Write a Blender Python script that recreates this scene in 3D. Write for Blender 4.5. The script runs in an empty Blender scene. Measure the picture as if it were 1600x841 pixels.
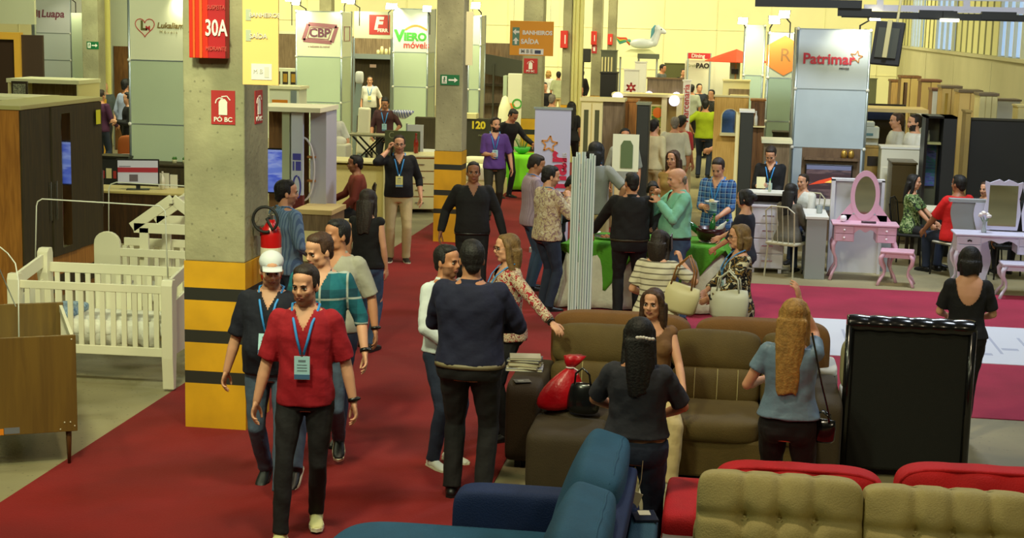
import bpy, bmesh, math, random
import numpy as np
from math import sin, cos, pi, radians, sqrt, atan2
from mathutils import Vector, Matrix, Euler, noise

random.seed(7)
SC = bpy.context.scene
COL = SC.collection

# ------------------------------------------------------------------ camera
F = 2400.0; HC = 3.27; PIT = radians(9.18); YAW = radians(7.96); ROLL = radians(1.4)
cd = bpy.data.cameras.new('camera'); cam = bpy.data.objects.new('camera', cd); COL.objects.link(cam)
cd.sensor_width = 36.0; cd.lens = 36.0 * F / 1600.0; cd.clip_end = 300
CR = Matrix.Rotation(YAW, 3, 'Z') @ Matrix.Rotation(pi/2 - PIT, 3, 'X') @ Matrix.Rotation(ROLL, 3, 'Z')
cam.matrix_world = Matrix.Translation((0, 0, HC)) @ CR.to_4x4()
SC.camera = cam

def ray(px, py): return CR @ Vector(((px - 800) / F, -(py - 420.5) / F, -1))
def G(px, py, z=0.0):            # point of the level z seen at a pixel
    r = ray(px, py); t = (z - HC) / r.z
    return Vector((r.x * t, r.y * t, z))
def W(px, py, Y):                # point of the wall-parallel plane at depth Y
    r = ray(px, py); t = Y / r.y
    return Vector((r.x * t, Y, HC + r.z * t))

# ------------------------------------------------------------------ render look
SC.view_settings.view_transform = 'Standard'
SC.view_settings.look = 'None'
SC.view_settings.gamma = 1.0
SC.view_settings.use_curve_mapping = False
SC.view_settings.exposure = -0.36
wd = bpy.data.worlds.new('world'); SC.world = wd; wd.use_nodes = True
wd.node_tree.nodes['Background'].inputs[0].default_value = (0.80, 0.85, 0.62, 1)
wd.node_tree.nodes['Background'].inputs[1].default_value = 0.035

def area(name, loc, size, energy, col, rot=(0, 0, 0), sy=None, spread=None):
    l = bpy.data.lights.new(name, 'AREA'); l.energy = energy; l.color = col
    l.shape = 'RECTANGLE' if sy else 'SQUARE'; l.size = size
    if sy: l.size_y = sy
    if spread: l.spread = radians(spread)
    o = bpy.data.objects.new(name, l); o.location = loc; o.rotation_euler = rot; COL.objects.link(o)
    return o
YEL = (1.0, 0.94, 0.55); GRN = (0.93, 1.0, 0.62); COOL = (0.78, 0.88, 1.0); WARM = (1.0, 0.84, 0.55)
# rows of area lights for unseen roof lamps, tilted to brighten camera-facing sides
for (x, y, s, e, c) in [
    (-18, 52, 3.0, 1250, YEL), (-6, 52, 3.0, 1250, YEL), (2, 50, 2.5, 1150, YEL),
    (-20, 38, 3.0, 1050, YEL), (-9, 40, 3.0, 1050, YEL), (0, 40, 2.5, 950, YEL),
    (-12, 28, 2.0, 640, GRN), (-5.5, 29, 2.0, 520, YEL), (2, 30, 2.0, 600, YEL),
    (-9, 19, 1.0, 250, GRN), (-3, 20, 1.0, 300, WARM), (2.5, 19.5, 1.2, 520, COOL),
    (-7.0, 9.5, 0.6, 130, GRN), (-1.2, 8.0, 0.6, 200, WARM), (3.4, 12.0, 1.0, 240, COOL)]:
    area('hall_and_fill_lamp', (x, y, 6.9), s, e*(.62 if y > 45 else .95 if y > 25 else 1), c, rot=(radians(32 if y > 25 else 12), 0, 0))
area('hall_and_fill_lamp', (-3.2, 5.5, 6.9), .8, 170, GRN, rot=(radians(55), 0, radians(8)), spread=85)  # added fill that brightens the big column and the cream sign
area('hall_and_fill_lamp', (-5.5, 2.5, 6.6), 0.8, 170, GRN, rot=(radians(48), 0, 0))  # added fill from the camera side for upright faces at the left
area('hall_and_fill_lamp', (2.5, 3.0, 6.6), 0.8, 120, WARM, rot=(radians(48), 0, 0))  # added fill from the camera side for upright faces at the right
# ------------------------------------------------------------------ materials
def lin(c):
    return tuple((v/255/12.92 if v/255 <= 0.04045 else ((v/255+0.055)/1.055)**2.4) for v in c)
MATS = {}
def M(name, col, rough=0.65, bump=0.0, bs=60, var=0.0, vs=3.0, metal=0.0, emit=0, trans=0, alpha=1, kind=None, c2=None, c3=None, sc=1.0, sheen=0, coat=0, ecol=None):
    if name in MATS: return MATS[name]
    m = bpy.data.materials.new(name); m.use_nodes = True
    nt = m.node_tree; N = nt.nodes; L = nt.links
    b = N['Principled BSDF']
    c = lin(col) + (1,)
    b.inputs['Base Color'].default_value = c
    b.inputs['Roughness'].default_value = rough
    b.inputs['Metallic'].default_value = metal
    if trans: b.inputs['Transmission Weight'].default_value = trans
    if alpha < 1: b.inputs['Alpha'].default_value = alpha
    if sheen: b.inputs['Sheen Weight'].default_value = sheen; b.inputs['Sheen Tint'].default_value = c; b.inputs['Sheen Roughness'].default_value = .35
    if coat: b.inputs['Coat Weight'].default_value = coat
    if emit:
        b.inputs['Emission Color'].default_value = (lin(ecol) + (1,)) if ecol else c
        b.inputs['Emission Strength'].default_value = emit
    tc = N.new('ShaderNodeTexCoord'); co = tc.outputs['Object']
    def noise_(s, d=3):
        n = N.new('ShaderNodeTexNoise'); n.inputs['Scale'].default_value = s; n.inputs['Detail'].default_value = d
        L.new(co, n.inputs['Vector']); return n.outputs['Fac']
    def ramp(fac, stops, interp='LINEAR'):
        r = N.new('ShaderNodeValToRGB'); r.color_ramp.interpolation = interp
        e = r.color_ramp.elements
        e[0].position, e[0].color = stops[0][0], stops[0][1]
        e[1].position, e[1].color = stops[1][0], stops[1][1]
        for p, cc in stops[2:]:
            q = e.new(p); q.color = cc
        L.new(fac, r.inputs[0]); return r.outputs[0]
    def mth(op, a, bb):
        n = N.new('ShaderNodeMath'); n.operation = op
        for i, v in enumerate((a, bb)):
            if v is None: continue
            if isinstance(v, (int, float)): n.inputs[i].default_value = v
            else: L.new(v, n.inputs[i])
        return n.outputs[0]
    def mix(f, a, bb):
        n = N.new('ShaderNodeMix'); n.data_type = 'RGBA'
        if isinstance(f, (int, float)): n.inputs[0].default_value = f
        else: L.new(f, n.inputs[0])
        for i, v in ((6, a), (7, bb)):
            if isinstance(v, tuple): n.inputs[i].default_value = v
            else: L.new(v, n.inputs[i])
        return n.outputs[2]
    out = None
    C2 = lin(c2) + (1,) if c2 else None; C3 = lin(c3) + (1,) if c3 else None
    def stripes(axis, freq, duty):
        s = N.new('ShaderNodeSeparateXYZ'); L.new(co, s.inputs[0])
        f = mth('FRACT', mth('MULTIPLY', s.outputs[axis], freq), None)
        return mth('LESS_THAN', f, duty)
    if kind == 'wood':
        mp = N.new('ShaderNodeMapping'); mp.inputs['Scale'].default_value = (14*sc, 14*sc, 1.2*sc); L.new(co, mp.inputs['Vector'])
        n = N.new('ShaderNodeTexNoise'); n.inputs['Scale'].default_value = 2.2; n.inputs['Detail'].default_value = 5; n.inputs['Distortion'].default_value = .6
        L.new(mp.outputs[0], n.inputs['Vector'])
        d = C2 or tuple(v*.6 for v in c[:3]) + (1,)
        out = ramp(n.outputs['Fac'], [(.35, d), (.65, c)])
    elif kind == 'plaid':
        a = stripes(2, 11*sc, .42); bb = stripes(0, 11*sc, .42); w = stripes(2, 11*sc, .08); w2 = stripes(0, 11*sc, .08)
        o1 = mix(mth('MULTIPLY', mth('ADD', a, bb), .5), c, C2)
        out = mix(mth('MULTIPLY', mth('MAXIMUM', w, w2), .75), o1, C3 or (1, 1, 1, 1))
    elif kind == 'stripeh': out = mix(stripes(2, 11*sc, .25), c, C2)
    elif kind == 'stripev': out = mix(stripes(0, 40*sc, .4), c, C2)
    elif kind == 'floral':
        v = N.new('ShaderNodeTexNoise'); v.inputs['Scale'].default_value = 16*sc; v.inputs['Detail'].default_value = 3; v.inputs['Distortion'].default_value = 1.5
        L.new(co, v.inputs['Vector'])
        out = ramp(v.outputs['Fac'], [(.0, C2), (.44, c), (.56, C3 or C2), (.62, c)], 'CONSTANT')
    elif kind == 'concrete':
        f = noise_(1.6*sc, 8); f2 = noise_(9*sc, 4)
        d = tuple(v*.62 for v in c[:3]) + (1,)
        out = ramp(f, [(.35, d), (.62, c)])
        out = mix(mth('MULTIPLY', f2, .35), out, tuple(v*.5 for v in c[:3]) + (1,))
        vor = N.new('ShaderNodeTexVoronoi'); vor.inputs['Scale'].default_value = 14; L.new(co, vor.inputs['Vector'])
        out = mix(mth('MULTIPLY', mth('LESS_THAN', vor.outputs['Distance'], .13), .6), out, tuple(v*.35 for v in c[:3]) + (1,))
    elif kind == 'carpet':
        f = noise_(.9, 6); f2 = noise_(5, 4)
        d = tuple(v*.66 for v in c[:3]) + (1,)
        out = ramp(f, [(.35, d), (.65, c)])
        out = mix(mth('MULTIPLY', f2, .3), out, tuple(v*.55 for v in c[:3]) + (1,))
    elif kind == 'picture':
        s = N.new('ShaderNodeSeparateXYZ'); L.new(co, s.inputs[0])
        n = N.new('ShaderNodeTexNoise'); n.inputs['Scale'].default_value = 3*sc; n.inputs['Detail'].default_value = 4
        mp = N.new('ShaderNodeMapping'); mp.inputs['Scale'].default_value = (1, 1, 4); L.new(co, mp.inputs['Vector']); L.new(mp.outputs[0], n.inputs['Vector'])
        out = ramp(n.outputs['Fac'], [(.35, c), (.47, C2), (.56, C3 or C2), (.66, c)])
    elif var:
        f = noise_(vs, 5)
        d = tuple(v*(1-var) for v in c[:3]) + (1,); e = tuple(min(1, v*(1+var*.5)) for v in c[:3]) + (1,)
        out = ramp(f, [(.35, d), (.65, e)])
    if out is not None:
        L.new(out, b.inputs['Base Color'])
        if emit and not ecol: L.new(out, b.inputs['Emission Color'])
    if bump:
        bn = N.new('ShaderNodeBump'); bn.inputs['Strength'].default_value = bump; bn.inputs['Distance'].default_value = .02
        L.new(noise_(bs, 3), bn.inputs['Height']); L.new(bn.outputs[0], b.inputs['Normal'])
    MATS[name] = m
    return m
def cloth(name, col, **k):
    k.setdefault('rough', .85); k.setdefault('bump', .55); k.setdefault('bs', 9); k.setdefault('var', .12); k.setdefault('vs', 5)
    return M(name, col, **k)

# ------------------------------------------------------------------ object helpers
def tag(o, label=None, cat=None, group=None, kind=None):
    if label: o['label'] = label
    if cat: o['category'] = cat
    if group: o['group'] = group
    if kind: o['kind'] = kind
    return o
def thing(name, label, cat, loc=(0, 0, 0), face=0, group=None):
    o = bpy.data.objects.new(name, None); COL.objects.link(o)
    o.empty_display_size = .1
    o.location = loc; o.rotation_euler = (0, 0, radians(face))
    return tag(o, label, cat, group)

class MB:
    def __init__(s): s.v = []; s.f = []; s.m = []; s.off = 0
    def add(s, vs, fs, m=0):
        o = len(s.v); s.v.extend([tuple(p) for p in vs]); s.f.extend([tuple(i+o for i in f) for f in fs]); s.m.extend([m]*len(fs)); return s
    def box(s, x0, x1, y0, y1, z0, z1, m=0, R=None):
        vs = [Vector((x, y, z)) for x in (x0, x1) for y in (y0, y1) for z in (z0, z1)]
        if R is not None: vs = [R @ v for v in vs]
        return s.add(vs, [(0, 1, 3, 2), (4, 6, 7, 5), (0, 4, 5, 1), (2, 3, 7, 6), (0, 2, 6, 4), (1, 5, 7, 3)], m)
    def bc(s, c, d, m=0, R=None):
        if R is None: return s.box(c[0]-d[0]/2, c[0]+d[0]/2, c[1]-d[1]/2, c[1]+d[1]/2, c[2]-d[2]/2, c[2]+d[2]/2, m)
        T = Matrix.Translation(c) @ R.to_4x4()
        return s.box(-d[0]/2, d[0]/2, -d[1]/2, d[1]/2, -d[2]/2, d[2]/2, m, T)
    def bar(s, a, b, w, d, m=0, up=(0, 0, 1)):           # beam from a to b with section w x d
        a = Vector(a); b = Vector(b); z = (b-a).normalized(); u = Vector(up)
        if abs(z.dot(u)) > .95: u = Vector((0, 1, 0))
        x = u.cross(z).normalized(); y = z.cross(x)
        vs = []
        for p in (a, b):
            for i, j in ((-1, -1), (1, -1), (1, 1), (-1, 1)): vs.append(p + x*i*w/2 + y*j*d/2)
        return s.add(vs, [(3, 2, 1, 0), (4, 5, 6, 7), (0, 1, 5, 4), (1, 2, 6, 5), (2, 3, 7, 6), (3, 0, 4, 7)], m)
    def rings(s, rs, m=0, cap=True):
        n = len(rs[0]); vs = [p for r in rs for p in r]; fs = []
        for i in range(len(rs)-1):
            for j in range(n):
                k = (j+1) % n
                fs.append((i*n+j, i*n+k, (i+1)*n+k, (i+1)*n+j))
        if cap: fs.append(tuple(range(n-1, -1, -1))); fs.append(tuple((len(rs)-1)*n+j for j in range(n)))
        return s.add(vs, fs, m)
    def tube(s, pts, rad, n=10, m=0, cap=True, flat=None):
        pts = [Vector(p) for p in pts]
        if not isinstance(rad, (list, tuple)): rad = [rad]*len(pts)
        rs = []; px = None
        for i, p in enumerate(pts):
            t = (pts[min(i+1, len(pts)-1)] - pts[max(i-1, 0)]).normalized()
            if px is None:
                u = Vector((0, 0, 1)) if abs(t.z) < .9 else Vector((0, 1, 0))
                px = u.cross(t).normalized()
            px = (px - t*px.dot(t)).normalized(); py = t.cross(px)
            fl = flat or 1
            rs.append([p + px*cos(a)*rad[i] + py*sin(a)*rad[i]*fl for a in [2*pi*j/n for j in range(n)]])
        return s.rings(rs, m, cap)
    def lathe(s, prof, c=(0, 0, 0), n=20, m=0):
        rs = [[Vector((c[0]+max(r, .0005)*cos(2*pi*j/n), c[1]+max(r, .0005)*sin(2*pi*j/n), c[2]+z)) for j in range(n)] for r, z in prof]
        return s.rings(rs, m)
    def ell(s, c, r, R=None, n=14, k=9, m=0):
        c = Vector(c); rs = []
        for i in range(k+1):
            t = pi*i/k; z = -cos(t); q = max(sin(t), .01)
            ring = []
            for j in range(n):
                a = 2*pi*j/n; v = Vector((r[0]*q*cos(a), r[1]*q*sin(a), r[2]*z))
                if R is not None: v = R @ v
                ring.append(c+v)
            rs.append(ring)
        return s.rings(rs, m)
    def prism(s, poly, a, b, plane='xz', m=0):            # polygon in a plane, extruded a..b on the third axis
        def P(u, v, w):
            return {'xz': (u, w, v), 'xy': (u, v, w), 'yz': (w, u, v)}[plane]
        n = len(poly); vs = [P(u, v, a) for u, v in poly] + [P(u, v, b) for u, v in poly]
        fs = [tuple(range(n)), tuple(range(2*n-1, n-1, -1))] + [(i, i+n, (i+1) % n + n, (i+1) % n) for i in range(n)]
        return s.add(vs, fs, m)
    def build(s, name, mats, parent=None, loc=None, rot=None, bevel=0, smooth=False, label=None, sub=0, seg=2, fix=True, auto=None):
        me = bpy.data.meshes.new(name); me.from_pydata(s.v, [], s.f)
        if not isinstance(mats, (list, tuple)): mats = [mats]
        for mm in mats: me.materials.append(mm)
        me.polygons.foreach_set('material_index', s.m)
        if fix:
            bm = bmesh.new(); bm.from_mesh(me); bmesh.ops.recalc_face_normals(bm, faces=bm.faces); bm.to_mesh(me); bm.free()
        if smooth: me.polygons.foreach_set('use_smooth', [True]*len(me.polygons))
        me.update()
        o = bpy.data.objects.new(name, me); COL.objects.link(o)
        if parent is not None: o.parent = parent
        if loc is not None: o.location = loc
        if rot is not None: o.rotation_euler = rot
        if bevel:
            b = o.modifiers.new('bevel', 'BEVEL'); b.width = bevel; b.segments = seg; b.limit_method = 'ANGLE'
            if smooth is False: pass
        if sub:
            u = o.modifiers.new('sub', 'SUBSURF'); u.levels = sub; u.render_levels = sub
        if label: o['label'] = label
        return o

DG = bpy.context.evaluated_depsgraph_get
def remesh(mb, vox, smooth=3, fac=.5):
    """union of the overlapping closed shapes in mb as one continuous surface"""
    me = bpy.data.meshes.new('tmp'); me.from_pydata(mb.v, [], mb.f)
    bm = bmesh.new(); bm.from_mesh(me); 
    bmesh.ops.recalc_face_normals(bm, faces=bm.faces); bm.to_mesh(me); bm.free()
    o = bpy.data.objects.new('tmp', me); TMPC.objects.link(o)
    r = o.modifiers.new('r', 'REMESH'); r.mode = 'VOXEL'; r.voxel_size = vox; r.adaptivity = 0
    if smooth:
        sm = o.modifiers.new('s', 'SMOOTH'); sm.factor = fac; sm.iterations = smooth
    TMPS.view_layers[0].update()
    ev = o.evaluated_get(TMPS.view_layers[0].depsgraph)
    out = bpy.data.meshes.new_from_object(ev)
    TMPC.objects.unlink(o); bpy.data.objects.remove(o); bpy.data.meshes.remove(me)
    return out
TMPS = bpy.data.scenes.new('workshop'); TMPC = TMPS.collection

def cushion(mb, c, d, tufts=(), puff=.25, p=5, n=22, R=None, m=0, dent=.045, dr=.07, seams=()):
    """soft box: c centre, d full size; tufts = (x,z) button spots on the -Y face in fractions of the half size"""
    hx, hy, hz = d[0]/2, d[1]/2, d[2]/2
    c = Vector(c); idx = {}; vs = []; fs = []
    def vert(i, j, k):
        key = (i, j, k)
        if key in idx: return idx[key]
        u, v, w = 2*i/n-1, 2*j/n-1, 2*k/n-1
        q = (abs(u)**p + abs(v)**p + abs(w)**p)**(1/p)
        u, v, w = u/q, v/q, w/q
        dep = 1 + puff*((1-u*u)*(1-w*w))
        y = v*dep
        P = Vector((u*hx, y*hy, w*hz))
        if tufts:
            for tx, tz in tufts:
                r2 = ((u-tx)*hx)**2 + ((w-tz)*hz)**2
                a = math.exp(-r2/(dr*dr))
                P.y -= (1 if v > 0 else -1)*a*dent*min(1, abs(v)*1.2)
        for ax, pos in seams:
            t = (u-pos)*hx if ax == 'x' else (w-pos)*hz
            f = math.exp(-t*t/(.026**2))*.024
            P.y -= (1 if v > 0 else -1)*f
            if ax == 'x': P.z *= (1-f*1.2)
        if R is not None: P = R @ P
        idx[key] = len(vs); vs.append(c+P); return idx[key]
    for a in range(n):
        for b in range(n):
            for (A, B) in ((0, 0), (n, 1)):
                for ax in range(3):
                    q = []
                    for (s, t) in ((a, b), (a+1, b), (a+1, b+1), (a, b+1)):
                        key = [0, 0, 0]; key[ax] = A; key[(ax+1) % 3] = s; key[(ax+2) % 3] = t
                        q.append(vert(*key))
                    if A == 0: q.reverse()
                    fs.append(tuple(q))
    return mb.add(vs, fs, m)

def text(parent, s, size, loc, mat, name='lettering', rot=(pi/2, 0, 0), bold=.0, sx=1.0, align='CENTER', ext=.003, label=None, shear=0):
    cu = bpy.data.curves.new('t', 'FONT'); cu.body = s; cu.size = size; cu.align_x = align; cu.align_y = 'CENTER'
    cu.extrude = ext; cu.offset = bold; cu.resolution_u = 3; cu.shear = shear
    o = bpy.data.objects.new('t', cu); TMPC.objects.link(o)
    TMPS.view_layers[0].update()
    me = bpy.data.meshes.new_from_object(o.evaluated_get(TMPS.view_layers[0].depsgraph))
    TMPC.objects.unlink(o); bpy.data.objects.remove(o)
    me.materials.clear(); me.materials.append(mat)
    q = bpy.data.objects.new(name, me); COL.objects.link(q); q.parent = parent
    q.location = loc; q.rotation_euler = rot; q.scale = (sx, 1, 1)
    if label: q['label'] = label
    return q

def copy_tree(o, parent=None):
    c = o.copy(); COL.objects.link(c)
    if parent is not None: c.parent = parent
    for ch in [x for x in o.children]: copy_tree(ch, c)
    return c
# ================================================================== STRUCTURE
cream = M('cream_wall', (226, 222, 176), .8, var=.06, vs=.6)
concrete = M('concrete_column', (172, 168, 132), .85, kind='concrete', bump=.25, bs=22)
mb = MB(); mb.box(-32, 6.2, -3, 60, -.12, 0)
tag(mb.build('floor', M('floor_concrete', (160, 150, 112), .62, kind='concrete', sc=.35, bump=.08, bs=40)), kind='structure')
mb = MB()
mb.box(-32, 6.2, 58, 58.2, 0, 8)
for i in range(20): mb.box(-31.9+i*1.95, -31.88+i*1.95, 57.97, 58, 0, 8)
for z in (1.6, 3.1, 4.6): mb.box(-32, 6.1, 57.97, 58, z, z+.03)
tag(mb.build('wall_back', cream), kind='structure')
mb = MB(); mb.box(-32.2, -32, -3, 58.2, 0, 8); tag(mb.build('wall_left', cream), kind='structure')
mb = MB(); mb.box(-32, 6.2, -3.2, -3, 0, 8); tag(mb.build('wall_front', M('dark_wall', (70, 68, 60), .9)), kind='structure')
mb = MB(); mb.box(-32.2, 6.4, -3.2, 58.2, 8, 8.15); tag(mb.build('ceiling', M('roof_sheet', (120, 118, 100), .9)), kind='structure')
# right wall: low panelled wall, ledge, vertical sheet cladding and window strips over it
mb = MB(); mb.box(5.9, 6.1, -3, 58, 0, 2.66)
for i in range(9): mb.box(5.885, 5.9, 6+i*6.2, 6.03+i*6.2, 0, 2.6)
mb.box(5.84, 6.1, -3, 58, 2.66, 2.74)
tag(mb.build('wall_right', M('grey_panel_wall', (176, 172, 140), .75, var=.08, vs=.7)), kind='structure')
mb = MB()
y = 20.0; k = 0
while y < 58:
    mb.box(6.02, 6.1, y, y+.9, 2.74, 8, 0); mb.box(5.99, 6.03, y+.9, y+.98, 2.74, 8, 1); y += 1.0
tag(mb.build('wall_right_cladding', [M('sheet_cladding', (206, 204, 150), .6), M('clad_rib', (120, 120, 90), .6)]), kind='structure')
for i, (y0, y1) in enumerate(((33.5, 36.3), (44, 47.5), (51.5, 54))):
    mb = MB(); mb.box(5.97, 6.0, y0, y1, 2.76, 6)
    for q in range(4):
        yy = y0+(y1-y0)*q/3; mb.box(5.9, 5.98, yy-.04, yy+.04, 2.74, 6, 1)
    tag(mb.build('window_%d' % (i+1), [M('daylit_glass', (150, 180, 225), .15, emit=.9, ecol=(120, 160, 225)), M('window_bar', (170, 176, 170), .5)]), kind='structure')
# roof beams at the upper right
mb = MB(); mb.bar(W(1315, 22, 24), W(1640, 30, 24), .08, .10); 
for px in (1335, 1462, 1560): mb.bar(W(px, 21+ (px-1315)*.025, 24)+Vector((-.25, 0, .02)), W(px, 21+(px-1315)*.025, 24)+Vector((.25, 0, .02)), .11, .12)
tag(mb.build('trim_1', M('black_steel', (26, 28, 26), .5)), 'black steel roof beam', kind='structure')
mb = MB(); mb.bar(W(1180, 4, 24), W(1346, 7, 24), .2, .12)
tag(mb.build('trim_2', MATS['black_steel']), kind='structure')
mb = MB(); mb.bar(W(1350, 12, 25), W(1640, 18, 25), .09, .1); mb.bar(W(1350, -6, 25), W(1640, -2, 25), .08, .1)
for px in (1375, 1510, 1640): mb.bar(W(px, -8, 25), W(px, 16, 25), .1, .1)
tag(mb.build('trim_3', M('pale_steel', (190, 190, 205), .4)), kind='structure')

a = W(1468, 34, 23.9); b = W(1496, 36, 23.9)
mb = MB(); mb.box(a.x, b.x, 23.7, 23.9, a.z, a.z+.05); t = mb.build('strip_lamp', M('lamp_white', (240, 240, 215), .4, emit=2.5, ecol=(255, 250, 215)), bevel=.01); tag(t, 'small white strip lamp fixed under the dark roof beam at the upper right', 'lamp')
mb = MB(); mb.box(a.x+.03, b.x-.03, 23.76, 23.84, a.z+.05, a.z+.16); mb.build('lamp_mount', M('black_steel', (26, 28, 26), .5), t)
# columns
yelp = M('yellow_paint', (214, 160, 20), .6, var=.18, vs=2.2); blkp = M('black_paint', (38, 38, 30), .6)
def column(i, x0, x1, y0, dep, H=8, bands=True, top=1.35, b0=((1.04, 1.14), (.70, .80), (.37, .47))):
    mb = MB(); mb.box(x0, x1, y0, y0+dep, top if bands else 0, H)
    o = mb.build('column', concrete, bevel=.012); tag(o, kind='structure')
    if bands:
        z = 0; segs = []
        for a, b in sorted(b0):
            segs.append((z, a, 0)); segs.append((a, b, 1)); z = b
        segs.append((z, top, 0)); mb = MB()
        e = .004
        for a, b, m in segs: mb.box(x0-e, x1+e, y0-e, y0+dep+e, a, b, m)
        q = mb.build('painted_bands', [yelp, blkp], parent=o)
    return o
c1a = G(291, 668); c1b = G(387, 671)
column(1, c1a.x, c1b.x, c1a.y, .62)
c2a = G(677, 378); column(2, c2a.x, c2a.x+.40, c2a.y, .42, b0=((1.08, 1.16), (.70, .78), (.43, .50)))
Y3 = 30.4; x = W(814, 187, Y3).x; column(3, x, x+.40, Y3, .42)
Y4 = 41; x = W(922, 145, Y4).x; column(4, x, x+.26, Y4, .4)
x = W(876, 165, 36).x; column(5, x, x+.20, 36, .3)
x = W(947, 120, 48).x; column(6, x, x+.26, 48, .4, bands=False)
x = W(130, 150, 32).x; column(7, x, x+.36, 32, .4)
x = W(499, 8, 45).x; column(8, x, x+.36, 45, .4, bands=False)
# pipes beside the thin column
mb = MB()
for dx, r in ((.26, .035), (.34, .05), (.44, .05)):
    mb.tube([(W(876, 165, 36).x+dx, 36, 0), (W(876, 165, 36).x+dx, 36, 7.9)], r, 8)
tag(mb.build('drain_pipes', M('pipe_paint', (206, 200, 130), .5)), 'pale vertical pipes running up beside the thin column with the red box', 'pipe')

# ------------------------------------------------------------------ carpets
red = M('red_carpet', (136, 13, 10), .95, kind='carpet', bump=.3, bs=90)
mag = M('magenta_carpet', (170, 40, 74), .95, kind='carpet', bump=.3, bs=90)
mb = MB(); mb.box(-4.72, -1.56, -1, 57, 0, .008)
tag(mb.build('aisle_carpet', red), 'long red carpet running along the main aisle under the walking visitors', 'carpet')
mb = MB(); mb.box(-1.56, 5.9, 13.25, 19.75, 0, .008)
tag(mb.build('cross_carpet', mag), 'crimson pink carpet crossing in front of the pink dressing table', 'carpet')
mb = MB(); mb.box(1.0, 5.9, 15.5, 17.5, .008, .014)
for i in range(14):
    mb.box(1.3+i*.31, 1.33+i*.31, 15.6+.2*(i % 3), 16.9, .014, .0152, 1)
    mb.box(1.35+i*.31, 1.52+i*.31, 15.9+.3*(i % 4), 16.0+.3*(i % 4), .014, .0152, 1)
tag(mb.build('printed_runner', [M('vinyl_white', (214, 218, 232), .5), M('vinyl_grey', (176, 182, 205), .5)]), 'white printed vinyl runner lying across the crimson pink carpet', 'floor graphic')

# ================================================================== FURNITURE BUILDERS (local: front faces -Y, origin at the base)
white = M('white_lacquer', (222, 222, 214), .4)
lav = M('white_cool', (214, 212, 226), .4)
dwood = M('dark_wood', (74, 46, 22), .45, kind='wood', c2=(44, 26, 12))
mwood = M('mid_wood', (128, 88, 46), .5, kind='wood', c2=(96, 62, 30))
lwood = M('light_wood', (206, 174, 104), .5, kind='wood', c2=(180, 146, 82))
gwood = M('grey_wood', (132, 112, 84), .5, kind='wood', c2=(104, 86, 62))
black = M('black_gloss', (16, 16, 15), .3)
blackm = M('black_matt', (20, 20, 18), .7)
chrome = M('chrome', (200, 205, 205), .25, metal=1)
alu = M('aluminium', (176, 190, 196), .35, metal=.8)
mirr = M('mirror_glass', (220, 226, 222), .04, metal=1)
panelw = M('fabric_panel', (222, 226, 196), .7)
panelg = M('frosted_panel', (186, 202, 172), .35, var=.05, vs=.8)
panelb = M('cool_panel', (196, 208, 214), .5, var=.05, vs=.8)

def wardrobe(name, label, loc, face, w, d, h, body, door, nd=2, side=None, top=None, mirror=(), handles=True, drawers=0, cat='wardrobe', group=None, mi=.05):
    t = thing(name, label, cat, loc, face, group)
    mb = MB(); e = .02
    mb.box(-w/2, w/2, 0, d, .06, h)
    mb.box(-w/2+.03, w/2-.03, .03, d-.03, 0, .06)
    mb.build('carcass', side or body, t, bevel=.004)
    mb = MB(); mb.box(-w/2-.02, w/2+.02, -.03, d, h, h+.045); mb.build('top_board', top or body, t, bevel=.004)
    z0 = .08 + (.42 if drawers else 0); dw = w/nd
    for i in range(nd):
        x0 = -w/2+i*dw+.006; x1 = -w/2+(i+1)*dw-.006
        y = -.022 - (.018 if i % 2 else 0)
        mb = MB(); mb.box(x0, x1, y, -.002, z0, h-.01)
        if i in mirror: mb.box(x0+mi, x1-mi, y-.005, y, z0+.08, h-.09, 1)
        dd = mb.build('door', [door, mirr], t, bevel=.003)
        if handles:
            mb = MB(); hx = x1-.05 if i % 2 == 0 else x0+.05
            mb.bar((hx, y-.02, h*.42), (hx, y-.02, h*.62), .015, .015); mb.bar((hx, y, h*.44), (hx, y-.02, h*.44), .012, .012); mb.bar((hx, y, h*.60), (hx, y-.02, h*.60), .012, .012)
            mb.build('door_handle', chrome, dd)
    for r in range(drawers):
        for i in range(2):
            mb = MB(); mb.box(-w/2+i*w/2+.008, -w/2+(i+1)*w/2-.008, -.02, 0, .08+r*.2, .27+r*.2)
            dr = mb.build('drawer', door, t, bevel=.003)
            mb = MB(); xc = -w/4+i*w/2; mb.bar((xc-.1, -.035, .18+r*.2), (xc+.1, -.035, .18+r*.2), .012, .012); mb.build('drawer_handle', chrome, dr)
    return t

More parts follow.
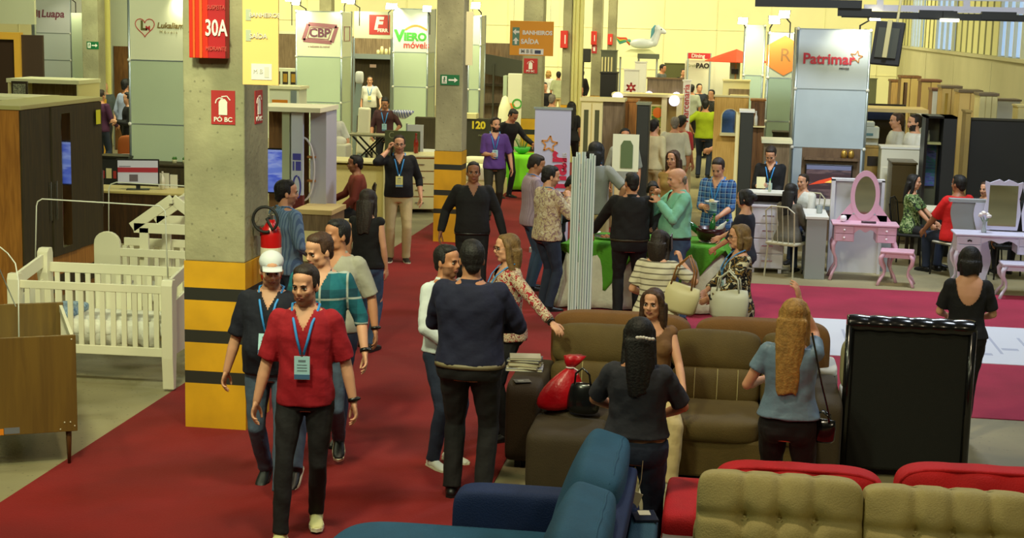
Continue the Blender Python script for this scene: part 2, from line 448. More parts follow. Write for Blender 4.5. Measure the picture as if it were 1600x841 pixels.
def chest(name, label, loc, face, w, d, h, body, front, n=4, cols=1, cat='chest of drawers', knob=chrome, legs=.06, topm=None):
    t = thing(name, label, cat, loc, face)
    mb = MB(); mb.box(-w/2, w/2, 0, d, legs, h-.03); mb.build('carcass', body, t, bevel=.004)
    mb = MB(); mb.box(-w/2-.015, w/2+.015, -.03, d+.01, h-.03, h); mb.build('top_board', topm or body, t, bevel=.005)
    for x in (-w/2+.04, w/2-.04):
        for y in (.04, d-.04):
            mb = MB(); mb.bar((x, y, 0), (x, y, legs+.01), .045, .045); mb.build('foot', body, t)
    dh = (h-.05-legs)/n
    for c in range(cols):
        for r in range(n):
            x0 = -w/2+c*w/cols+.008; x1 = -w/2+(c+1)*w/cols-.008
            mb = MB(); mb.box(x0, x1, -.02, 0, legs+.01+r*dh, legs+(r+1)*dh-.008); dr = mb.build('drawer', front, t, bevel=.004)
            mb = MB(); xc = (x0+x1)/2; zc = legs+(r+.55)*dh; q = min(.07, (x1-x0)*.25)
            mb.bar((xc-q, -.04, zc), (xc+q, -.04, zc), .014, .014); mb.bar((xc-q, -.02, zc), (xc-q, -.04, zc), .01, .01); mb.bar((xc+q, -.02, zc), (xc+q, -.04, zc), .01, .01)
            mb.build('drawer_handle', knob, dr)
    return t

def table(name, label, loc, face, w, d, h, topm, legm, cat='table', th=.035, leg=.05, panels=False):
    t = thing(name, label, cat, loc, face)
    mb = MB(); mb.box(-w/2, w/2, -d/2, d/2, h-th, h); mb.build('tabletop', topm, t, bevel=.006)
    if panels:
        for x in (-w/2+.03, w/2-.06): mb = MB(); mb.box(x, x+.035, -d/2+.03, d/2-.03, 0, h-th); mb.build('side_panel', legm, t, bevel=.004)
        mb = MB(); mb.box(-w/2+.06, w/2-.06, -.02, .01, .25, h-th); mb.build('modesty_panel', legm, t)
    else:
        for x in (-w/2+leg, w/2-leg):
            for y in (-d/2+leg, d/2-leg):
                mb = MB(); mb.bar((x, y, 0), (x, y, h-th), leg, leg); mb.build('leg', legm, t, bevel=.004)
    return t

def tower(name, label, loc, w, d, h, topm, lowm, seams, side=True, cat='booth tower', lamps=0):
    """square exhibition tower: four aluminium posts with infill panels, printed panel on top"""
    t = thing(name, label, cat, loc)
    for x in (0, w):
        for y in (0, d):
            mb = MB(); mb.tube([(x, y, 0), (x, y, h+.02)], .022, 8); mb.build('post', alu, t, smooth=True)
    zs = [0] + sorted(seams) + [h]
    for i in range(len(zs)-1):
        m = topm if i == len(zs)-2 else lowm
        mb = MB(); mb.box(.02, w-.02, -.006, .006, zs[i]+.008, zs[i+1]-.008); mb.box(.02, w-.02, d-.006, d+.006, zs[i]+.008, zs[i+1]-.008)
        mb.box(-.006, .006, .02, d-.02, zs[i]+.008, zs[i+1]-.008); mb.box(w-.006, w+.006, .02, d-.02, zs[i]+.008, zs[i+1]-.008)
        mb.build('panel', m, t)
    mb = MB()
    for z in zs[1:]:
        for a, b in (((0, 0), (w, 0)), ((w, 0), (w, d)), ((0, d), (w, d)), ((0, 0), (0, d))): mb.bar((a[0], a[1], z), (b[0], b[1], z), .016, .02)
    mb.build('rail', alu, t)
    mb = MB()
    for z in zs[1:]:
        for x in (0, w): mb.ell((x, -.02, z), (.03, .03, .03), n=8, k=6)
    mb.build('clamp', M('clamp_white', (225, 225, 215), .5), t, smooth=True)
    return t

def spot(loc, face=180, tilt=-35, arm=.35, label='', e=60, col=(1, .93, .6), glow=60):
    """halogen floodlight on a bracket; its lens gives the light"""
    t = thing('floodlight', label, 'spotlight', loc, face, 'halogen floodlights on the booth towers')
    mb = MB(); mb.bar((0, 0, .01), (0, 0, -.45), .02, .02); mb.build('stem', blackm, t)
    mb = MB(); mb.bar((0, 0, 0), (0, -arm, .12), .018, .018); mb.build('bracket', blackm, t)
    R = Matrix.Rotation(radians(tilt), 3, 'X')
    mb = MB(); T = Matrix.Translation((0, -arm, .14)) @ R.to_4x4()
    mb.add([T @ Vector(p) for p in ((-.11, -.02, -.08), (.11, -.02, -.08), (.11, -.02, .08), (-.11, -.02, .08), (-.06, .09, -.04), (.06, .09, -.04), (.06, .09, .04), (-.06, .09, .04))],
           [(0, 1, 5, 4), (1, 2, 6, 5), (2, 3, 7, 6), (3, 0, 4, 7), (4, 5, 6, 7), (0, 3, 2, 1)])
    mb.build('lamp_housing', blackm, t, bevel=.005)
    mb = MB(); mb.box(-.095, .095, -.03, -.018, -.068, .068, 0, T)
    mb.build('lens', M('hot_lens', (255, 244, 190), .3, emit=glow, ecol=(255, 240, 170)), t)
    return t
# ================================================================== PEOPLE (local: faces -Y, left hand +X, origin between the feet)
SK = {n: M('skin_'+n, c, .55, var=.06, vs=9) for n, c in dict(light=(214, 158, 124), tan=(186, 128, 92), brown=(150, 98, 68), dark=(104, 66, 46)).items()}
eyew = M('eye_white', (176, 168, 156), .4); eyed = M('eye_dark', (28, 18, 12), .2); lipm = M('lip_red', (150, 88, 74), .6)
HAIR = {n: M('hair_'+n, c, .62, bump=.3, bs=80, var=.3, vs=30) for n, c in dict(black=(15, 12, 11), dark=(38, 26, 18), brown=(66, 42, 24), blond=(172, 132, 66), olive=(120, 92, 50), grey=(120, 112, 100)).items()}
STUB = {n: M('stubble_'+n, c, .7) for n, c in dict(light=(168, 120, 92), tan=(140, 96, 68), brown=(98, 66, 48), dark=(62, 42, 32)).items()}
V = Vector
def ik(root, tgt, l1, l2, pole):
    root = V(root); tgt = V(tgt); d = tgt-root; L = d.length
    mx = (l1+l2)*.999
    if L > mx: tgt = root+d*(mx/L); d = tgt-root; L = mx
    if L < .12: d = d.normalized()*.12; tgt = root+d; L = .12
    a = (l1*l1-l2*l2+L*L)/(2*L); h = sqrt(max(l1*l1-a*a, 0)); n = d/L
    p = V(pole); p = (p-n*p.dot(n))
    p = p.normalized() if p.length > 1e-4 else V((0, 1, 0))
    return root+n*a+p*h, tgt
def limb(mb, pts, rad, m=0, n=12):
    """tapered round-ended chain"""
    P = []; Rr = []
    for i in range(len(pts)-1):
        a, b = V(pts[i]), V(pts[i+1])
        for s in (0, .33, .66): P.append(a.lerp(b, s)); Rr.append(rad[i]*(1-s)+rad[i+1]*s)
    P.append(V(pts[-1])); Rr.append(rad[-1])
    mb.tube(P, Rr, n, m)
    for p, r in zip(pts, rad): mb.ell(p, (r, r, r), n=10, k=8, m=m)
def hand(mb, w, d, nrm, side, k=1.0, curl=.35, m=0, n=7, fist=0):
    """palm, four fingers of unequal length and a thumb; d direction, nrm palm normal, side +1 left"""
    d = V(d).normalized(); nrm = V(nrm); nrm = (nrm-d*nrm.dot(d))
    nrm = nrm.normalized() if nrm.length > 1e-3 else V((1, 0, 0)).cross(d).normalized()
    s = d.cross(nrm)*side          # towards the thumb
    w = V(w)
    R = Matrix((s, nrm, d)).transposed()
    mb.ell(w+d*.05*k, (.041*k, .016*k, .058*k), R, 10, 8, m)
    mb.ell(w+d*.015*k, (.029*k, .021*k, .035*k), R, 10, 8, m)
    for i, (off, L) in enumerate(((.029, .070), (.010, .078), (-.010, .073), (-.028, .058))):
        b = w + d*(.088-.006*abs(i-1))*k + s*off*k
        c = curl*(1+.15*i) + fist
        p = [b]; a = c*.6
        for q, f in enumerate((.42, .32, .26)):
            dirv = d*cos(a) + nrm*sin(a) + s*off*.8
            p.append(p[-1]+dirv.normalized()*L*f*k); a += c*.9
        mb.tube(p, [.0092*k, .0088*k, .0080*k, .0066*k], n, m)
        mb.ell(p[-1], (.0066*k,)*3, n=6, k=5, m=m); mb.ell(p[1], (.009*k,)*3, n=6, k=5, m=m)
    b = w+d*.028*k+s*.026*k+nrm*.006*k
    p = [b, b+(s*.75+d*.55+nrm*.3).normalized()*.036*k]
    p.append(p[-1]+(s*.35+d*.8+nrm*(.35+fist*.3)).normalized()*.03*k); p.append(p[-1]+(d*.9+nrm*(.4+fist*.4)).normalized()*.024*k)
    mb.tube(p, [.0135*k, .0115*k, .010*k, .0075*k], n, m); mb.ell(p[-1], (.0076*k,)*3, n=6, k=5, m=m)
def sring(c, rx, ry, n=24, p=2.4):
    o = []
    for j in range(n):
        a = 2*pi*j/n; x, y = cos(a), sin(a)
        q = (abs(x)**p+abs(y)**p)**(1/p)
        o.append(V((c[0]+x/q*rx, c[1]+y/q*ry, c[2])))
    return o

def person(label, loc, face, H=1.72, sex='m', skin='tan', top=None, bot=None, hair=('short', 'black'), shoes=None,
           L=None, R=None, legs=None, lean=0, side=0, head=(0, 0), w=1.0, belly=0, det=1, sit=None, tuck=False,
           lanyard=None, glasses=False, beard=0, cap=None, belt=None, watch=None, group=None, noleg=False, twist=0, scoop=False):
    """top = (material, sleeve 0..1, hem z, looseness[, collar]);  bot = (material, leg width[, hem z]);
       L / R = dict(h=(x,y,z) wrist target, pole=..., n=palm normal, curl=..); legs = ((x,y,z),(x,y,z)) ankles R,L"""
    k = H/1.75
    vox = {2: .0085, 1: .012, 0: .019}[det]
    t = thing('person', label, 'person', loc, face, group)
    fem = sex == 'f'
    t.scale = (k, k, k)
    pz = .93 if sit is None else sit/k + .09
    off = V((0, 0, pz-.93)) if sit is not None else V((0, 0, 0))
    la, sa, tw = radians(lean), radians(side), radians(twist)
    def B(p, full=False):
        p = V(p); z = p.z-.95
        f = 1 if full else max(0, min(1, (z+.02)/.28)); f = f*f*(3-2*f) if not full else 1
        Rm = Matrix.Rotation(sa*f, 3, 'Y') @ Matrix.Rotation(la*f, 3, 'X') @ Matrix.Rotation(tw*f, 3, 'Z')
        c = V((0, 0, .95)); return c + Rm @ (p-c) + off
    hs = .145 if fem else .162; hs *= (.6+.4*w)
    # torso sections: z, rx, ry, yshift
    if fem: S = [(.80, .155, .10, .0), (.87, .178, .118, .01), (.93, .180, .118, .01), (1.02, .150, .100, 0), (1.10, .130, .090, 0), (1.20, .138, .095, 0), (1.30, .152, .108, -.004), (1.37, .150, .098, 0), (1.41, .130, .082, .005), (1.445, .095, .068, .008), (1.475, .066, .058, .008), (1.50, .052, .052, .005)]
    else: S = [(.80, .150, .10, .0), (.87, .170, .112, .005), (.93, .172, .114, .005), (1.02, .160, .108, 0), (1.10, .155, .105, 0), (1.20, .165, .112, 0), (1.30, .183, .122, 0), (1.36, .182, .115, 0), (1.405, .162, .098, .005), (1.445, .122, .084, .008), (1.47, .082, .068, .008), (1.50, .062, .062, .005)]
    def tsec(z):
        for i in range(len(S)-1):
            if S[i][0] <= z <= S[i+1][0]:
                f = (z-S[i][0])/(S[i+1][0]-S[i][0]); a = [S[i][q]*(1-f)+S[i+1][q]*f for q in range(4)]; break
        else: a = list(S[0] if z < S[0][0] else S[-1])
        rx, ry, ys = a[1]*w*(1 if fem else .95) if z < 1.46 else a[1], a[2]*(w*.6+.4), a[3]
        bl = belly*math.exp(-((z-1.08)/.13)**2)
        return rx+bl*.25, ry+bl*.5, ys-bl*.5
    def ring(z, e=0, n=24):
        rx, ry, ys = tsec(z); return [B(p) for p in sring((0, ys, z), rx+e, ry+e, n)]
    def torso(mb, z0, z1, e, flare=0, m=0):
        zs = [z0]+[z for z in np.arange(.82, 1.50, .04) if z0+.015 < z < z1-.01]+[z1]
        rs = []
        for z in zs:
            f = flare*max(0, min(1, (1.25-z)/.35)); rs.append(ring(z, e+f))
        mb.rings(rs, m)
        if fem:
            for s in (-1, 1): 
                c = B((s*.064*w, -.072*w-e*.3, 1.275)); mb.ell(c, (.070*w+e*.6, .056+e*.6, .072+e*.6), n=12, k=8)
    # limbs
    A, Fo = (.27, .245) if fem else (.29, .26)
    arms = {}
    for nm, sg, sp in (('R', -1, R), ('L', 1, L)):
        sp = sp or {}
        sh = B((sg*hs, .005, 1.398 if not fem else 1.385))
        tg = sp.get('h', (sg*(.228 if not fem else .205)*(.5+.5*w), -.04, .885))
        tg = (V(tg)+off) if not sp.get('abs') else V(tg)
        if not sp.get('h') and (lean or side): tg = V((0, sh.y, 0))+V((tg.x, tg.y*.6, tg.z))
        el, wr = ik(sh, tg, A, Fo, sp.get('pole', (sg*.5, 1, -.2)))
        d = (wr-el).normalized(); d = V(sp['d']).normalized() if 'd' in sp else d
        arms[nm] = (sh, el, wr, d, V(sp.get('n', (-sg, -.2, 0))), sp.get('curl', .35), sp.get('fist', 0))
    lg = {}
    hipw = .092*(.7+.3*w)
    if legs is None: legs = ((-.11, .02, .085), (.11, -.02, .085))
    for nm, sg, an in (('R', -1, legs[0]), ('L', 1, legs[1])):
        hip = V((sg*hipw, .0, .90))+off
        pole = V(an[3]) if len(an) > 3 else V((sg*.12, -1, .0))
        if sit is not None: pole = V((sg*.15, -1, .9))
        kn, ak = ik(hip, an[:3], .425, .415, pole)
        lg[nm] = (hip, kn, ak)
    # ---- head
    nb = B((0, .012, 1.47)); yaw, pit = radians(head[0]), radians(head[1])
    HB = (Matrix.Rotation(sa, 3, 'Y') @ Matrix.Rotation(la, 3, 'X') @ Matrix.Rotation(tw, 3, 'Z')).lerp(Matrix.Identity(3), .45)
    HR = Matrix.Rotation(yaw, 3, 'Z') @ HB @ Matrix.Rotation(pit, 3, 'X')
    hc = nb + (HB @ V((0, -.014, .058))) + HR @ V((0, -.012, .078))
    hk = .96 if fem else 1.0
    def Hd(x, y, z): return hc + HR @ (V((x, y, z))*hk)
    body = MB()
    torso(body, .82, 1.50, -.006 if not scoop else .004)
    body.tube([nb+V((0, 0, -.03)), Hd(0, .018, -.045)], [.064 if not fem else .052, .058 if not fem else .047], 14)
    if not fem: body.tube([B((-.12, .015, 1.405)), B((0, .02, 1.47)), B((.12, .015, 1.405))], [.035, .055, .035], 10)
    E = lambda x, y, z, a, b, c, q=None: body.ell(Hd(x, y, z), (a*hk, b*hk, c*hk), HR if q is None else HR @ q, 14, 10)
    E(0, .014, .030, .074, .095, .088); E(0, -.020, -.025, .062, .072, .088); E(0, -.012, .055, .066, .085, .060)
    E(0, -.052, -.092, .030, .030, .024); E(-.036, -.018, -.066, .026, .045, .035); E(.036, -.018, -.066, .026, .045, .035)
    E(0, -.070, -.048, .032, .024, .030); E(0, -.082, .024, .048, .018, .014)
    for s in (-1, 1): E(s*.036, -.060, -.022, .024, .028, .022); E(s*.076, .012, -.012, .009, .019, .031)
    if det > 0:
        body.tube([Hd(0, -.090, .012), Hd(0, -.104, -.016), Hd(0, -.112, -.028)], [.008*hk, .011*hk, .014*hk], 8); E(0, -.100, -.031, .018, .013, .010)
    for nm in ('R', 'L'):
        sh, el, wr, d, nn, cu, fi = arms[nm]; q = .86 if fem else 1.0
        q *= (.5+.5*w)
        body.ell(sh, (.056*q, .056*q, .056*q))
        limb(body, [sh, sh.lerp(el, .5), el, el.lerp(wr, .35), wr], [.052*q, .046*q, .039*q, .040*q, .0265*q])
    if not noleg:
        for nm in ('R', 'L'):
            hip, kn, ak = lg[nm]
            limb(body, [hip, hip.lerp(kn, .5), kn, kn.lerp(ak, .3), ak], [.082, .070, .052, .050, .034])
    hm = MB()
    if det < 2:
        for nm, sg in (('R', -1), ('L', 1)):
            sh, el, wr, d, nn, cu, fi = arms[nm]; hand(hm, wr, d, nn, sg, .98 if not fem else .88, cu, 0, 6, fi)
        hme = None
    me = remesh(body, vox, 3 if det == 2 else 2, .45)
    mats = [SK[skin], eyew, eyed, lipm, STUB[skin], HAIR[hair[1]]]
    ex = MB()
    if det == 2:
        hb = MB()
        for nm, sg in (('R', -1), ('L', 1)):
            sh, el, wr, d, nn, cu, fi = arms[nm]; hand(hb, wr, d, nn, sg, .98 if not fem else .9, cu, 0, 8, fi)
        hme = remesh(hb, .0042, 2, .35)
    else: ex.add(hm.v, hm.f, 0)
    if det > 0:
        for s in (-1, 1):
            ex.ell(Hd(s*.031, -.0835, .002), (.0150, .0075, .0078), HR, 10, 8, 1)
            ex.ell(Hd(s*.031, -.0890, .002), (.0066, .0036, .0066), HR, 8, 6, 2)
            ex.tube([Hd(s*.013, -.0995, .020), Hd(s*.030, -.0985, .026), Hd(s*.047, -.085, .019)], [.0035, .0042, .0022], 6, 5)
            ex.tube([Hd(s*.016, -.089, .0085), Hd(s*.031, -.0925, .0115), Hd(s*.047, -.080, .006)], [.0022, .0026, .0016], 6, 2)
        ex.tube([Hd(-.025, -.085, -.058), Hd(-.01, -.0955, -.0535), Hd(.01, -.0955, -.0535), Hd(.025, -.085, -.058)], [.003, .0055, .0055, .003], 8, 3)
        ex.tube([Hd(-.023, -.084, -.061), Hd(0, -.0945, -.066), Hd(.023, -.084, -.061)], [.003, .0062, .003], 8, 3)
    # merge everything into the one body mesh
    nv = len(me.vertices); co = np.empty(nv*3, 'f'); me.vertices.foreach_get('co', co); co = co.reshape(-1, 3)
    polys = [tuple(p.vertices) for p in me.polygons]; mi = []
    inv = HR.transposed(); hcv = np.array(hc); iv = np.array(inv)
    if beard:
        cen = np.array([co[list(p)].mean(0) for p in polys])
        loc_ = (cen-hcv) @ iv.T / hk
        x, y, z = loc_.T
        bd = (y < .0) & (z > -.125) & (z < -.030) & ((z < -.042-.0*x) | (np.abs(x) > .05)) & ~((np.abs(x) < .022) & (z > -.072) & (z < -.045)) & (np.abs(x) < .08)
        bd &= ~((z > -.045) & (np.abs(x) < .045)) 
        mi = list(np.where(bd, 5 if beard == 2 else 4, 0))
    else: mi = [0]*len(polys)
    vs = [tuple(c) for c in co]
    if det == 2:
        o0 = len(vs); vs += [tuple(v.co) for v in hme.vertices]; polys += [tuple(i+o0 for i in p.vertices) for p in hme.polygons]; mi += [0]*len(hme.polygons)
    o0 = len(vs); vs += ex.v; polys += [tuple(i+o0 for i in f) for f in ex.f]; mi += ex.m
    fin = bpy.data.meshes.new('body'); fin.from_pydata(vs, [], polys)
    for q in mats: fin.materials.append(q)
    fin.polygons.foreach_set('material_index', [int(q) for q in mi]); fin.polygons.foreach_set('use_smooth', [True]*len(polys)); fin.update()
    bo = bpy.data.objects.new('body', fin); COL.objects.link(bo); bo.parent = t
    def part(name, mb, mat, vx=vox, sm=2, label=None, fold=0):
        me = remesh(mb, vx, sm, .45); 
        if fold and det == 2:
            a = np.empty(len(me.vertices)*3, 'f'); me.vertices.foreach_get('co', a); a = a.reshape(-1, 3)
            no = np.empty(len(me.vertices)*3, 'f'); me.vertices.foreach_get('normal', no); no = no.reshape(-1, 3)
            rs = random.random()*9
            f = np.sin(a[:, 2]*31+5*np.sin(a[:, 0]*9+rs)+4*np.sin(a[:, 1]*11))*.5+np.sin(a[:, 2]*53+a[:, 0]*37+rs+3*np.sin(a[:, 1]*17))*.3
            a += no*(f*fold)[:, None]; me.vertices.foreach_set('co', a.ravel())
        me.materials.clear(); me.materials.append(mat)
        me.polygons.foreach_set('use_smooth', [True]*len(me.polygons)); me.update()
        o = bpy.data.objects.new(name, me); COL.objects.link(o); o.parent = t
        if label: o['label'] = label
        return o
    # ---- trousers / skirt
    if bot and not noleg:
        lw = bot[1]; hz = bot[2] if len(bot) > 2 else .11
        tb = MB()
        wz = 1.0 if not tuck else 1.03
        te = .006 if not tuck else .018
        torso_z = [z for z in np.arange(.83, wz+.001, .035)]
        tb.rings([ring(z, te) for z in torso_z])
        for s in (-1, 1): tb.ell(V((s*.075*w, .052, .885))+off, (.088*w, .078, .092))
        for nm in ('R', 'L'):
            hip, kn, ak = lg[nm]
            end = kn.lerp(ak, (kn.z-hz)/max(.05, kn.z-ak.z)) if sit is None else kn.lerp(ak, .93)
            if hz < .2: end = ak+V((0, 0, -.0))+(ak-kn).normalized()*.02
            limb(tb, [hip+V((0, .005, .0)), hip.lerp(kn, .35), kn.lerp(hip, .15), kn, kn.lerp(end, .35), kn.lerp(end, .9)], [.098*(.4+.6*w), .088*(.5+.5*w), .064*lw, .061*lw, .062*lw, .052*lw])
            tb.tube([kn.lerp(end, .85), end], [.053*lw, .056*lw], 14)
        part('trousers', tb, bot[0], fold=.0035)
    # ---- top
    if top:
        tm, sl, hem, loose = top[:4]
        tt = MB(); e = .016
        torso(tt, hem, 1.455 if not fem else 1.428, e, loose)
        for nm in ('R', 'L'):
            sh, el, wr, d, nn, cu, fi = arms[nm]; q = (.86 if fem else 1.0)*(.5+.5*w)
            tt.ell(sh, (.066*q, .068*q, .064*q)); tt.tube([B((0, .01, 1.37)), sh+V((0, 0, -.004))], [.085, .062*q], 12)
            if sl > 0:
                full = [sh, sh.lerp(el, .5), el, el.lerp(wr, .5), wr]
                rr = [.070*q, .064*q, .054*q, .052*q, .043*q]
                if sl < .6:
                    f = sl/.5
                    tt.tube([sh, sh.lerp(el, f*.5), sh.lerp(el, f)], [.071*q, .069*q, .067*q], 14)
                elif sl < .95:
                    f = (sl-.5)/.5
                    limb(tt, [sh, sh.lerp(el, .5), el], [.070*q, .062*q, .054*q]); tt.tube([el, el.lerp(wr, f)], [.054*q, .049*q], 12)
                else:
                    limb(tt, full[:4], rr[:4]); tt.tube([full[3], full[4]], [rr[3], rr[4]], 12)
        if len(top) > 4 and top[4]:
            rs = [[B((0, .008, 1.475))+ (p-V((0, 0, 0))) for p in sring((0, 0, z), r, r*1.02, 18)] for z, r in ((-.045, .098), (-.008, .078), (.014, .070))]
            tt.rings([[V(p) for p in r] for r in rs])
        so_ = part('shirt' if not fem else 'blouse', tt, tm, fold=.004)
        vcut = (not fem and len(top) > 4 and abs(lean) < 5 and det > 0) or (fem and det == 2 and not scoop)
        if vcut:
            bm = bmesh.new(); bm.from_mesh(so_.data); oz = off.z
            def inv_(c):
                z = c.z-oz
                return c.y < -.01 and (z > 1.345 and abs(c.x) < .052*(z-1.345)/.10 if not fem else ((c.x/.085)**2+((z-1.455)/.085)**2 < 1))
            bmesh.ops.delete(bm, geom=[f for f in bm.faces if inv_(f.calc_center_median())], context='FACES'); bm.to_mesh(so_.data); bm.free()
        if scoop:
            bm = bmesh.new(); bm.from_mesh(so_.data)
            bmesh.ops.delete(bm, geom=[f for f in bm.faces if f.calc_center_median().y > -.02 and (f.calc_center_median().x/.115)**2+((f.calc_center_median().z-1.46)/.24)**2 < 1], context='FACES')
            bm.to_mesh(so_.data); bm.free()
    # ---- belt
    if belt:
        bb = MB(); hz_ = top[2] if top else 1.0; r0 = ring(hz_-.020, .026, 28); r1 = ring(hz_+.010, .024, 28); bb.rings([r0, r1]); bb.build('belt', belt, t, smooth=True)
    # ---- shoes
    if shoes and not noleg:
        for nm, sg in (('R', -1), ('L', 1)):
            hip, kn, ak = lg[nm]
            z0 = ak.z-.085; fy = radians(8*sg)
            Rf = Matrix.Rotation(fy, 3, 'Z')
            if z0 > .03: Rf = Rf @ Matrix.Rotation(radians(28), 3, 'X')
            sb = MB(); o = ak+V((0, 0, 0))
            P = lambda x, y, z: o + Rf @ V((x, y, z))
            pts = [(.05, .034, .028), (.02, .038, .036), (-.04, .040, .034), (-.10, .046, .026), (-.15, .044, .021), (-.185, .030, .016)]
            rs = []
            for y, rx, rz in pts: rs.append([P(rx*cos(a), y, -.083+rz+rz*sin(a)) for a in [2*pi*j/14 for j in range(14)]])
            sb.rings(rs); sb.ell(P(0, .045, -.05), (.034, .032, .034)); sb.tube([P(0, 0, -.06), P(0, 0, .01)], [.046, .043], 12)
            so = part('shoe', sb, shoes[0], min(vox, .009))
            so2 = MB(); outl = [(-.034, .06), (-.042, -.03), (-.048, -.10), (-.036, -.175), (0, -.198), (.036, -.175), (.048, -.10), (.042, -.03), (.034, .06), (0, .078)]
            so2.rings([[P(x, y, -.085) for x, y in outl], [P(x, y, -.062) for x, y in outl]]); so2.build('sole', shoes[1], so)
    # ---- hair
    hn, hcx = hair[0], HAIR[hair[1]]
    if hn != 'none':
        hb = MB(); e = .0
        HE = lambda x, y, z, a, b, c: hb.ell(Hd(x, y, z), (a*hk, b*hk, c*hk), HR, 14, 10)
        if hn in ('short', 'crop'):
            q = 0 if hn == 'crop' else .008
            HE(0, .030, .046, .079+q*.6, .090+q, .083+q); HE(0, .045, .012, .075+q*.4, .070+q, .070); HE(0, .075, -.035, .052, .034+q, .050)
            HE(0, -.014, .092, .066, .060, .036+q)
            for s in (-1, 1): HE(s*.069, -.004, .022, .011, .022, .034)
        elif hn == 'bald':
            HE(0, .060, .0, .074, .052, .045); HE(0, .075, -.035, .052, .034, .045)
        else:
            HE(0, .028, .045, .085, .094, .088); HE(0, .055, .0, .082, .068, .085); HE(0, -.022, .090, .066, .056, .034)
            for s in (-1, 1): hb.tube([Hd(s*.05, -.045, .088), Hd(s*.079, -.02, .03), Hd(s*.082, .0, -.06)], [.022, .026, .026], 10)
        if hn in ('long', 'mid', 'verylong', 'bob'):
            Ln = {'bob': .12, 'mid': .2, 'long': .34, 'verylong': .47}[hn]
            n = 7; rs = []; spine = []
            for i in range(n):
                f = i/(n-1); z = -.0-Ln*f
                wy = .095 - .012*f if hn in ('bob',) else .098-.030*f*f
                # follow head first, then hang straight down the back
                p = Hd(0, .035, 0) + V((0, 0, z)); bk = HR @ V((0, 1, 0)); bk = V((bk.x, bk.y, 0)).normalized(); sd = V((-bk.y, bk.x, 0))
                p += bk*((.022 if hn in ('bob', 'mid') else .025+.065*f) + .01*sin(f*pi))
                ry = (.074-.022*f) if hn in ('bob', 'mid') else (.062-.034*f)
                ring_ = []
                for j in range(20):
                    a = 2*pi*j/20; wob = 1+.03*sin(a*5+f*4)
                    ring_.append(p+sd*wy*cos(a)*wob+bk*ry*sin(a)*wob+V((0, 0, -.02*sin(a*4) if i == n-1 else 0)))
                rs.append(ring_)
            hb.rings(rs); HE(0, .045, -.05, .080, .066, .075)
            if hn != 'bob':
                for s in (-1, 1):
                    hb.tube([Hd(s*.078, -.012, .0), Hd(s*.084, -.005, 0)+V((0, 0, -.09)), Hd(s*.090, .02, 0)+V((0, 0, -.17)), Hd(s*.088, .045, 0)+V((0, 0, -Ln*.8))], [.026, .028, .026, .018], 10)
            else:
                for s in (-1, 1): hb.tube([Hd(s*.075, -.015, .02), Hd(s*.086, -.012, 0)+V((0, 0, -.05)), Hd(s*.082, -.012, 0)+V((0, 0, -.11))], [.026, .030, .024], 10)
        if hn == 'bun': HE(0, .13, .035, .046, .042, .044)
        if hn == 'ponytail': hb.tube([Hd(0, .11, .03), Hd(0, .15, -.02), Hd(0, .14, -.02)+V((0, 0, -.12)), Hd(0, .12, 0)+V((0, 0, -.26))], [.028, .036, .034, .014], 12)
        me = remesh(hb, min(vox, .010), 2, .4)
        a = np.empty(len(me.vertices)*3, 'f'); me.vertices.foreach_get('co', a); a = a.reshape(-1, 3)
        no = np.empty(len(me.vertices)*3, 'f'); me.vertices.foreach_get('normal', no); no = no.reshape(-1, 3)
        l = (a-hcv) @ iv.T; ang = np.arctan2(l[:, 0], l[:, 1])
        a += no*(np.sin(ang*26+np.sin(l[:, 2]*30)*1.5)*.0013)[:, None]; me.vertices.foreach_set('co', a.ravel())
        me.materials.clear(); me.materials.append(hcx); me.polygons.foreach_set('use_smooth', [True]*len(me.polygons)); me.update()
        ho = bpy.data.objects.new('hair', me); COL.objects.link(ho); ho.parent = t
    if cap:
        cb = MB(); T = lambda x, y, z: Hd(x, y, z)
        cb.ell(T(0, .016, .066), (.087, .106, .074), HR, 18, 10); cb.build('cap', cap, t, smooth=True)
        cb = MB(); rs = []
        for f in range(7):
            a = -1.0+f*2.0/6; rs.append(a)
        top_, botm = [], []
        o = [T(sin(a)*.082, -.072-.02*cos(a)*.5, .058) for a in rs]; q = [T(sin(a)*.080, -.12-.045*cos(a), .042+.0*a) for a in rs]
        vs = o+q+[p+HR @ V((0, 0, -.006)) for p in o+q]; n = 7; fs = []
        for i in range(6): fs += [(i, i+1, n+i+1, n+i), (2*n+i, 3*n+i, 3*n+i+1, 2*n+i+1), (n+i, n+i+1, 3*n+i+1, 3*n+i), (i, 2*n+i, 2*n+i+1, i+1)]
        fs += [(0, n, 3*n, 2*n), (n-1, 3*n-1, 4*n-1, 2*n-1)]
        cb.add(vs, fs); cb.build('cap_brim', cap, t, smooth=True)
    if glasses:
        gb = MB(); 
        for s in (-1, 1):
            c = [Hd(s*.032+.020*cos(a), -.103, .0+.015*sin(a)) for a in [2*pi*j/14 for j in range(15)]]; gb.tube(c, .0022, 5, cap=False)
            gb.tube([Hd(s*.052, -.100, .005), Hd(s*.080, -.02, .006)], .002, 5)
        gb.tube([Hd(-.012, -.106, .003), Hd(.012, -.106, .003)], .002, 5); gb.build('glasses', blackm, t)
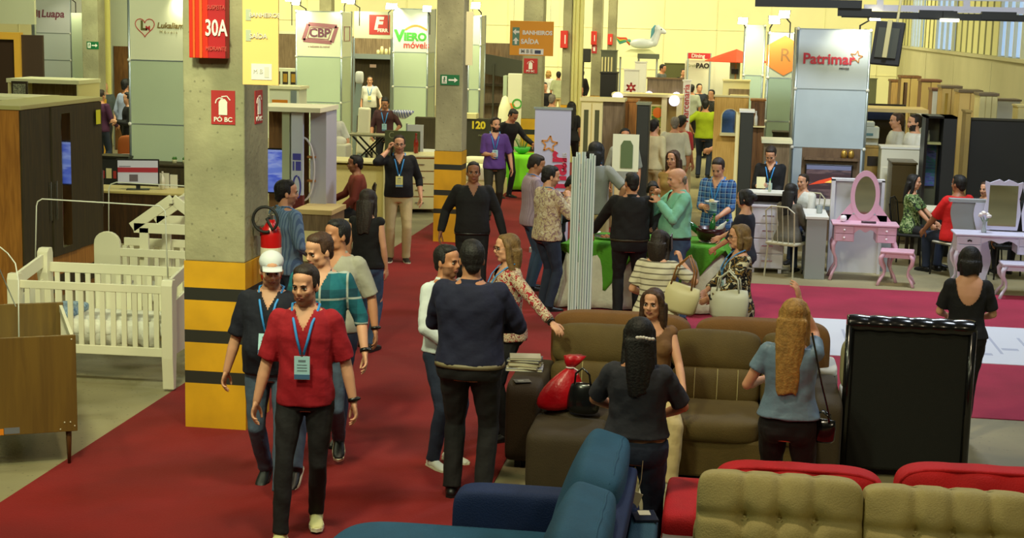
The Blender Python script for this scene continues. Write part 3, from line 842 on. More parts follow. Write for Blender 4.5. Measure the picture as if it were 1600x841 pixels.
    if lanyard:
        def fr(x, z):
            rx, ry, ys = tsec(z); ee = .030+(loose_ if z < 1.25 else 0); xx = min(abs(x)/(rx+ee), .95)
            y = ys-(ry+ee)*(1-xx**2.4)**(1/2.4)
            if fem: y -= .030*math.exp(-((z-1.28)/.09)**2)
            return B((x, y, z))
        loose_ = (top[3] if top else 0)
        lb = MB()
        for s in (-1, 1):
            pts = [B((s*.045, .075, 1.49)), B((s*.085, .02, 1.487)), B((s*.078, -.055, 1.45)), fr(s*.055, 1.39), fr(s*.035, 1.30), fr(s*.008, 1.20)]
            lb.tube(pts, .0085, 6, flat=.5)
        lo = lb.build('lanyard', lanyard[0], t, smooth=True)
        bb = MB(); p = fr(0, 1.12); u = (fr(0, 1.20)-fr(0, 1.08)).normalized(); xx = V((1, 0, 0)); nn_ = xx.cross(u)
        Rm = Matrix((xx, nn_, u)).transposed(); c = p-nn_*(-.010) if nn_.y < 0 else p-nn_*.010
        bb.bc(c, (.095, .006, .145), 0, Rm); f_ = nn_ if nn_.y < 0 else -nn_
        bb.bc(c+f_*.004+u*(-.055), (.095, .002, .028), 1, Rm); bb.bc(c+f_*.004+u*.045, (.045, .002, .012), 2, Rm)
        for q in range(3): bb.bc(c+f_*.004+u*(.02-q*.018), (.06, .002, .004), 2, Rm)
        bb.bc(c+u*.085, (.012, .006, .03), 3, Rm)
        bb.build('name_badge', [lanyard[1], M('badge_band', (70, 110, 150), .5), M('badge_print', (110, 130, 140), .6), chrome], lo)
    if watch:
        sh, el, wr, d, nn, cu, fi = arms[watch]
        wb = MB(); wb.tube([wr-d*.03, wr-d*.005], .034, 12); 
        o_ = d.cross(V((0, 0, 1))); o_ = (-nn-d*(-nn).dot(d)).normalized(); wb.ell(wr-d*.018+o_*.030, (.02, .02, .012), n=10, k=6)
        wb.build('wrist_watch', black, t, smooth=True)
    t['pose_ok'] = 1; del t['pose_ok']
    return t, dict(arms=arms, k=k, B=B, Hd=Hd)
# ================================================================== FOREGROUND FURNITURE
def vel(n, c, **k): return M(n, c, .8, bump=.25, bs=120, var=.1, vs=7, sheen=.25, **k)
blue = vel('blue_velvet', (30, 84, 116)); bluedk = vel('navy_velvet', (12, 38, 84))
beige = vel('beige_suede', (176, 164, 106)); redv = vel('red_velvet', (196, 10, 22)); brn = vel('brown_suede', (88, 70, 26)); brnd = vel('chocolate_suede', (56, 44, 22))
ochre = vel('ochre_suede', (112, 74, 24)); seam = M('pale_stitching', (170, 154, 100), .8)
bleather = M('black_leather', (14, 15, 16), .22, coat=.3); bcloth = M('black_backing', (14, 18, 14), .8, bump=.2, bs=150)

# --- blue corner sofa, facing the aisle (-X)
t = thing('sofa', 'blue velvet sofa with leaning back cushions at the bottom of the photo', 'sofa', (-.32, 7.25, 0), -90)
# local: x = world -Y.. face -90 -> faces -X ; local +x = world -Y, local y(back)= world +X
mb = MB(); cushion(mb, (-.02, -1.02, .37), (1.95, 1.45, .19), p=7, puff=.04, n=26); mb.build('seat_cushion', blue, t, smooth=True)
mb = MB()
for q in (-.75, -.35, .1): 
    pass
mb = MB(); mb.box(-.98, .98, -1.45, -.1, .10, .30); mb.build('seat_base', bluedk, t, bevel=.03, seg=3)
mb = MB(); cushion(mb, (-1.12, -.62, .36), (.22, 1.05, .56), p=9, puff=.02, n=18); mb.build('armrest', bluedk, t, smooth=True)
Rb = Matrix.Rotation(radians(-16), 3, 'X')
for i, x in enumerate((-.50, .50)):
    mb = MB(); cushion(mb, (x, -.33, .76), (1.0, .25, .66), p=6, puff=.3, R=Rb, n=26, seams=()); q = mb.build('back_cushion', blue, t, smooth=True)
    mb = MB(); pts = []
    for k in range(41):
        a = 2*pi*k/40; ca, sa_ = cos(a), sin(a); n_ = (abs(ca)**6+abs(sa_)**6)**(1/6)
        pts.append(Vector((x, -.33, .76)) + Rb @ Vector((ca/n_*.495, .06+.004*sin(k*2.3), sa_/n_*.325)))
    mb.tube(pts, .009, 6, cap=False); mb.build('piping', blue, q, smooth=True)
mb = MB(); cushion(mb, (0, -.21, .46), (2.0, .12, .90), p=8, puff=.05, n=22, R=Matrix.Rotation(radians(-9), 3, 'X')); mb.build('backrest', bluedk, t, smooth=True)
for x in (-.9, .9):
    for y in (-1.3, -.15): mb = MB(); mb.bar((x, y, 0), (x, y, .12), .05, .05); mb.build('leg', blackm, t)
# --- blue block in place of another sofa's arm, with the tag and booklet
b0 = G(966, 792, .56); b1 = G(1028, 793, .56)
t = thing('sofa_arm', 'small blue velvet block standing right of the blue sofa, booklet on top', 'sofa_arm', (-.375, 8.0, 0), 0)
mb = MB(); cushion(mb, (0, 0, .33), (.16, .72, .46), p=9, puff=.02, n=16); mb.build('cushion_body', vel('steel_blue_velvet', (40, 84, 104)), t, smooth=True)
for x in (-.05, .05):
    for y in (-.3, .3): mb = MB(); mb.bar((x, y, 0), (x, y, .12), .04, .04); mb.build('leg', blackm, t)
pb = G(1002, 796, .575)
t = thing('booklet', 'dark booklet with a pale square lying on the blue velvet block', 'booklet', (-.375, 8.24, .562), 12)
mb = MB(); mb.box(-.065, .065, -.09, .09, 0, .016); mb.build('cover', M('dark_cover', (24, 30, 52), .4), t, bevel=.002)
mb = MB(); mb.box(-.03, .035, -.01, .07, .016, .018); mb.build('cover_label', M('paper_white', (214, 210, 186), .6), t)
pt = G(981, 790, .60)
t = thing('price_tag', 'pale price tag hanging on a cord behind the blue sofa', 'price tag', (-.43, 8.33, .625), 0)
mb = MB(); mb.bc((0, 0, 0), (.045, .008, .1), 0, Matrix.Rotation(radians(20), 3, 'Y')); mb.build('card', M('tag_card', (176, 170, 140), .6), t)
mb = MB(); mb.tube([(.01, 0, .05), (.025, 0, .13), (.03, 0, .235)], .0022, 5); mb.build('cord', M('tag_cord', (200, 190, 150), .6), t)

# --- beige tufted sofa, bottom right
t = thing('sofa', 'beige suede sofa with tall tufted back cushions at the bottom right', 'sofa', (1.0, 7.1, 0), 0)
TF = [(-.42, .25), (0, .25), (.42, .25), (-.42, -.42), (0, -.42), (.42, -.42)]
Rb = Matrix.Rotation(radians(-12), 3, 'X')
for x0, x1, zz in ((-1.08, -.255, .72), (-.245, .62, .70), (.63, 1.5, .70)):
    mb = MB(); cushion(mb, ((x0+x1)/2, .60, zz), (x1-x0+.01, .30, .58), p=9, puff=.34, n=44, R=Rb, tufts=TF, dent=.05, dr=.055, seams=(('x', -.42), ('x', 0), ('x', .42), ('z', .25), ('z', -.42)))
    q = mb.build('back_cushion', beige, t, smooth=True)
    mb = MB()
    for tx, tz in TF: mb.ell(Vector(((x0+x1)/2, .60, zz))+Rb @ Vector((tx*(x1-x0)/2, -.140, tz*.28)), (.008, .004, .008), n=8, k=5)
    mb.build('tuft_button', beige, q, smooth=True)
mb = MB(); mb.box(-1.1, 1.55, -.35, .62, .1, .34); mb.build('seat_base', beige, t, bevel=.03)
mb = MB(); cushion(mb, (.2, .10, .40), (2.55, .95, .20), p=7, puff=.05); mb.build('seat_cushion', beige, t, smooth=True)
mb = MB(); cushion(mb, (.2, .78, .42), (2.6, .14, .70), p=9, puff=.02); mb.build('backrest', beige, t, smooth=True)
for x in (-1.0, 1.45):
    for y in (-.28, .75): mb = MB(); mb.bar((x, y, 0), (x, y, .11), .05, .05); mb.build('leg', blackm, t)
pa = G(1070, 826, .50)
t = thing('side_table', 'small grey boxy table left of the beige sofa, in front of red armrest', 'side table', (pa.x+.0, pa.y-.18, 0), 0)
mb = MB(); mb.box(-.12, .12, -.2, .2, .47, .50); mb.build('tabletop', M('pale_grey', (140, 140, 134), .5), t, bevel=.006)
mb = MB(); mb.box(-.11, .11, -.19, .19, 0, .47); mb.build('base', M('pale_grey', (150, 150, 150), .5), t, bevel=.004)

# --- red sofa behind it
t = thing('sofa', 'bright red velvet sofa standing just behind the beige sofa', 'sofa', (.9, 8.35, 0), 180)
ra = G(1042, 747, .62)
mb = MB(); mb.box(-1.2, 1.16, -.62, .0, .1, .38); mb.build('seat_base', redv, t, bevel=.03)
mb = MB(); cushion(mb, (1.06, -.22, .36), (.24, .82, .50), p=9, puff=.02); mb.build('armrest', redv, t, smooth=True)
mb = MB(); cushion(mb, (-1.25, -.22, .36), (.22, .82, .50), p=9, puff=.02); mb.build('armrest', redv, t, smooth=True)
mb = MB(); cushion(mb, (0, -.38, .42), (1.95, .8, .16), p=7, puff=.05); mb.build('seat_cushion', redv, t, smooth=True)
for (x, wd_, zc, hh, yy) in ((.44, .94, .63, .50, -.02), (-.56, .98, .72, .46, .04)):
    mb = MB(); cushion(mb, (x, yy, zc), (wd_, .26, hh), p=5, puff=.25, n=26, tufts=((.35, .9), (-.2, .95)), dent=.02); q = mb.build('back_cushion', redv, t, smooth=True)
    mb = MB(); pts = []
    for k in range(41):
        a = 2*pi*k/40; ca, s_ = cos(a), sin(a); n_ = (abs(ca)**5+abs(s_)**5)**.2
        pts.append((x+ca/n_*wd_/2*.985, yy+.085, zc+s_/n_*hh/2*.97))
    mb.tube(pts, .012, 6, cap=False); mb.build('piping', redv, q, smooth=True)
for x in (-1.1, 1.0):
    for y in (-.6, .0): mb = MB(); mb.bar((x, y, 0), (x, y, .11), .05, .05); mb.build('leg', blackm, t)

# --- big brown reclining sofa
t = thing('sofa', 'large brown suede sofa with pale stitched back cushions in mid hall', 'sofa', (0, 10.95, 0), 0)
def bs(name, c, d, mat, **k):
    mb = MB(); cushion(mb, c, d, **k); return mb.build(name, mat, t, smooth=True)
bs('armrest', (-1.42, .42, .34), (.27, 1.0, .60), brnd, p=10, puff=.02)
bs('armrest', (.79, .42, .34), (.20, 1.0, .60), brnd, p=10, puff=.02)
bs('armrest', (-.55, .0, .0), (.01, .01, .01), brnd) if False else None
segs = ((-1.28, -.38), (-.36, .30), (.32, .69))
for i, (x0, x1) in enumerate(segs):
    xc = (x0+x1)/2; wd_ = x1-x0+.02
    a = bs('back_cushion', (xc, .70, .80), (wd_, .30, .34), brn, p=4.5, puff=.22, n=30, R=Matrix.Rotation(radians(-14), 3, 'X'))
    b = bs('back_cushion', (xc, .60, .56), (wd_, .28, .30), brn, p=4.5, puff=.2, n=30, R=Matrix.Rotation(radians(-8), 3, 'X'))
    for q, cy, cz, hh, an in ((a, .70, .80, .34, -14), (b, .60, .56, .30, -8)):
        mb = MB(); Rr = Matrix.Rotation(radians(an), 3, 'X')
        for fx in (-.45, .05, .5):
            pts = []
            for s in range(13):
                w_ = -.9+1.8*s/12; u = fx; yy = (1-abs(w_)**4.5)**(1/4.5)*.14*(1+.2*(1-u*u)*(1-w_*w_))+.003
                pts.append(Vector((xc, cy, cz)) + Rr @ Vector((u*wd_/2, -yy, w_*hh/2)))
            mb.tube(pts, .0035, 4)
        mb.build('stitching', seam, q)
    bs('seat_cushion', (xc, .22, .40), (wd_, .82, .18), brn if i else brnd, p=7, puff=.08)
mb = MB(); mb.box(-1.28, .69, -.18, .78, .06, .34); mb.build('seat_base', brn, t, bevel=.02)
mb = MB(); mb.box(-1.28, .69, .72, .90, .06, .84); mb.build('backrest', brn, t, bevel=.03, seg=3)
bs('chaise', (-1.04, -.36, .235), (.55, .72, .44), brnd, p=10, puff=.02)
for x in (-1.45, .84):
    for y in (0, .8): mb = MB(); mb.bar((x, y, 0), (x, y, .07), .05, .05); mb.build('leg', blackm, t)
# --- second brown sofa whose back shows behind it
t = thing('sofa', 'tan brown sofa standing back to back behind the large stitched sofa', 'sofa', (-.25, 12.05, 0), 180)
mb = MB(); mb.box(-1.0, 1.1, -.75, 0, .08, .42); mb.build('seat_base', ochre, t, bevel=.03)
for x0, x1 in ((-.02, 1.1), (-1.1, -.04)):
    mb = MB(); cushion(mb, ((x0+x1)/2, .0, .74), (x1-x0, .22, .52), p=5, puff=.12, n=26); mb.build('back_cushion', ochre, t, smooth=True)
    mb = MB(); cushion(mb, ((x0+x1)/2, -.4, .45), (x1-x0, .7, .16), p=6, puff=.06); mb.build('seat_cushion', ochre, t, smooth=True)
for x in (-.95, 1.0):
    for y in (-.7, -.05): mb = MB(); mb.bar((x, y, 0), (x, y, .09), .05, .05); mb.build('leg', blackm, t)
# things on the brown sofa
def stack(base, items):
    z = base[2]
    for i, (lab, w_, d_, h_, a, m) in enumerate(items):
        t = thing('catalogue', lab, 'catalogue', (base[0], base[1], z), a)
        mb = MB(); mb.box(-w_/2, w_/2, -d_/2, d_/2, 0, .002); mb.box(-w_/2, w_/2, -d_/2, d_/2, h_-.002, h_); mb.box(-w_/2, -w_/2+.004, -d_/2, d_/2, 0, h_); mb.build('cover', m, t)
        mb = MB(); mb.box(-w_/2+.004, w_/2-.004, -d_/2+.004, d_/2-.004, .002, h_-.002); mb.build('pages', M('paper_pages', (196, 190, 160), .8), t)
        z += h_
st = G(826, 577, .64)
cat_c = [M('cover_a', (168, 160, 140), .5), M('cover_b', (120, 96, 50), .5), M('cover_c', (190, 190, 196), .4), M('cover_d', (90, 96, 110), .4)]
stack((st.x-.03, st.y, .642), [('wide grey catalogue at the bottom of the pile on the sofa arm', .28, .20, .02, 4, cat_c[2]), ('second catalogue from the bottom of the pile, pale cover', .24, .2, .018, -8, cat_c[0]), ('thick tan catalogue in the middle of the pile', .25, .19, .03, 6, cat_c[1]), ('grey catalogue above the tan one on the pile', .25, .19, .018, -3, cat_c[3]), ('pale catalogue on top of the pile on the sofa arm', .24, .18, .015, 9, cat_c[0])])
sm = G(816, 596, .642); t = thing('leaflet', 'small dark printed leaflet lying on the front of the brown sofa arm', 'leaflet', (sm.x, sm.y, .643), 20)
mb = MB(); mb.box(-.06, .06, -.05, .05, 0, .004); mb.build('sheet', M('leaflet_print', (90, 92, 90), .4), t)
mb = MB(); mb.box(-.035, .01, -.03, .02, .004, .005); mb.build('print', M('leaflet_light', (150, 150, 140), .4), t)

# red drawstring bag and black handbag on the left seat
def bagshape(prof_w, prof_d, zs, lean=(0, 0), n=20, wob=.06):
    rs = []
    for z, w_, d_ in zip(zs, prof_w, prof_d):
        rs.append([Vector((w_*cos(a)*(1+wob*sin(3*a+z*9))+lean[0]*z, d_*sin(a)*(1+wob*cos(4*a+z*7))+lean[1]*z, z)) for a in [2*pi*j/n for j in range(n)]])
    return rs
rb = G(868, 640, .50)
t = thing('drawstring_bag', 'shiny red cloth bag tied with white string on the brown sofa', 'bag', (rb.x-.02, rb.y+.04, .485), 10)
mb = MB(); mb.rings(bagshape([.09, .15, .16, .13, .075, .022], [.06, .09, .09, .075, .045, .02], [0, .03, .12, .2, .27, .315], (.38, .1))); mb.build('sack', M('red_satin', (176, 8, 24), .35, bump=.4, bs=14), t, smooth=True, sub=1)
mb = MB(); mb.rings(bagshape([.022, .05, .075], [.02, .035, .05], [.31, .345, .40], (.38, .1), wob=.22)); mb.build('ruffle', MATS['red_satin'], t, smooth=True)
mb = MB(); mb.tube([(.115+.026*cos(a), .03+.024*sin(a), .313) for a in [2*pi*j/12 for j in range(13)]], .006, 6); mb.tube([(.14, .01, .313), (.17, -.02, .30), (.16, -.03, .27)], .004, 5); mb.build('string', M('white_string', (220, 215, 215), .6), t)
hb_ = G(903, 645, .50)
t = thing('handbag', 'black leather handbag beside the red cloth bag on the brown sofa', 'bag', (hb_.x+.03, hb_.y+.03, .485), -10)
mb = MB(); mb.rings(bagshape([.11, .125, .12, .10, .085], [.05, .06, .055, .035, .02], [0, .04, .13, .2, .235], wob=.03)); mb.build('bag_body', bleather, t, smooth=True, sub=1)
mb = MB(); mb.tube([(-.06, -.02, .22), (-.05, -.03, .30), (0, -.03, .345), (.05, -.03, .30), (.06, -.02, .22)], .008, 8); mb.build('handle', bleather, t, smooth=True)

# --- black tufted sofa seen from behind
bl = G(1312, 735, .0); blr = G(1512, 745, .0)
bx0, bx1, by = .93, 1.80, 11.25
t = thing('sofa', 'black leather sofa with rolled tufted top, seen from its back', 'sofa', ((bx0+bx1)/2, by, 0), 180+0)
w_ = bx1-bx0
mb = MB(); mb.box(-w_/2, w_/2, -.10, 0, .06, 1.14); mb.build('backrest', bcloth, t, bevel=.02)
mb = MB()
n = 46; rs = []
for i in range(n+1):
    x = -w_/2-.02+(w_+.04)*i/n; ph = (i/n*6) % 1; dd = .007*abs(sin(pi*i/n*6))
    rr = .058+dd
    rs.append([(x, -.05+rr*1.35*cos(a), 1.145+rr*sin(a)) for a in [2*pi*j/14 for j in range(14)]])
mb.rings(rs); mb.build('rolled_top', bleather, t, smooth=True)
for x in (-w_/2, w_/2-.0):
    mb = MB(); mb.tube([(x, .0, .08), (x, .0, 1.14)], .03, 10); mb.build('side_roll', bleather, t, smooth=True)
mb = MB(); mb.box(-w_/2, w_/2, -.95, -.08, .1, .42); mb.build('seat_base', black, t, bevel=.02)
mb = MB(); cushion(mb, (0, -.5, .47), (w_, .8, .14), p=6, puff=.05); mb.build('seat_cushion', M('white_quilt', (206, 206, 196), .7), t, smooth=True)
mb = MB(); cushion(mb, (.05, -.2, .80), (w_-.02, .2, .44), p=5, puff=.2); mb.build('back_cushion', M('taupe_cushion', (150, 144, 108), .8), t, smooth=True)
mb = MB(); cushion(mb, (w_/2+.10, -.93, .36), (.18, .5, .52), p=9, puff=.02); mb.build('armrest', M('grey_arm', (112, 110, 96), .8), t, smooth=True)
mb = MB(); cushion(mb, (w_/2+.10, -.93, .62), (.17, .49, .07), p=6, puff=.1); mb.build('arm_pad', MATS['white_quilt'], t, smooth=True)
for x in (-w_/2+.06, w_/2-.06):
    for y in (-.9, -.05): mb = MB(); mb.bar((x, y, 0), (x, y, .1), .045, .045); mb.build('leg', M('red_brown_leg', (96, 40, 22), .4), t)

# ================================================================== CRIBS
wcrib = M('crib_white', (224, 218, 190), .35); bcrib = M('crib_brown', (112, 84, 30), .5, kind='wood', c2=(98, 72, 26), sc=.6)
mat_w = cloth('mattress_white', (222, 220, 206), bs=14)
# white crib with curved ends
Yc = 12.5; xR = W(262, 450, Yc).x; xL = W(22, 450, Yc).x; Lc = xR-xL
t = thing('crib', 'white crib with curved end posts beside the striped column', 'crib', (xL, Yc, 0), 2)
Dc = .66
mb = MB(); mb.box(.03, Lc-.03, -.012, .014, .86, .93); mb.build('top_rail', wcrib, t, bevel=.005)
mb = MB(); mb.box(.03, Lc-.03, -.012, .014, .30, .38); mb.build('bottom_rail', wcrib, t, bevel=.005)
mb = MB(); mb.box(.03, Lc-.03, Dc-.014, Dc+.012, .90, .99); mb.build('top_rail', wcrib, t, bevel=.005)
mb = MB(); mb.box(.03, Lc-.03, Dc-.014, Dc+.012, .30, .38); mb.build('bottom_rail', wcrib, t, bevel=.005)
for y in (0, Dc):
    for i in range(13):
        x = .12+i*(Lc-.24)/12; mb = MB(); mb.box(x-.022, x+.022, y-.008, y+.010, .36, .90); mb.build('slat', wcrib, t)
def crib_end(x0, x1):
    # front edge profile: leg, swelling post, arch over to the back
    for y, hgt in ((0, .99), (Dc, 1.12)):
        poly = [(-.035, .02), (.025, .02), (.05, .30), (.075, .45), (.06, .6), (.06, .80), (.085, .90), (.07, hgt-.03), (.03, hgt), (-.04, hgt), (-.06, hgt-.05), (-.06, .30)]
        if y: poly = [(-a, b) for a, b in poly][::-1]
        m_ = MB(); m_.prism([(y+a, b) for a, b in poly], x0, x1, 'yz'); m_.build('end_post', wcrib, t, bevel=.006)
    m_ = MB(); m_.prism([(.05, .3), (Dc-.05, .3), (Dc-.05, .84), (.05, .76)], (x0+x1)/2-.012, (x0+x1)/2+.012, 'yz'); m_.build('end_panel', wcrib, t)
    m_ = MB(); m_.prism([(.0, .86), (Dc, .96), (Dc, 1.08), (Dc*.4, 1.02), (.0, .98)], (x0+x1)/2-.014, (x0+x1)/2+.014, 'yz'); m_.build('end_rail', wcrib, t, bevel=.004)
crib_end(-.04, .06); crib_end(Lc-.06, Lc+.04)
for x in (0, Lc):
    for y in (0, Dc):
        m_ = MB(); m_.ell((x, y, .03), (.028, .02, .028), n=12, k=8); m_.build('castor', M('castor_white', (210, 205, 190), .4), t, smooth=True)
mb = MB(); cushion(mb, (Lc/2, Dc/2, .52), (Lc-.14, Dc-.06, .14), p=8, puff=.06); mb.build('mattress', mat_w, t, smooth=True)
mb = MB(); cushion(mb, (.30, Dc/2, .62), (.34, .5, .08), p=4, puff=.3); tag(mb.build('crib_pillow', M('blue_print', (150, 172, 190), .8, kind='floral', c2=(90, 120, 150), sc=1.2), loc=(xL, Yc, 0), smooth=True), 'small blue patterned pillow lying inside the white crib by the column', 'pillow')
mb = MB(); rs = []
for i in range(25):
    x = .2+(Lc-.35)*i/24; rs.append([(x, .022+.008*sin(i*1.7), .60), (x, .030+.008*sin(i*1.7), .60), (x, .034+.012*sin(i*1.9), .38-.02*sin(i*.6)), (x, .022+.012*sin(i*1.9), .38-.02*sin(i*.6))])
mb.rings(rs); mb.build('bed_skirt', mat_w, t, smooth=True)
# white crib with little house roof behind
Yh = 14.2; x0 = W(148, 400, Yh).x; x1 = W(300, 400, Yh).x+.12
t = thing('crib', 'white crib with house shaped roof frame behind the first crib', 'crib', (x0, Yh, 0), 0); Lh = x1-x0
for y in (0, .7):
    mb = MB(); mb.box(.02, Lh, y-.012, y+.012, .90, .98); mb.build('top_rail', wcrib, t, bevel=.004)
    mb = MB(); mb.box(.02, Lh, y-.012, y+.012, .30, .37); mb.build('bottom_rail', wcrib, t, bevel=.004)
    for i in range(10): x = .1+i*(Lh-.15)/9; mb = MB(); mb.box(x-.02, x+.02, y-.008, y+.008, .35, .91); mb.build('slat', wcrib, t)
poly = [(-.0, 0), (.27, 0), (.27, 1.02)] + [(.135+.135*cos(a), 1.02+.12*sin(a)) for a in [pi*j/10 for j in range(1, 10)]] + [(0, 1.02)]
mb = MB(); mb.prism([(u*1.0, v) for u, v in poly], -.02, .02, 'xz'); mb.build('end_panel', wcrib, t, bevel=.006)
xr = W(292, 372, Yh).x-x0; xl = W(203, 372, Yh).x-x0; zr = 1.18; za = W(264, 312, Yh).z
xa = W(266, 312, Yh).x-x0
for y in (.06, .66):
    mb = MB(); mb.bar((xl, y, zr), (xa, y, za), .10, .03, up=(0, 1, 0)); mb.bar((xa, y, za), (xa+(xa-xl), y, zr), .10, .03, up=(0, 1, 0)); mb.bar((xl+.02, y, zr), (2*xa-xl-.02, y, zr), .10, .03, up=(0, 1, 0)); mb.build('roof_frame', wcrib, t, bevel=.004)
    mb = MB(); mb.box(xl+.08, xl+.17, y-.015, y+.015, .4, zr); mb.build('roof_post', wcrib, t); mb = MB(); mb.box(2*xa-xl-.17, 2*xa-xl-.08, y-.015, y+.015, .4, zr); mb.build('roof_post', wcrib, t)
mb = MB(); mb.bar((xa, 0, za-.02), (xa, .75, za-.02), .04, .04); mb.build('ridge_bar', wcrib, t)
mb = MB(); cushion(mb, (Lh/2, .35, .5), (Lh-.1, .6, .12), p=8, puff=.05); mb.build('mattress', mat_w, t, smooth=True)
for x in (.04, Lh-.04): mb = MB(); mb.bar((x, .68, 0), (x, .68, .9), .05, .05); mb.bar((x, .0, 0), (x, .0, .5), .05, .05); mb.build('leg', wcrib, t)
# brown crib at the left edge, turned
a0 = G(118, 523, .97)
t = thing('crib', 'brown wooden crib with white slatted side at the left edge of the photo', 'crib', (a0.x, a0.y, 0), 28)
mb = MB(); mb.box(-.72, 0, -.012, .012, .26, .97); mb.build('end_panel', bcrib, t, bevel=.003)
mb = MB(); mb.box(-.72, 0, 1.30, 1.325, .26, .97); mb.build('end_panel', bcrib, t, bevel=.003)
for x in (-.02, -.70):
    mb = MB(); mb.box(x-.012, x+.012, .02, 1.29, .90, .95); mb.build('top_rail', wcrib, t); mb = MB(); mb.box(x-.012, x+.012, .02, 1.29, .30, .36); mb.build('bottom_rail', wcrib, t)
    for i in range(14): mb = MB(); y = .08+i*.0885; mb.box(x-.008, x+.008, y-.018, y+.018, .34, .92); mb.build('slat', wcrib, t)
mb = MB(); cushion(mb, (-.36, .65, .62), (.62, 1.2, .12), p=8, puff=.05); mb.build('mattress', M('mint_cover', (170, 190, 190), .8, kind='floral', c2=(120, 140, 150)), t, smooth=True)
for x in (-.06, -.66):
    for y in (.04, 1.26): mb = MB(); mb.lathe([(.022, .27), (.020, .2), (.011, 0)], (x, y, 0), 10); mb.build('leg', M('crib_leg', (88, 56, 26), .4), t, smooth=True)
mb = MB(); 
for x, z in ((-.03, .94), (-.02, .30), (-.05, .33), (-.09, .33), (-.55, .30), (-.12, .28)): mb.ell((x, -.014, z), (.006, .004, .006), n=8, k=5)
mb.build('screw_cap', M('screw_cap', (200, 190, 160), .4), t)
mb = MB(); mb.box(-.60, -.51, -.0135, -.012, .265, .31); mb.build('sticker', M('orange_sticker', (226, 130, 20), .5), t, label='orange sticker'); mb = MB(); mb.box(-.505, -.40, -.0135, -.012, .27, .315); mb.build('sticker', M('grey_sticker', (110, 112, 120), .5), t, label='grey sticker')
# mosquito net hoops of the cribs
wire = M('wire_white', (214, 214, 200), .4)
def hoop(lab, pts, r=.006):
    mb = MB(); mb.tube(pts, r, 8); return tag(mb.build('net_hoop', wire, smooth=True), lab, 'net frame')
h0 = W(55, 430, 13.15); h1 = W(57, 322, 13.15); h2 = W(66, 311, 13.15); h3 = W(250, 322, 13.15)
hoop('thin white wire hoop standing over the white crib by the column', [Vector((h0.x, 13.15, .9)), h1, W(59, 315, 13.15), h2, h3, W(258, 330, 13.15), Vector((W(262, 430, 13.15).x, 13.15, .9))])
h = [W(170, 372, 14.95), W(170, 296, 14.95), W(173, 288, 14.95), W(182, 285, 14.95), W(330, 293, 14.95), W(336, 300, 14.95), W(336, 380, 14.95)]
hoop('thin white wire hoop over the crib with the house shaped roof', [Vector((h[0].x, h[0].y, .95))]+h[1:-1]+[Vector((h[-1].x, h[-1].y, .95))])
e0 = a0+Matrix.Rotation(radians(28), 3, 'Z') @ Vector((-.36, 1.3, 0)); 
hoop('thin white wire arch bending over the brown wooden crib', [Vector((e0.x, e0.y, .95)), W(0, 386, e0.y)+Vector((-.1, 0, .03)), W(0, 386, e0.y), W(12, 396, 11.1), W(24, 412, 10.9), W(29, 440, 10.8), W(29, 480, 10.75), Vector((W(29, 520, 10.75).x, 10.75, .7))], .005)
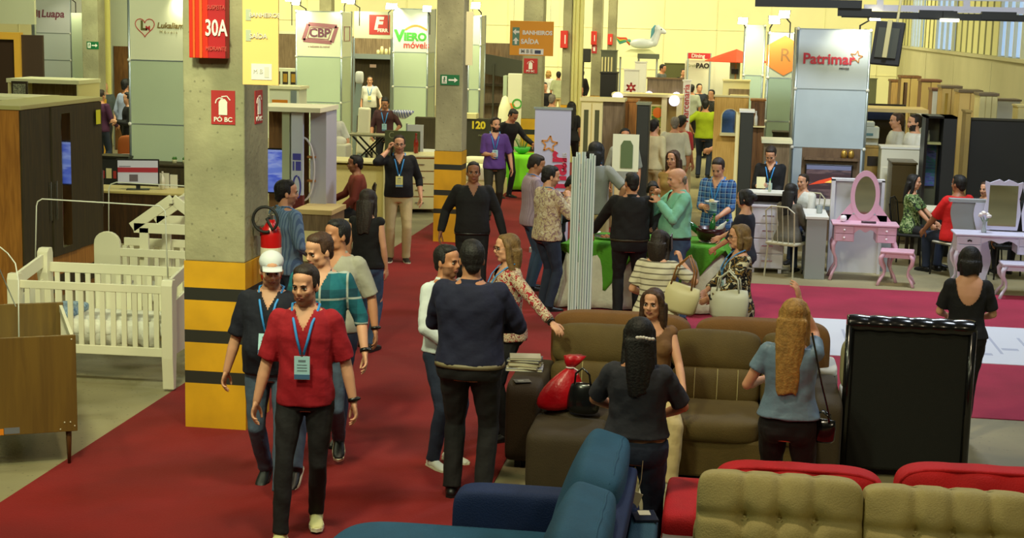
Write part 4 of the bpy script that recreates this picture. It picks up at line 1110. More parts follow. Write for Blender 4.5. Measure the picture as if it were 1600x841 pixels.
# ================================================================== MID HALL, RIGHT: DRESSING TABLES
pink = M('pink_lacquer', (216, 170, 192), .35); lavw = M('lavender_white', (206, 204, 226), .35)
def cabriole(mb, x, y, h, out=(1, 0), s=1.0):
    ox, oy = out
    prof = [(0, .034), (.035, .03), (.03, .024), (-.005, .018), (-.01, .016), (.03, .020), (.055, .022)]
    n = len(prof); P = []; Rr = []
    for i, (o, r) in enumerate(prof): P.append((x+ox*o*s*1.2, y+oy*o*s*1.2, h*(1-i/(n-1))+.003)); Rr.append(r*s)
    mb.tube(P, Rr, 8)
def dressing_table(label, loc, face, w, d, h, m, dark, mh, mirror='oval', nd=2, side=.26):
    t = thing('dressing_table', label, 'dressing table', loc, face)
    mb = MB(); mb.prism([(-w/2, -d), (w/2, -d), (w/2, -d*.6), (w/2, 0), (-w/2, 0)], h-.03, h, 'xy'); mb.build('tabletop', m, t, bevel=.01)
    for s in (-1, 1):
        x0, x1 = (-w/2+.03, -w/2+.03+side) if s < 0 else (w/2-.03-side, w/2-.03)
        mb = MB(); mb.box(x0, x1, -d+.03, -.02, h-.24, h-.03); mb.build('drawer_case', m, t, bevel=.005)
        for r in range(nd):
            z0 = h-.235+r*.103; mb = MB(); mb.box(x0+.015, x1-.015, -d+.012, -d+.03, z0, z0+.095); dr = mb.build('drawer', m, t, bevel=.004)
            mb = MB()
            if dark: 
                for q in (-1, 0, 1): mb.ell(((x0+x1)/2+q*.018, -d+.004, z0+.045-abs(q)*.006+.006), (.011, .008, .014), n=8, k=6)
            else: mb.ell(((x0+x1)/2, -d+.0, z0+.047), (.015, .014, .015), n=10, k=7)
            mb.build('drawer_knob', dark or M('knob_pearl', (236, 226, 232), .3), dr, smooth=True)
    mb = MB(); c = -w/2+.03+side; e = -c; pts = [(c, h-.03), (e, h-.03), (e, h-.13)]
    for i in range(1, 12): u = i/12; pts.append((e+(c-e)*u, h-.085-.03*cos(u*4*pi)*.6-.01))
    pts.append((c, h-.13)); mb.prism(pts, -d+.04, -d+.06, 'xz'); mb.build('apron', m, t)
    for s in (-1, 1):
        for y, o in ((-d+.06, -.5), (-.06, .5)):
            mb = MB(); cabriole(mb, s*(w/2-.07), y, h-.2, (s, o)); mb.build('leg', m, t, smooth=True)
    if mirror == 'oval':
        zc = h+.34; mb = MB(); a_ = [(.155+.012*cos(2*q), .0) for q in (0,)]
        N_ = 28
        for R0, R1, yy in (((.19, .33), (.135, .255), 0),):
            o1 = [(R0[0]*cos(2*pi*i/N_), zc+R0[1]*sin(2*pi*i/N_)) for i in range(N_)]; i1 = [(R1[0]*cos(2*pi*i/N_), zc+R1[1]*sin(2*pi*i/N_)) for i in range(N_)]
            vs = [(x, -.06, z) for x, z in o1]+[(x, -.06, z) for x, z in i1]+[(x, -.03, z) for x, z in o1]+[(x, -.03, z) for x, z in i1]; fs = []
            for i in range(N_): k = (i+1) % N_; fs += [(i, k, N_+k, N_+i), (2*N_+i, 3*N_+i, 3*N_+k, 2*N_+k), (i, 2*N_+i, 2*N_+k, k), (N_+i, N_+k, 3*N_+k, 3*N_+i)]
            mb.add(vs, fs)
        mb.prism([(-.17, zc-.1), (-.19, zc-.12), (-.36, h), (-.21, h), (-.13, zc-.22)], -.055, -.035, 'xz'); mb.prism([(.17, zc-.1), (.19, zc-.12), (.36, h), (.21, h), (.13, zc-.22)], -.055, -.035, 'xz')
        mb.box(-.3, .3, -.055, -.035, h, h+.08)
        mb.build('mirror_frame', m, t)
        mb = MB(); mb.prism([(.14*cos(2*pi*i/N_), zc+.26*sin(2*pi*i/N_)) for i in range(N_)], -.045, -.04, 'xz'); mb.build('mirror', mirr, t)
    else:
        mh0 = h+.02
        for (x0, x1, a) in ((-.17, .29, 0), (.30, .52, -28)):
            pts = []
            for i in range(9): u = i/8; pts.append((x0+(x1-x0)*u, mh0+.60+.035*sin(pi*u)+.02*cos(3*pi*u*2)))
            poly = [(x0+.03, mh0), (x1-.03, mh0), (x1-.0, mh0+.22), (x1-.03, mh0+.4), (x1, mh0+.55)]+pts[::-1]+[(x0, mh0+.55), (x0+.03, mh0+.4), (x0, mh0+.22)]
            cx = x1 if x0 < -.4 else x0 if x0 > .2 else 0
            Rz = Matrix.Translation((cx, -.06, 0)) @ Matrix.Rotation(radians(a), 4, 'Z') @ Matrix.Translation((-cx, .06, 0))
            mb = MB(); mb.prism(poly, -.075, -.045, 'xz'); mb.v = [tuple(Rz @ Vector(p)) for p in mb.v]; q = mb.build('mirror_frame', m, t, bevel=.004)
            mb = MB(); mb.box(x0+.055, x1-.055, -.08, -.076, mh0+.05, mh0+.57); mb.v = [tuple(Rz @ Vector(p)) for p in mb.v]; mb.build('mirror', mirr, q)
    return t
def stool(label, loc, face, w, h, m, cushion_=None):
    t = thing('stool', label, 'stool', loc, face)
    mb = MB(); mb.box(-w/2, w/2, -w*.4, w*.4, h-.035, h); mb.build('seat', m, t, bevel=.012)
    mb = MB(); mb.box(-w/2+.03, w/2-.03, -w*.4+.02, w*.4-.02, h-.09, h-.035); mb.build('apron', m, t)
    for sx in (-1, 1):
        for sy in (-1, 1): mb = MB(); cabriole(mb, sx*(w/2-.05), sy*(w*.4-.04), h-.03, (sx*1.0, sy*.6), 1.0); mb.build('leg', m, t, smooth=True)
    return t
p = G(1345, 441); vx = W(1352, 375, 20.3).x
dressing_table('pink dressing table with oval mirror beside its matching pink stool', (vx, 20.75, 0), 0, .86, .42, .76, pink, None, .7)
mb = MB(); mb.lathe([(.0, .0), (.035, .01), (.045, .04), (.035, .08), (.0, .09)], (vx-.28, 20.5, .762), 12); tag(mb.build('powder_pot', M('powder_white', (236, 232, 240), .5), smooth=True), 'small round white pot on the pink dressing table', 'pot')
mb = MB(); mb.box(vx-.05, vx+.14, 20.44, 20.50, .762, .785); tag(mb.build('brush_case', M('dark_case', (60, 40, 50), .4), bevel=.006), 'dark slim case lying on the pink dressing table top', 'case')
sp = G(1400, 447); stool('pink stool with curved legs in front of the pink dressing table', (sp.x, 20.2, 0), -8, .42, .46, pink)
# white display board and grey low walls around it
pl = M('board_white', (214, 214, 222), .5); pg = M('board_grey', (152, 156, 158), .6)
t = thing('display_niche', 'pale open display frame behind the pink dressing table', 'display stand', (W(1300, 350, 21).x, 21.05, 0), 0)
wx = W(1377, 350, 21).x-W(1300, 350, 21).x; zt = W(1338, 284, 21).z
mb = MB(); mb.box(0, wx, .06, .10, 0, zt); mb.build('back_board', pl, t); mb = MB(); mb.box(-.03, .02, -.02, .12, 0, zt+.02); mb.build('side_board', pl, t)
mb = MB(); mb.box(wx-.02, wx+.02, -.02, .12, .0, zt+.02); mb.build('side_board', pl, t); mb = MB(); mb.box(-.03, wx+.02, -.02, .12, zt, zt+.03); mb.build('top_board', pl, t)
t = thing('display_counter', 'grey low counter left of the pink dressing table', 'counter', (W(1290, 440, 20.3).x-.16, 20.35, 0), 0)
mb = MB(); mb.box(-.12, .14, 0, .9, 0, .80); mb.build('counter_body', pg, t, bevel=.004); mb = MB(); mb.box(-.14, .16, -.02, .92, .80, .83); mb.build('counter_top', M('counter_white', (220, 220, 214), .4), t)
mb = MB(); mb.lathe([(.035, 0), (.04, .02), (.04, .1), (.03, .11), (.03, .05), (.0, .04)], (W(1364, 380, 20.7).x-.0+(-.72), 20.75, .831), 12); tag(mb.build('glass_cup', M('clear_plastic', (210, 220, 220), .2, trans=.6), smooth=True), 'clear glass cup on the grey counter near the framed screen', 'cup')
t = thing('display_block', 'low grey block panel standing behind the pink stool', 'display stand', (W(1355, 430, 21.4).x+.1, 21.3, 0), 0)
mb = MB(); mb.box(-.26, .2, 0, .03, 0, .62); mb.build('front_board', pg, t); mb = MB(); mb.box(-.26, .2, .03, .35, .56, .6); mb.build('top_shelf', pg, t)
# white vanity with folding mirror at the right edge
vx = W(1565, 380, 19.5).x
dressing_table('white dressing table with three folding mirrors at the right edge', (vx+.02, 20.15, 0), 0, 1.1, .44, .77, lavw, M('dark_knob', (40, 30, 36), .4), .6, mirror='tri', side=.30)
stool('white stool with curved legs under the white dressing table', (vx+.25, 19.62, 0), 0, .44, .45, lavw)
# curved grey side board
x0 = W(1484, 380, 20.3).x; x1 = W(1545, 380, 20.3).x
t = thing('display_niche', 'tall curvy edged grey board left of the white dressing table', 'display stand', (x0, 20.35, 0), 0)
def wav(x, s): return [(x+s*.03*sin(i/14*3.6*pi+1), i/14*1.10) for i in range(15)]
mb = MB(); mb.prism([(a, b) for a, b in wav(.02, 1)]+[(a, b) for a, b in wav(x1-x0, 1)][::-1], 0, .03, 'xz'); mb.build('side_board', pg, t)
mb = MB(); mb.prism([(a, b) for a, b in wav(.30, 1)]+[(a, b) for a, b in wav(.50, -1)][::-1], -.05, -.02, 'xz'); mb.build('white_board', lavw, t)
mb = MB(); mb.box(-.03, x1-x0+.03, -.04, .12, 1.10, 1.14); mb.build('top_board', pg, t)
# vase with flowers
vp = W(1536, 362, 19.95); t = thing('flower_vase', 'clear glass vase of white flowers on the white dressing table', 'vase', (vp.x, 19.9, .772), 0)
mb = MB(); mb.lathe([(.03, 0), (.035, .02), (.02, .08), (.022, .14), (.035, .16)], (0, 0, 0), 12); mb.build('vase', MATS['clear_plastic'], t, smooth=True)
for i in range(7): a = i*.9; mb = MB(); mb.ell((.06*cos(a), .04*sin(a), .21+.02*(i % 3)), (.026, .026, .022), n=8, k=6); mb.build('flower', M('petal_white', (232, 226, 222), .7), t, smooth=True); mb = MB(); mb.tube([(0, 0, .1), (.06*cos(a), .04*sin(a), .2)], .003, 5); mb.build('stem', M('leaf_green', (70, 120, 50), .7), t)

# ================================================================== BUFFET TABLE
tx0, tx1, ty = -1.80, -.02, 17.5
t = thing('buffet_table', 'long buffet table under white and green cloths where visitors eat', 'table', ((tx0+tx1)/2, ty+.4, 0), 0)
mb = MB(); mb.box(-.85, .85, -.38, .38, .74, .77); mb.build('tabletop', mwood, t)
for x in (-.8, .8):
    for y in (-.33, .33): mb = MB(); mb.bar((x, y, 0), (x, y, .74), .04, .04); mb.build('leg', chrome, t)
def drape(hw, hd, z0, z1, flare, folds, wob, seed=0, n=160, cut=None):
    rs = []; random.seed(seed)
    ztop = z0
    for iz in range(9):
        f = iz/8; r = []
        for j in range(n):
            u = j/n*4; s = int(u); v = u-s
            if s == 0: x, y = -hw+2*hw*v, -hd
            elif s == 1: x, y = hw, -hd+2*hd*v
            elif s == 2: x, y = hw-2*hw*v, hd
            else: x, y = -hw, hd-2*hd*v
            q = 1+flare*f
            w_ = wob*f*sin(j/n*2*pi*folds+sin(j*.3)*.8)
            L = sqrt(x*x+y*y); nx_, ny_ = (x/hw if abs(x) >= hw-.001 else 0), (y/hd if abs(y) >= hd-.001 else 0)
            zb = z1 if cut is None else cut(x, y, s)
            r.append((x+flare*f*(x/hw)*.5+nx_*w_, y+flare*f*(y/hd)*.5+ny_*w_, z0+(zb-z0)*f))
        rs.append(r)
    return rs
wc_ = cloth('cloth_white', (214, 216, 200), bs=20); gc_ = cloth('cloth_green', (78, 150, 30), bs=20, c2=None)
mb = MB(); mb.rings(drape(.88, .41, .775, .03, .28, 26, .035)); tag(mb.build('tablecloth', wc_, smooth=True, loc=((tx0+tx1)/2, ty+.4, 0)), 'long white cloth hanging to the floor around the buffet table', 'tablecloth')
def gcut(x, y, s):
    if s in (0, 2): d = min(abs(x+.62), abs(x-.62)) if abs(x) > .35 else .3; return .775-.02-.56*max(0, 1-abs(abs(x)-.42)/.38)
    return .66
mb = MB(); mb.rings(drape(.89, .42, .782, .3, .16, 14, .02, cut=gcut)); tag(mb.build('tablecloth', gc_, smooth=True, loc=((tx0+tx1)/2, ty+.4, 0)), 'lime green overlay cloth hanging in points over the white buffet cloth', 'tablecloth')
# food on it
def plate(lab, x, y, z, r=.11, m=None, col='food'):
    t = thing('serving_tray', lab, 'tray', (x, y, z), 0)
    mb = MB(); mb.lathe([(.0, 0), (r*.8, 0), (r, .02), (r, .026), (r*.78, .008), (0, .008)], n=18); mb.build('tray', m or chrome, t, smooth=True)
    random.seed(hash(lab) % 99 if False else len(lab))
    mb = MB()
    for i in range(9): a = i*2.4; q = r*.6*sqrt(i/9); mb.ell((q*cos(a), q*sin(a), .022), (.022, .018, .016), n=7, k=5)
    tag(mb.build('snacks', M('snack_brown', (150, 92, 50), .7), t), kind='stuff'); return t
g = G(942, 385, .79); plate('silver tray of snacks near the man in black on the buffet', g.x+.0, 17.75, .79, .16)
g = G(925, 372, .79); plate('white plate of snacks at the back left of the buffet', g.x-.05, 18.1, .79, .12, white)
t = thing('drink_bowl', 'dark round bowl filled with drink bottles on the right of the buffet', 'bowl', (W(1110, 365, 17.8).x, 17.85, .785), 0)
mb = MB(); mb.lathe([(.09, 0), (.14, .04), (.17, .12), (.175, .17), (.165, .17), (.13, .05), (0, .03)], n=22); mb.build('bowl', M('bowl_maroon', (60, 22, 26), .25), t, smooth=True)
mb = MB(); mb.lathe([(.13, -.0), (.13, .012), (.0, .012)], n=20); mb.build('base_tray', chrome, t, smooth=True)
def bottle(lab, x, y, z, m, rot=(0, 0, 0), s=1.0, cap=None):
    t = thing('bottle', lab, 'bottle', (x, y, z), 0); t.rotation_euler = rot
    mb = MB(); mb.lathe([(.0, 0), (.032*s, .005), (.034*s, .14*s), (.03*s, .17*s), (.013*s, .21*s), (.013*s, .26*s), (0, .262*s)], n=12); mb.build('bottle_body', m, t, smooth=True)
    mb = MB(); mb.lathe([(.015*s, .245*s), (.015*s, .275*s), (0, .277*s)], n=10); mb.build('bottle_cap', cap or m, t, smooth=True); return t
bx = W(1110, 365, 17.8).x; gg = M('bottle_green', (40, 110, 50), .15); ll = M('label_white', (220, 226, 220), .5)
bottle('green bottle leaning left out of the maroon drink bowl', bx-.09, 17.85, .86, gg, (0, radians(-50), 0), 1.15)
bottle('pale bottle leaning right out of the maroon drink bowl', bx+.04, 17.82, .87, ll, (0, radians(40), 0), .9, gg)
bottle('green topped bottle standing upright in the maroon drink bowl', bx+.0, 17.92, .84, gg, (0, radians(8), 0), 1.0)
# bundle of aluminium profiles standing behind the sofas
tb = G(906, 540); tp = W(918, 246, 14.6)
t = thing('aluminium_profiles', 'bundle of tall aluminium profiles standing upright beside the buffet table', 'profile bundle', (W(908, 480, 14.6).x, 14.6, 0), 0)
H_ = tp.z; random.seed(3)
for i, (dx, dy) in enumerate([(-.11, 0), (-.065, -.03), (-.02, 0), (.03, -.03), (.075, .0), (-.08, .06), (-.02, .07), (.05, .07)]):
    hh = H_+[.0, .03, .05, -.01, .02, .04, 0, .03][i]
    mb = MB(); mb.box(dx-.019, dx+.019, dy-.019, dy+.019, 0, hh); mb.box(dx-.006, dx+.006, dy-.024, dy-.0, .0, hh, 1)
    mb.build('profile', [M('alu_profile', (216, 226, 228), .35, metal=.1), M('alu_groove', (150, 168, 172), .4, metal=.2)], t)
# white chest right of the buffet
ch = G(1204, 427)
chest('white chest of four drawers right of the buffet table', 'x', (0, 0, 0), 0, 1, 1, 1, white, white) if False else None
t = chest('chest_of_drawers', 'white chest of four drawers right of the buffet table', (W(1199, 425, 20.7).x-.02, 20.7, 0), 0, .44, .45, .92, lav, lav)
cx_ = W(1199, 425, 20.7).x-.02
t = thing('display_shelf', 'open dark backed shelf box sitting on the white chest', 'shelf', (cx_, 20.7, .92), 0)
mb = MB(); mb.box(-.3, .32, 0, .45, .13, .16); mb.build('top_board', white, t); mb = MB(); mb.box(-.28, .28, .4, .44, 0, .13); mb.build('back_board', dwood, t)
for x in (-.28, .26): mb = MB(); mb.box(x, x+.02, 0, .44, 0, .13); mb.build('side_board', lav, t)
bottle('small clear bottle with green cap on the white shelf box', cx_-.0, 20.85, 1.08, M('clear_plastic2', (190, 200, 180), .2), (0, 0, 0), .65, M('cap_green', (60, 200, 70), .5))

# ================================================================== TOWERS AND SIGNS
redp = M('logo_red', (196, 62, 58), .6); brownp = M('logo_brown', (160, 104, 112), .6); greenp = M('logo_green', (70, 170, 60), .6); orangep = M('logo_orange', (232, 140, 60), .6)
darkp = M('logo_dark', (74, 50, 50), .6); pinkp = M('logo_pinkred', (206, 60, 80), .6); goldp = M('logo_gold', (206, 140, 70), .6); bluep = M('logo_blue', (64, 66, 170), .6); whitep = M('logo_white', (236, 232, 222), .5)
def outline(parent, poly, wd, mat, y, closed=True, name='logo'):
    mb = MB(); P = [Vector((a, y, b)) for a, b in poly]; n = len(P)
    for i in range(n if closed else n-1): mb.bar(P[i], P[(i+1) % n], wd, .004, up=(0, 1, 0))
    return mb.build(name, mat, parent)
def star(cx, cz, r, n=5, q=.45, rot=0): return [(cx+(r if i % 2 == 0 else r*q)*sin(pi*i/n+rot), cz+(r if i % 2 == 0 else r*q)*cos(pi*i/n+rot)) for i in range(2*n)]
def place_tower(label, pxl, pxr, Y, pytop, seampx, topm, lowm, d=.95):
    ym = 150; a = W(pxl, ym, Y); b = W(pxr, ym, Y); h = W((pxl+pxr)/2, pytop, Y).z
    seams = [W((pxl+pxr)/2, q, Y).z for q in seampx]
    return tower('booth_tower', label, (a.x, Y, 0), b.x-a.x, d, h, topm, lowm, seams), b.x-a.x, h
t, w_, h_ = place_tower('tall white and frosted tower with a red heart logo', 203, 297, 23.6, -20, [95, 195, 290], panelw, panelg)
z_ = W(250, 42, 23.6).z
hp = [(.16*16*sin(a)**3/16, (13*cos(a)-5*cos(2*a)-2*cos(3*a)-cos(4*a))/16*.16) for a in [2*pi*i/28 for i in range(28)]]
outline(t, [(.27+a, z_+b) for a, b in hp], .012, redp, -.012); text(t, 'L', .2, (.245, -.012, z_+.01), M('logo_olive', (96, 96, 40), .6), bold=.008); text(t, 'M', .1, (.32, -.012, z_-.03), redp, bold=.004)
text(t, 'Lukaliam', .125, (.69, -.012, z_+.02), M('logo_bronze', (130, 110, 60), .6), bold=.003, shear=.2); text(t, 'M ó v e i s', .07, (.66, -.012, z_-.08), M('logo_faint', (176, 164, 120), .6))
t, w_, h_ = place_tower('frosted tower with the maroon framed three letter logo', 463, 533, 34, 18, [89, 160], panelw, panelg, .9)
z_ = W(500, 52, 34).z; cx_ = w_*.5
for k_, m_ in ((1, brownp),):
    outline(t, [(cx_-.36, z_-.16), (cx_+.30, z_-.20), (cx_+.42, z_+.16), (cx_-.24, z_+.20)], .085, brownp, -.012); outline(t, [(cx_-.26, z_-.11), (cx_+.22, z_-.13), (cx_+.31, z_+.11), (cx_-.19, z_+.13)], .018, brownp, -.014)
text(t, 'CBP', .26, (cx_+.02, -.014, z_), M('logo_plum', (120, 70, 90), .6), bold=.008, sx=1.05); text(t, 'a indústria do móvel', .06, (cx_, -.012, z_-.30), brownp)
outline(t, [(w_+.01, z_-.1)], .01, brownp, 0) if False else None
mb = MB(); mb.bar((w_+.01, .2, z_+.16), (w_+.01, .7, z_+.16), .03, .01); mb.bar((w_+.01, .2, z_-.16), (w_+.01, .7, z_-.16), .03, .01); mb.bar((w_+.01, .2, z_-.16), (w_+.01, .2, z_+.16), .03, .01); mb.bar((w_+.01, .7, z_-.16), (w_+.01, .7, z_+.16), .03, .01); mb.build('side_logo', brownp, t)
t, w_, h_ = place_tower('white tower with the green and orange arched logo', 614, 667, 36, 14, [82, 136], M('panel_cool_white', (206, 216, 206), .6), panelg, .9)
z_ = W(642, 58, 36).z
text(t, 'V', .36, (.14, -.014, z_+.02), greenp, bold=.02); text(t, 'IERO', .25, (.52, -.014, z_+.0), greenp, bold=.012); text(t, 'móveis', .22, (.55, -.014, z_-.19), redp, bold=.004)
outline(t, [(.28+.52*i/10, z_+.17+.10*sin(pi*i/10)) for i in range(11)], .045, orangep, -.014, False)
t, w_, h_ = place_tower('grey tower with a maroon bar logo at the far left', 55, 113, 37, -30, [52, 94], M('panel_lilac', (196, 202, 206), .6), M('panel_pale', (190, 200, 200), .5), .9)
z_ = W(84, 22, 37).z; text(t, 'Luapa', .26, (.52, -.014, z_), M('logo_wine', (120, 60, 80), .6), bold=.006, shear=.15)
mb = MB(); mb.box(.07, .12, -.014, -.01, z_-.08, z_+.1); mb.box(.14, .19, -.014, -.01, z_-.1, z_+.08); mb.build('logo', MATS['logo_wine'], t)
t, w_, h_ = place_tower('pale blue tower with the red star logo behind the dressing table', 1242, 1355, 25.2, 46, [140, 232], panelb, M('cool_panel_low', (188, 204, 214), .45, var=.04), 1.05)
z_ = W(1300, 93, 25.2).z; text(t, 'Patrimar', .235, (.50, -.014, z_), pinkp, bold=.006); outline(t, star(.93, z_+.05, .10, rot=.2), .014, goldp, -.014); text(t, 'MÓVEIS', .045, (.75, -.014, z_-.14), darkp)
tvt = t
t, w_, h_ = place_tower('grey green tower with a big orange hexagon logo', 1198, 1237, 28.5, 52, [122, 190], M('panel_sage', (196, 206, 178), .6), M('panel_teal', (164, 190, 168), .5), .95)
z_ = W(1225, 87, 28.5).z; mb = MB(); mb.prism([(w_*.62+.36*cos(pi/3*i+pi/6), z_+.36*sin(pi/3*i+pi/6)) for i in range(6)], -.02, -.01, 'xz'); mb.build('logo', orangep, t); text(t, 'R', .34, (w_*.66, -.024, z_), M('logo_tan', (150, 110, 60), .6))
place_tower('narrow frosted tower right behind the plywood panel', 1160, 1190, 33, 40, [118], M('panel_sage2', (200, 210, 184), .6), M('panel_teal2', (176, 200, 186), .5), .9)
# red capital board above CBP neighbour
ya = 38; a = W(553, 62, ya); b = W(612, 62, ya)
t = thing('fascia_board', 'white booth fascia with a square red logo between two towers', 'booth sign', (a.x, ya, 0), 0)
zt, zb = W(580, 18, ya).z, W(580, 60, ya).z
mb = MB(); mb.box(0, b.x-a.x, 0, .08, zb, zt); mb.build('board', panelw, t); mb = MB(); c0 = W(577, 40, ya).x-a.x; mb.box(c0, c0+.53, -.012, -.002, W(580, 54, ya).z, W(580, 23, ya).z); q = mb.build('logo', redp, t)
text(t, 'F', .42, (c0+.22, -.018, (zt+zb)/2+.03), whitep, bold=.02, shear=.2); text(t, 'FERRI', .12, (c0+.36, -.018, (zt+zb)/2-.13), whitep, bold=.004)
for x in (0, b.x-a.x): mb = MB(); mb.tube([(x, 0, 0), (x, 0, zb)], .03, 8); mb.build('post', alu, t)
# hanging signs
def hung(name, label, Y, px0, px1, py0, py1, m, th=.02, edge=None):
    a = W(px0, py1, Y); b = W(px1, py1, Y); z0, z1 = W((px0+px1)/2, py1, Y).z, W((px0+px1)/2, py0, Y).z
    t = thing(name, label, 'sign', (a.x, Y, z0), 0); w = b.x-a.x; h = z1-z0
    mb = MB(); mb.box(0, w, 0, th, 0, h); mb.build('board', m, t, bevel=.003)
    mb = MB()
    for x in (.08*w, .92*w): mb.bar((x, th/2, h), (x, th/2, 8-z0), .006, .006)
    mb.build('hanging_wire', chrome, t)
    return t, w, h
orangeb = M('sign_orange', (232, 156, 40), .6); redb = M('sign_red', (196, 30, 26), .5); tealb = M('sign_teal', (96, 140, 120), .5); greens = M('exit_green', (24, 108, 62), .5)
t, w, h = hung('hanging_sign', 'orange hanging sign pointing to toilets and exit, centre top', 27.5, 796, 864, 33, 87, orangeb)
text(t, 'BANHEIROS', .10, (w*.63, -.008, h*.66), whitep, bold=.004); text(t, 'SAÍDA', .115, (w*.46, -.008, h*.40), whitep, bold=.004)
for zc, s in ((.68, 'L'), (.42, 'U')):
    mb = MB(); mb.box(w*.06, w*.22, -.006, -.001, h*zc-.08, h*zc+.08); q = mb.build('arrow_tile', tealb, t)
    cx = w*.14; pts = [(-.06, 0), (0, .055), (0, .02), (.06, .02), (.06, -.02), (0, -.02), (0, -.055)]
    if s == 'U': pts = [(b_, -a_) for a_, b_ in pts]
    mb = MB(); mb.prism([(cx+a_, h*zc+b_) for a_, b_ in pts], -.010, -.007, 'xz'); mb.build('arrow', whitep, q)
mb = MB(); mb.box(w*.22, w*.78, -.006, -.001, h*.03, h*.20); q = mb.build('label_strip', whitep, t); text(t, 'M B E', .09, (w*.40, -.010, h*.12), MATS['pale_grey'], bold=.002); mb = MB(); mb.box(w*.58, w*.72, -.008, -.006, h*.06, h*.16); mb.build('label_print', M('print_navy', (60, 66, 96), .5), q)
t, w, h = hung('hanging_sign', 'pale yellow hanging sign with pale lettering near the left column', 10.9, 379, 435, -20, 133, M('sign_cream', (240, 200, 122), .6, emit=.0))
palep = M('pale_print', (206, 202, 190), .6)  # pale low-contrast colour for the lettering
text(t, 'BANHEIROS', .043, (w*.62, -.006, h*.715), palep, bold=.001); text(t, 'SAÍDA', .048, (w*.45, -.006, h*.50), palep, bold=.001)
for f_ in (.66, .45): mb = MB(); mb.box(w*.10, w*.24, -.004, -.001, h*f_, h*(f_+.115)); mb.build('arrow_tile', M('pale_tile', (176, 184, 160), .6), t)
mb = MB(); mb.box(w*.25, w*.82, -.004, -.001, h*.055, h*.22); q = mb.build('label_strip', M('strip_lilac', (216, 214, 216), .6), t); text(t, 'M B', .045, (w*.44, -.006, h*.14), palep); mb = MB(); mb.box(w*.62, w*.74, -.006, -.004, h*.08, h*.19); mb.build('label_print', palep, q)
# red hydrant sign 30A wrapped on the big column
yf = c1a.y; a = W(304, 91, yf); b = W(360, 91, yf); zt = W(330, -30, yf).z; zb = W(330, 91, yf-.1).z
t = thing('fire_sign', 'red folded fire point sign reading 30A on the striped column', 'sign', (a.x, yf-.02, 0), 0)
w = b.x-a.x; mb = MB(); mb.box(0, w*.52, -.10, -.0, zb, zt, 1); mb.box(w*.52, w, -.10, -.0, zb, zt, 0)
mb.box(w*.12, w*.18, -.115, -.10, zb, zt, 2); mb.box(w*.3, w*.38, -.115, -.10, zb, zt, 2)
mb.build('sign_box', [M('sign_darkred', (176, 20, 30), .5), M('sign_scarlet', (206, 44, 24), .4), M('sign_edge', (222, 96, 30), .5)], t, bevel=.004)
zz = W(344, 45, yf-.1).z; text(t, '30A', .17, (w*.76, -.108, zz), whitep, bold=.003, sx=.62); text(t, 'SUSPEITA', .045, (w*.76, -.108, W(344, 12, yf).z), M('sign_faint', (206, 90, 80), .5), sx=.75); text(t, 'HIDRANTE', .045, (w*.76, -.108, W(344, 76, yf).z), M('sign_faint', (206, 90, 80), .5), sx=.75)
# extinguisher signs
def ext_sign(lab, c, wd, ht, face=0, txt=True):
    t = thing('fire_sign', lab, 'sign', c, face)
    mb = MB(); mb.box(-wd/2, wd/2, -.006, 0, -ht/2, ht/2); mb.build('plate', redb if False else M('sign_brick', (178, 40, 40), .6), t)
    s = ht; mb = MB(); mb.box(-.13*s, .13*s, -.010, -.006, -.22*s, .16*s); mb.prism([(-.13*s, .16*s), (.13*s, .16*s), (.06*s, .25*s), (-.06*s, .25*s)], -.010, -.006, 'xz')
    mb.build('extinguisher_icon', whitep, t); outline(t, [(.0, .27*s), (-.12*s, .28*s), (-.2*s, .22*s), (-.23*s, .12*s)], .03*s, whitep, -.008, False, 'hose_icon'); outline(t, [(-.05*s, .32*s), (.12*s, .34*s), (.22*s, .22*s)], .03*s, whitep, -.008, False, 'handle_icon')
    if txt: text(t, 'PÓ BC', .19*s, (0, -.008, -.36*s), whitep, bold=.004*s, sx=1.05)
    return t
c = W(349, 168, c1a.y); ext_sign('red extinguisher sign on the front of the striped column', (c.x, c1a.y-.001, c.z), .19, .26)
c = W(411, 168, c1a.y+.3); ext_sign('red extinguisher sign on the side face of the striped column', (c1b.x+.001, c1a.y+.35, c.z), .19, .26, 90)
c = W(829, 103, 27.48); c = W(829, 103, Y3-.01); ext_sign('red extinguisher sign on the distant column under the orange sign', (c.x, Y3-.001, c.z), .27, .29)
c = W(928, 77, 40.9); ext_sign('tiny red sign on the far column left of the black cube', (c.x, 40.99, c.z), .14, .22, 0, False)
def exit_sign(lab, c, wd, ht):
    t = thing('exit_sign', lab, 'sign', c, 0)
    mb = MB(); mb.box(-wd/2, wd/2, -.006, 0, -ht/2, ht/2); mb.build('plate', greens, t)
    mb = MB(); mb.box(-wd*.42, -wd*.16, -.009, -.006, -ht*.36, ht*.36); q = mb.build('door_icon', whitep, t)
    mb = MB(); mb.ell((-wd*.28, -.011, ht*.2), (ht*.09, .003, ht*.09), n=8, k=5); mb.bar((-wd*.28, -.011, ht*.12), (-wd*.3, -.011, -ht*.08), ht*.09, .004); mb.bar((-wd*.3, -.011, -ht*.08), (-wd*.38, -.011, -ht*.3), ht*.07, .004); mb.bar((-wd*.3, -.011, -ht*.08), (-wd*.2, -.011, -ht*.26), ht*.07, .004); mb.bar((-wd*.37, -.011, ht*.04), (-wd*.2, -.011, ht*.06), ht*.06, .004); mb.build('runner_icon', greens, q)
    k = ht; mb = MB(); mb.prism([(-.02, -.08*k), (wd*.24, -.08*k), (wd*.24, -.24*k), (wd*.42, 0), (wd*.24, .24*k), (wd*.24, .08*k), (-.02, .08*k)], -.010, -.006, 'xz'); mb.build('arrow_icon', whitep, t)
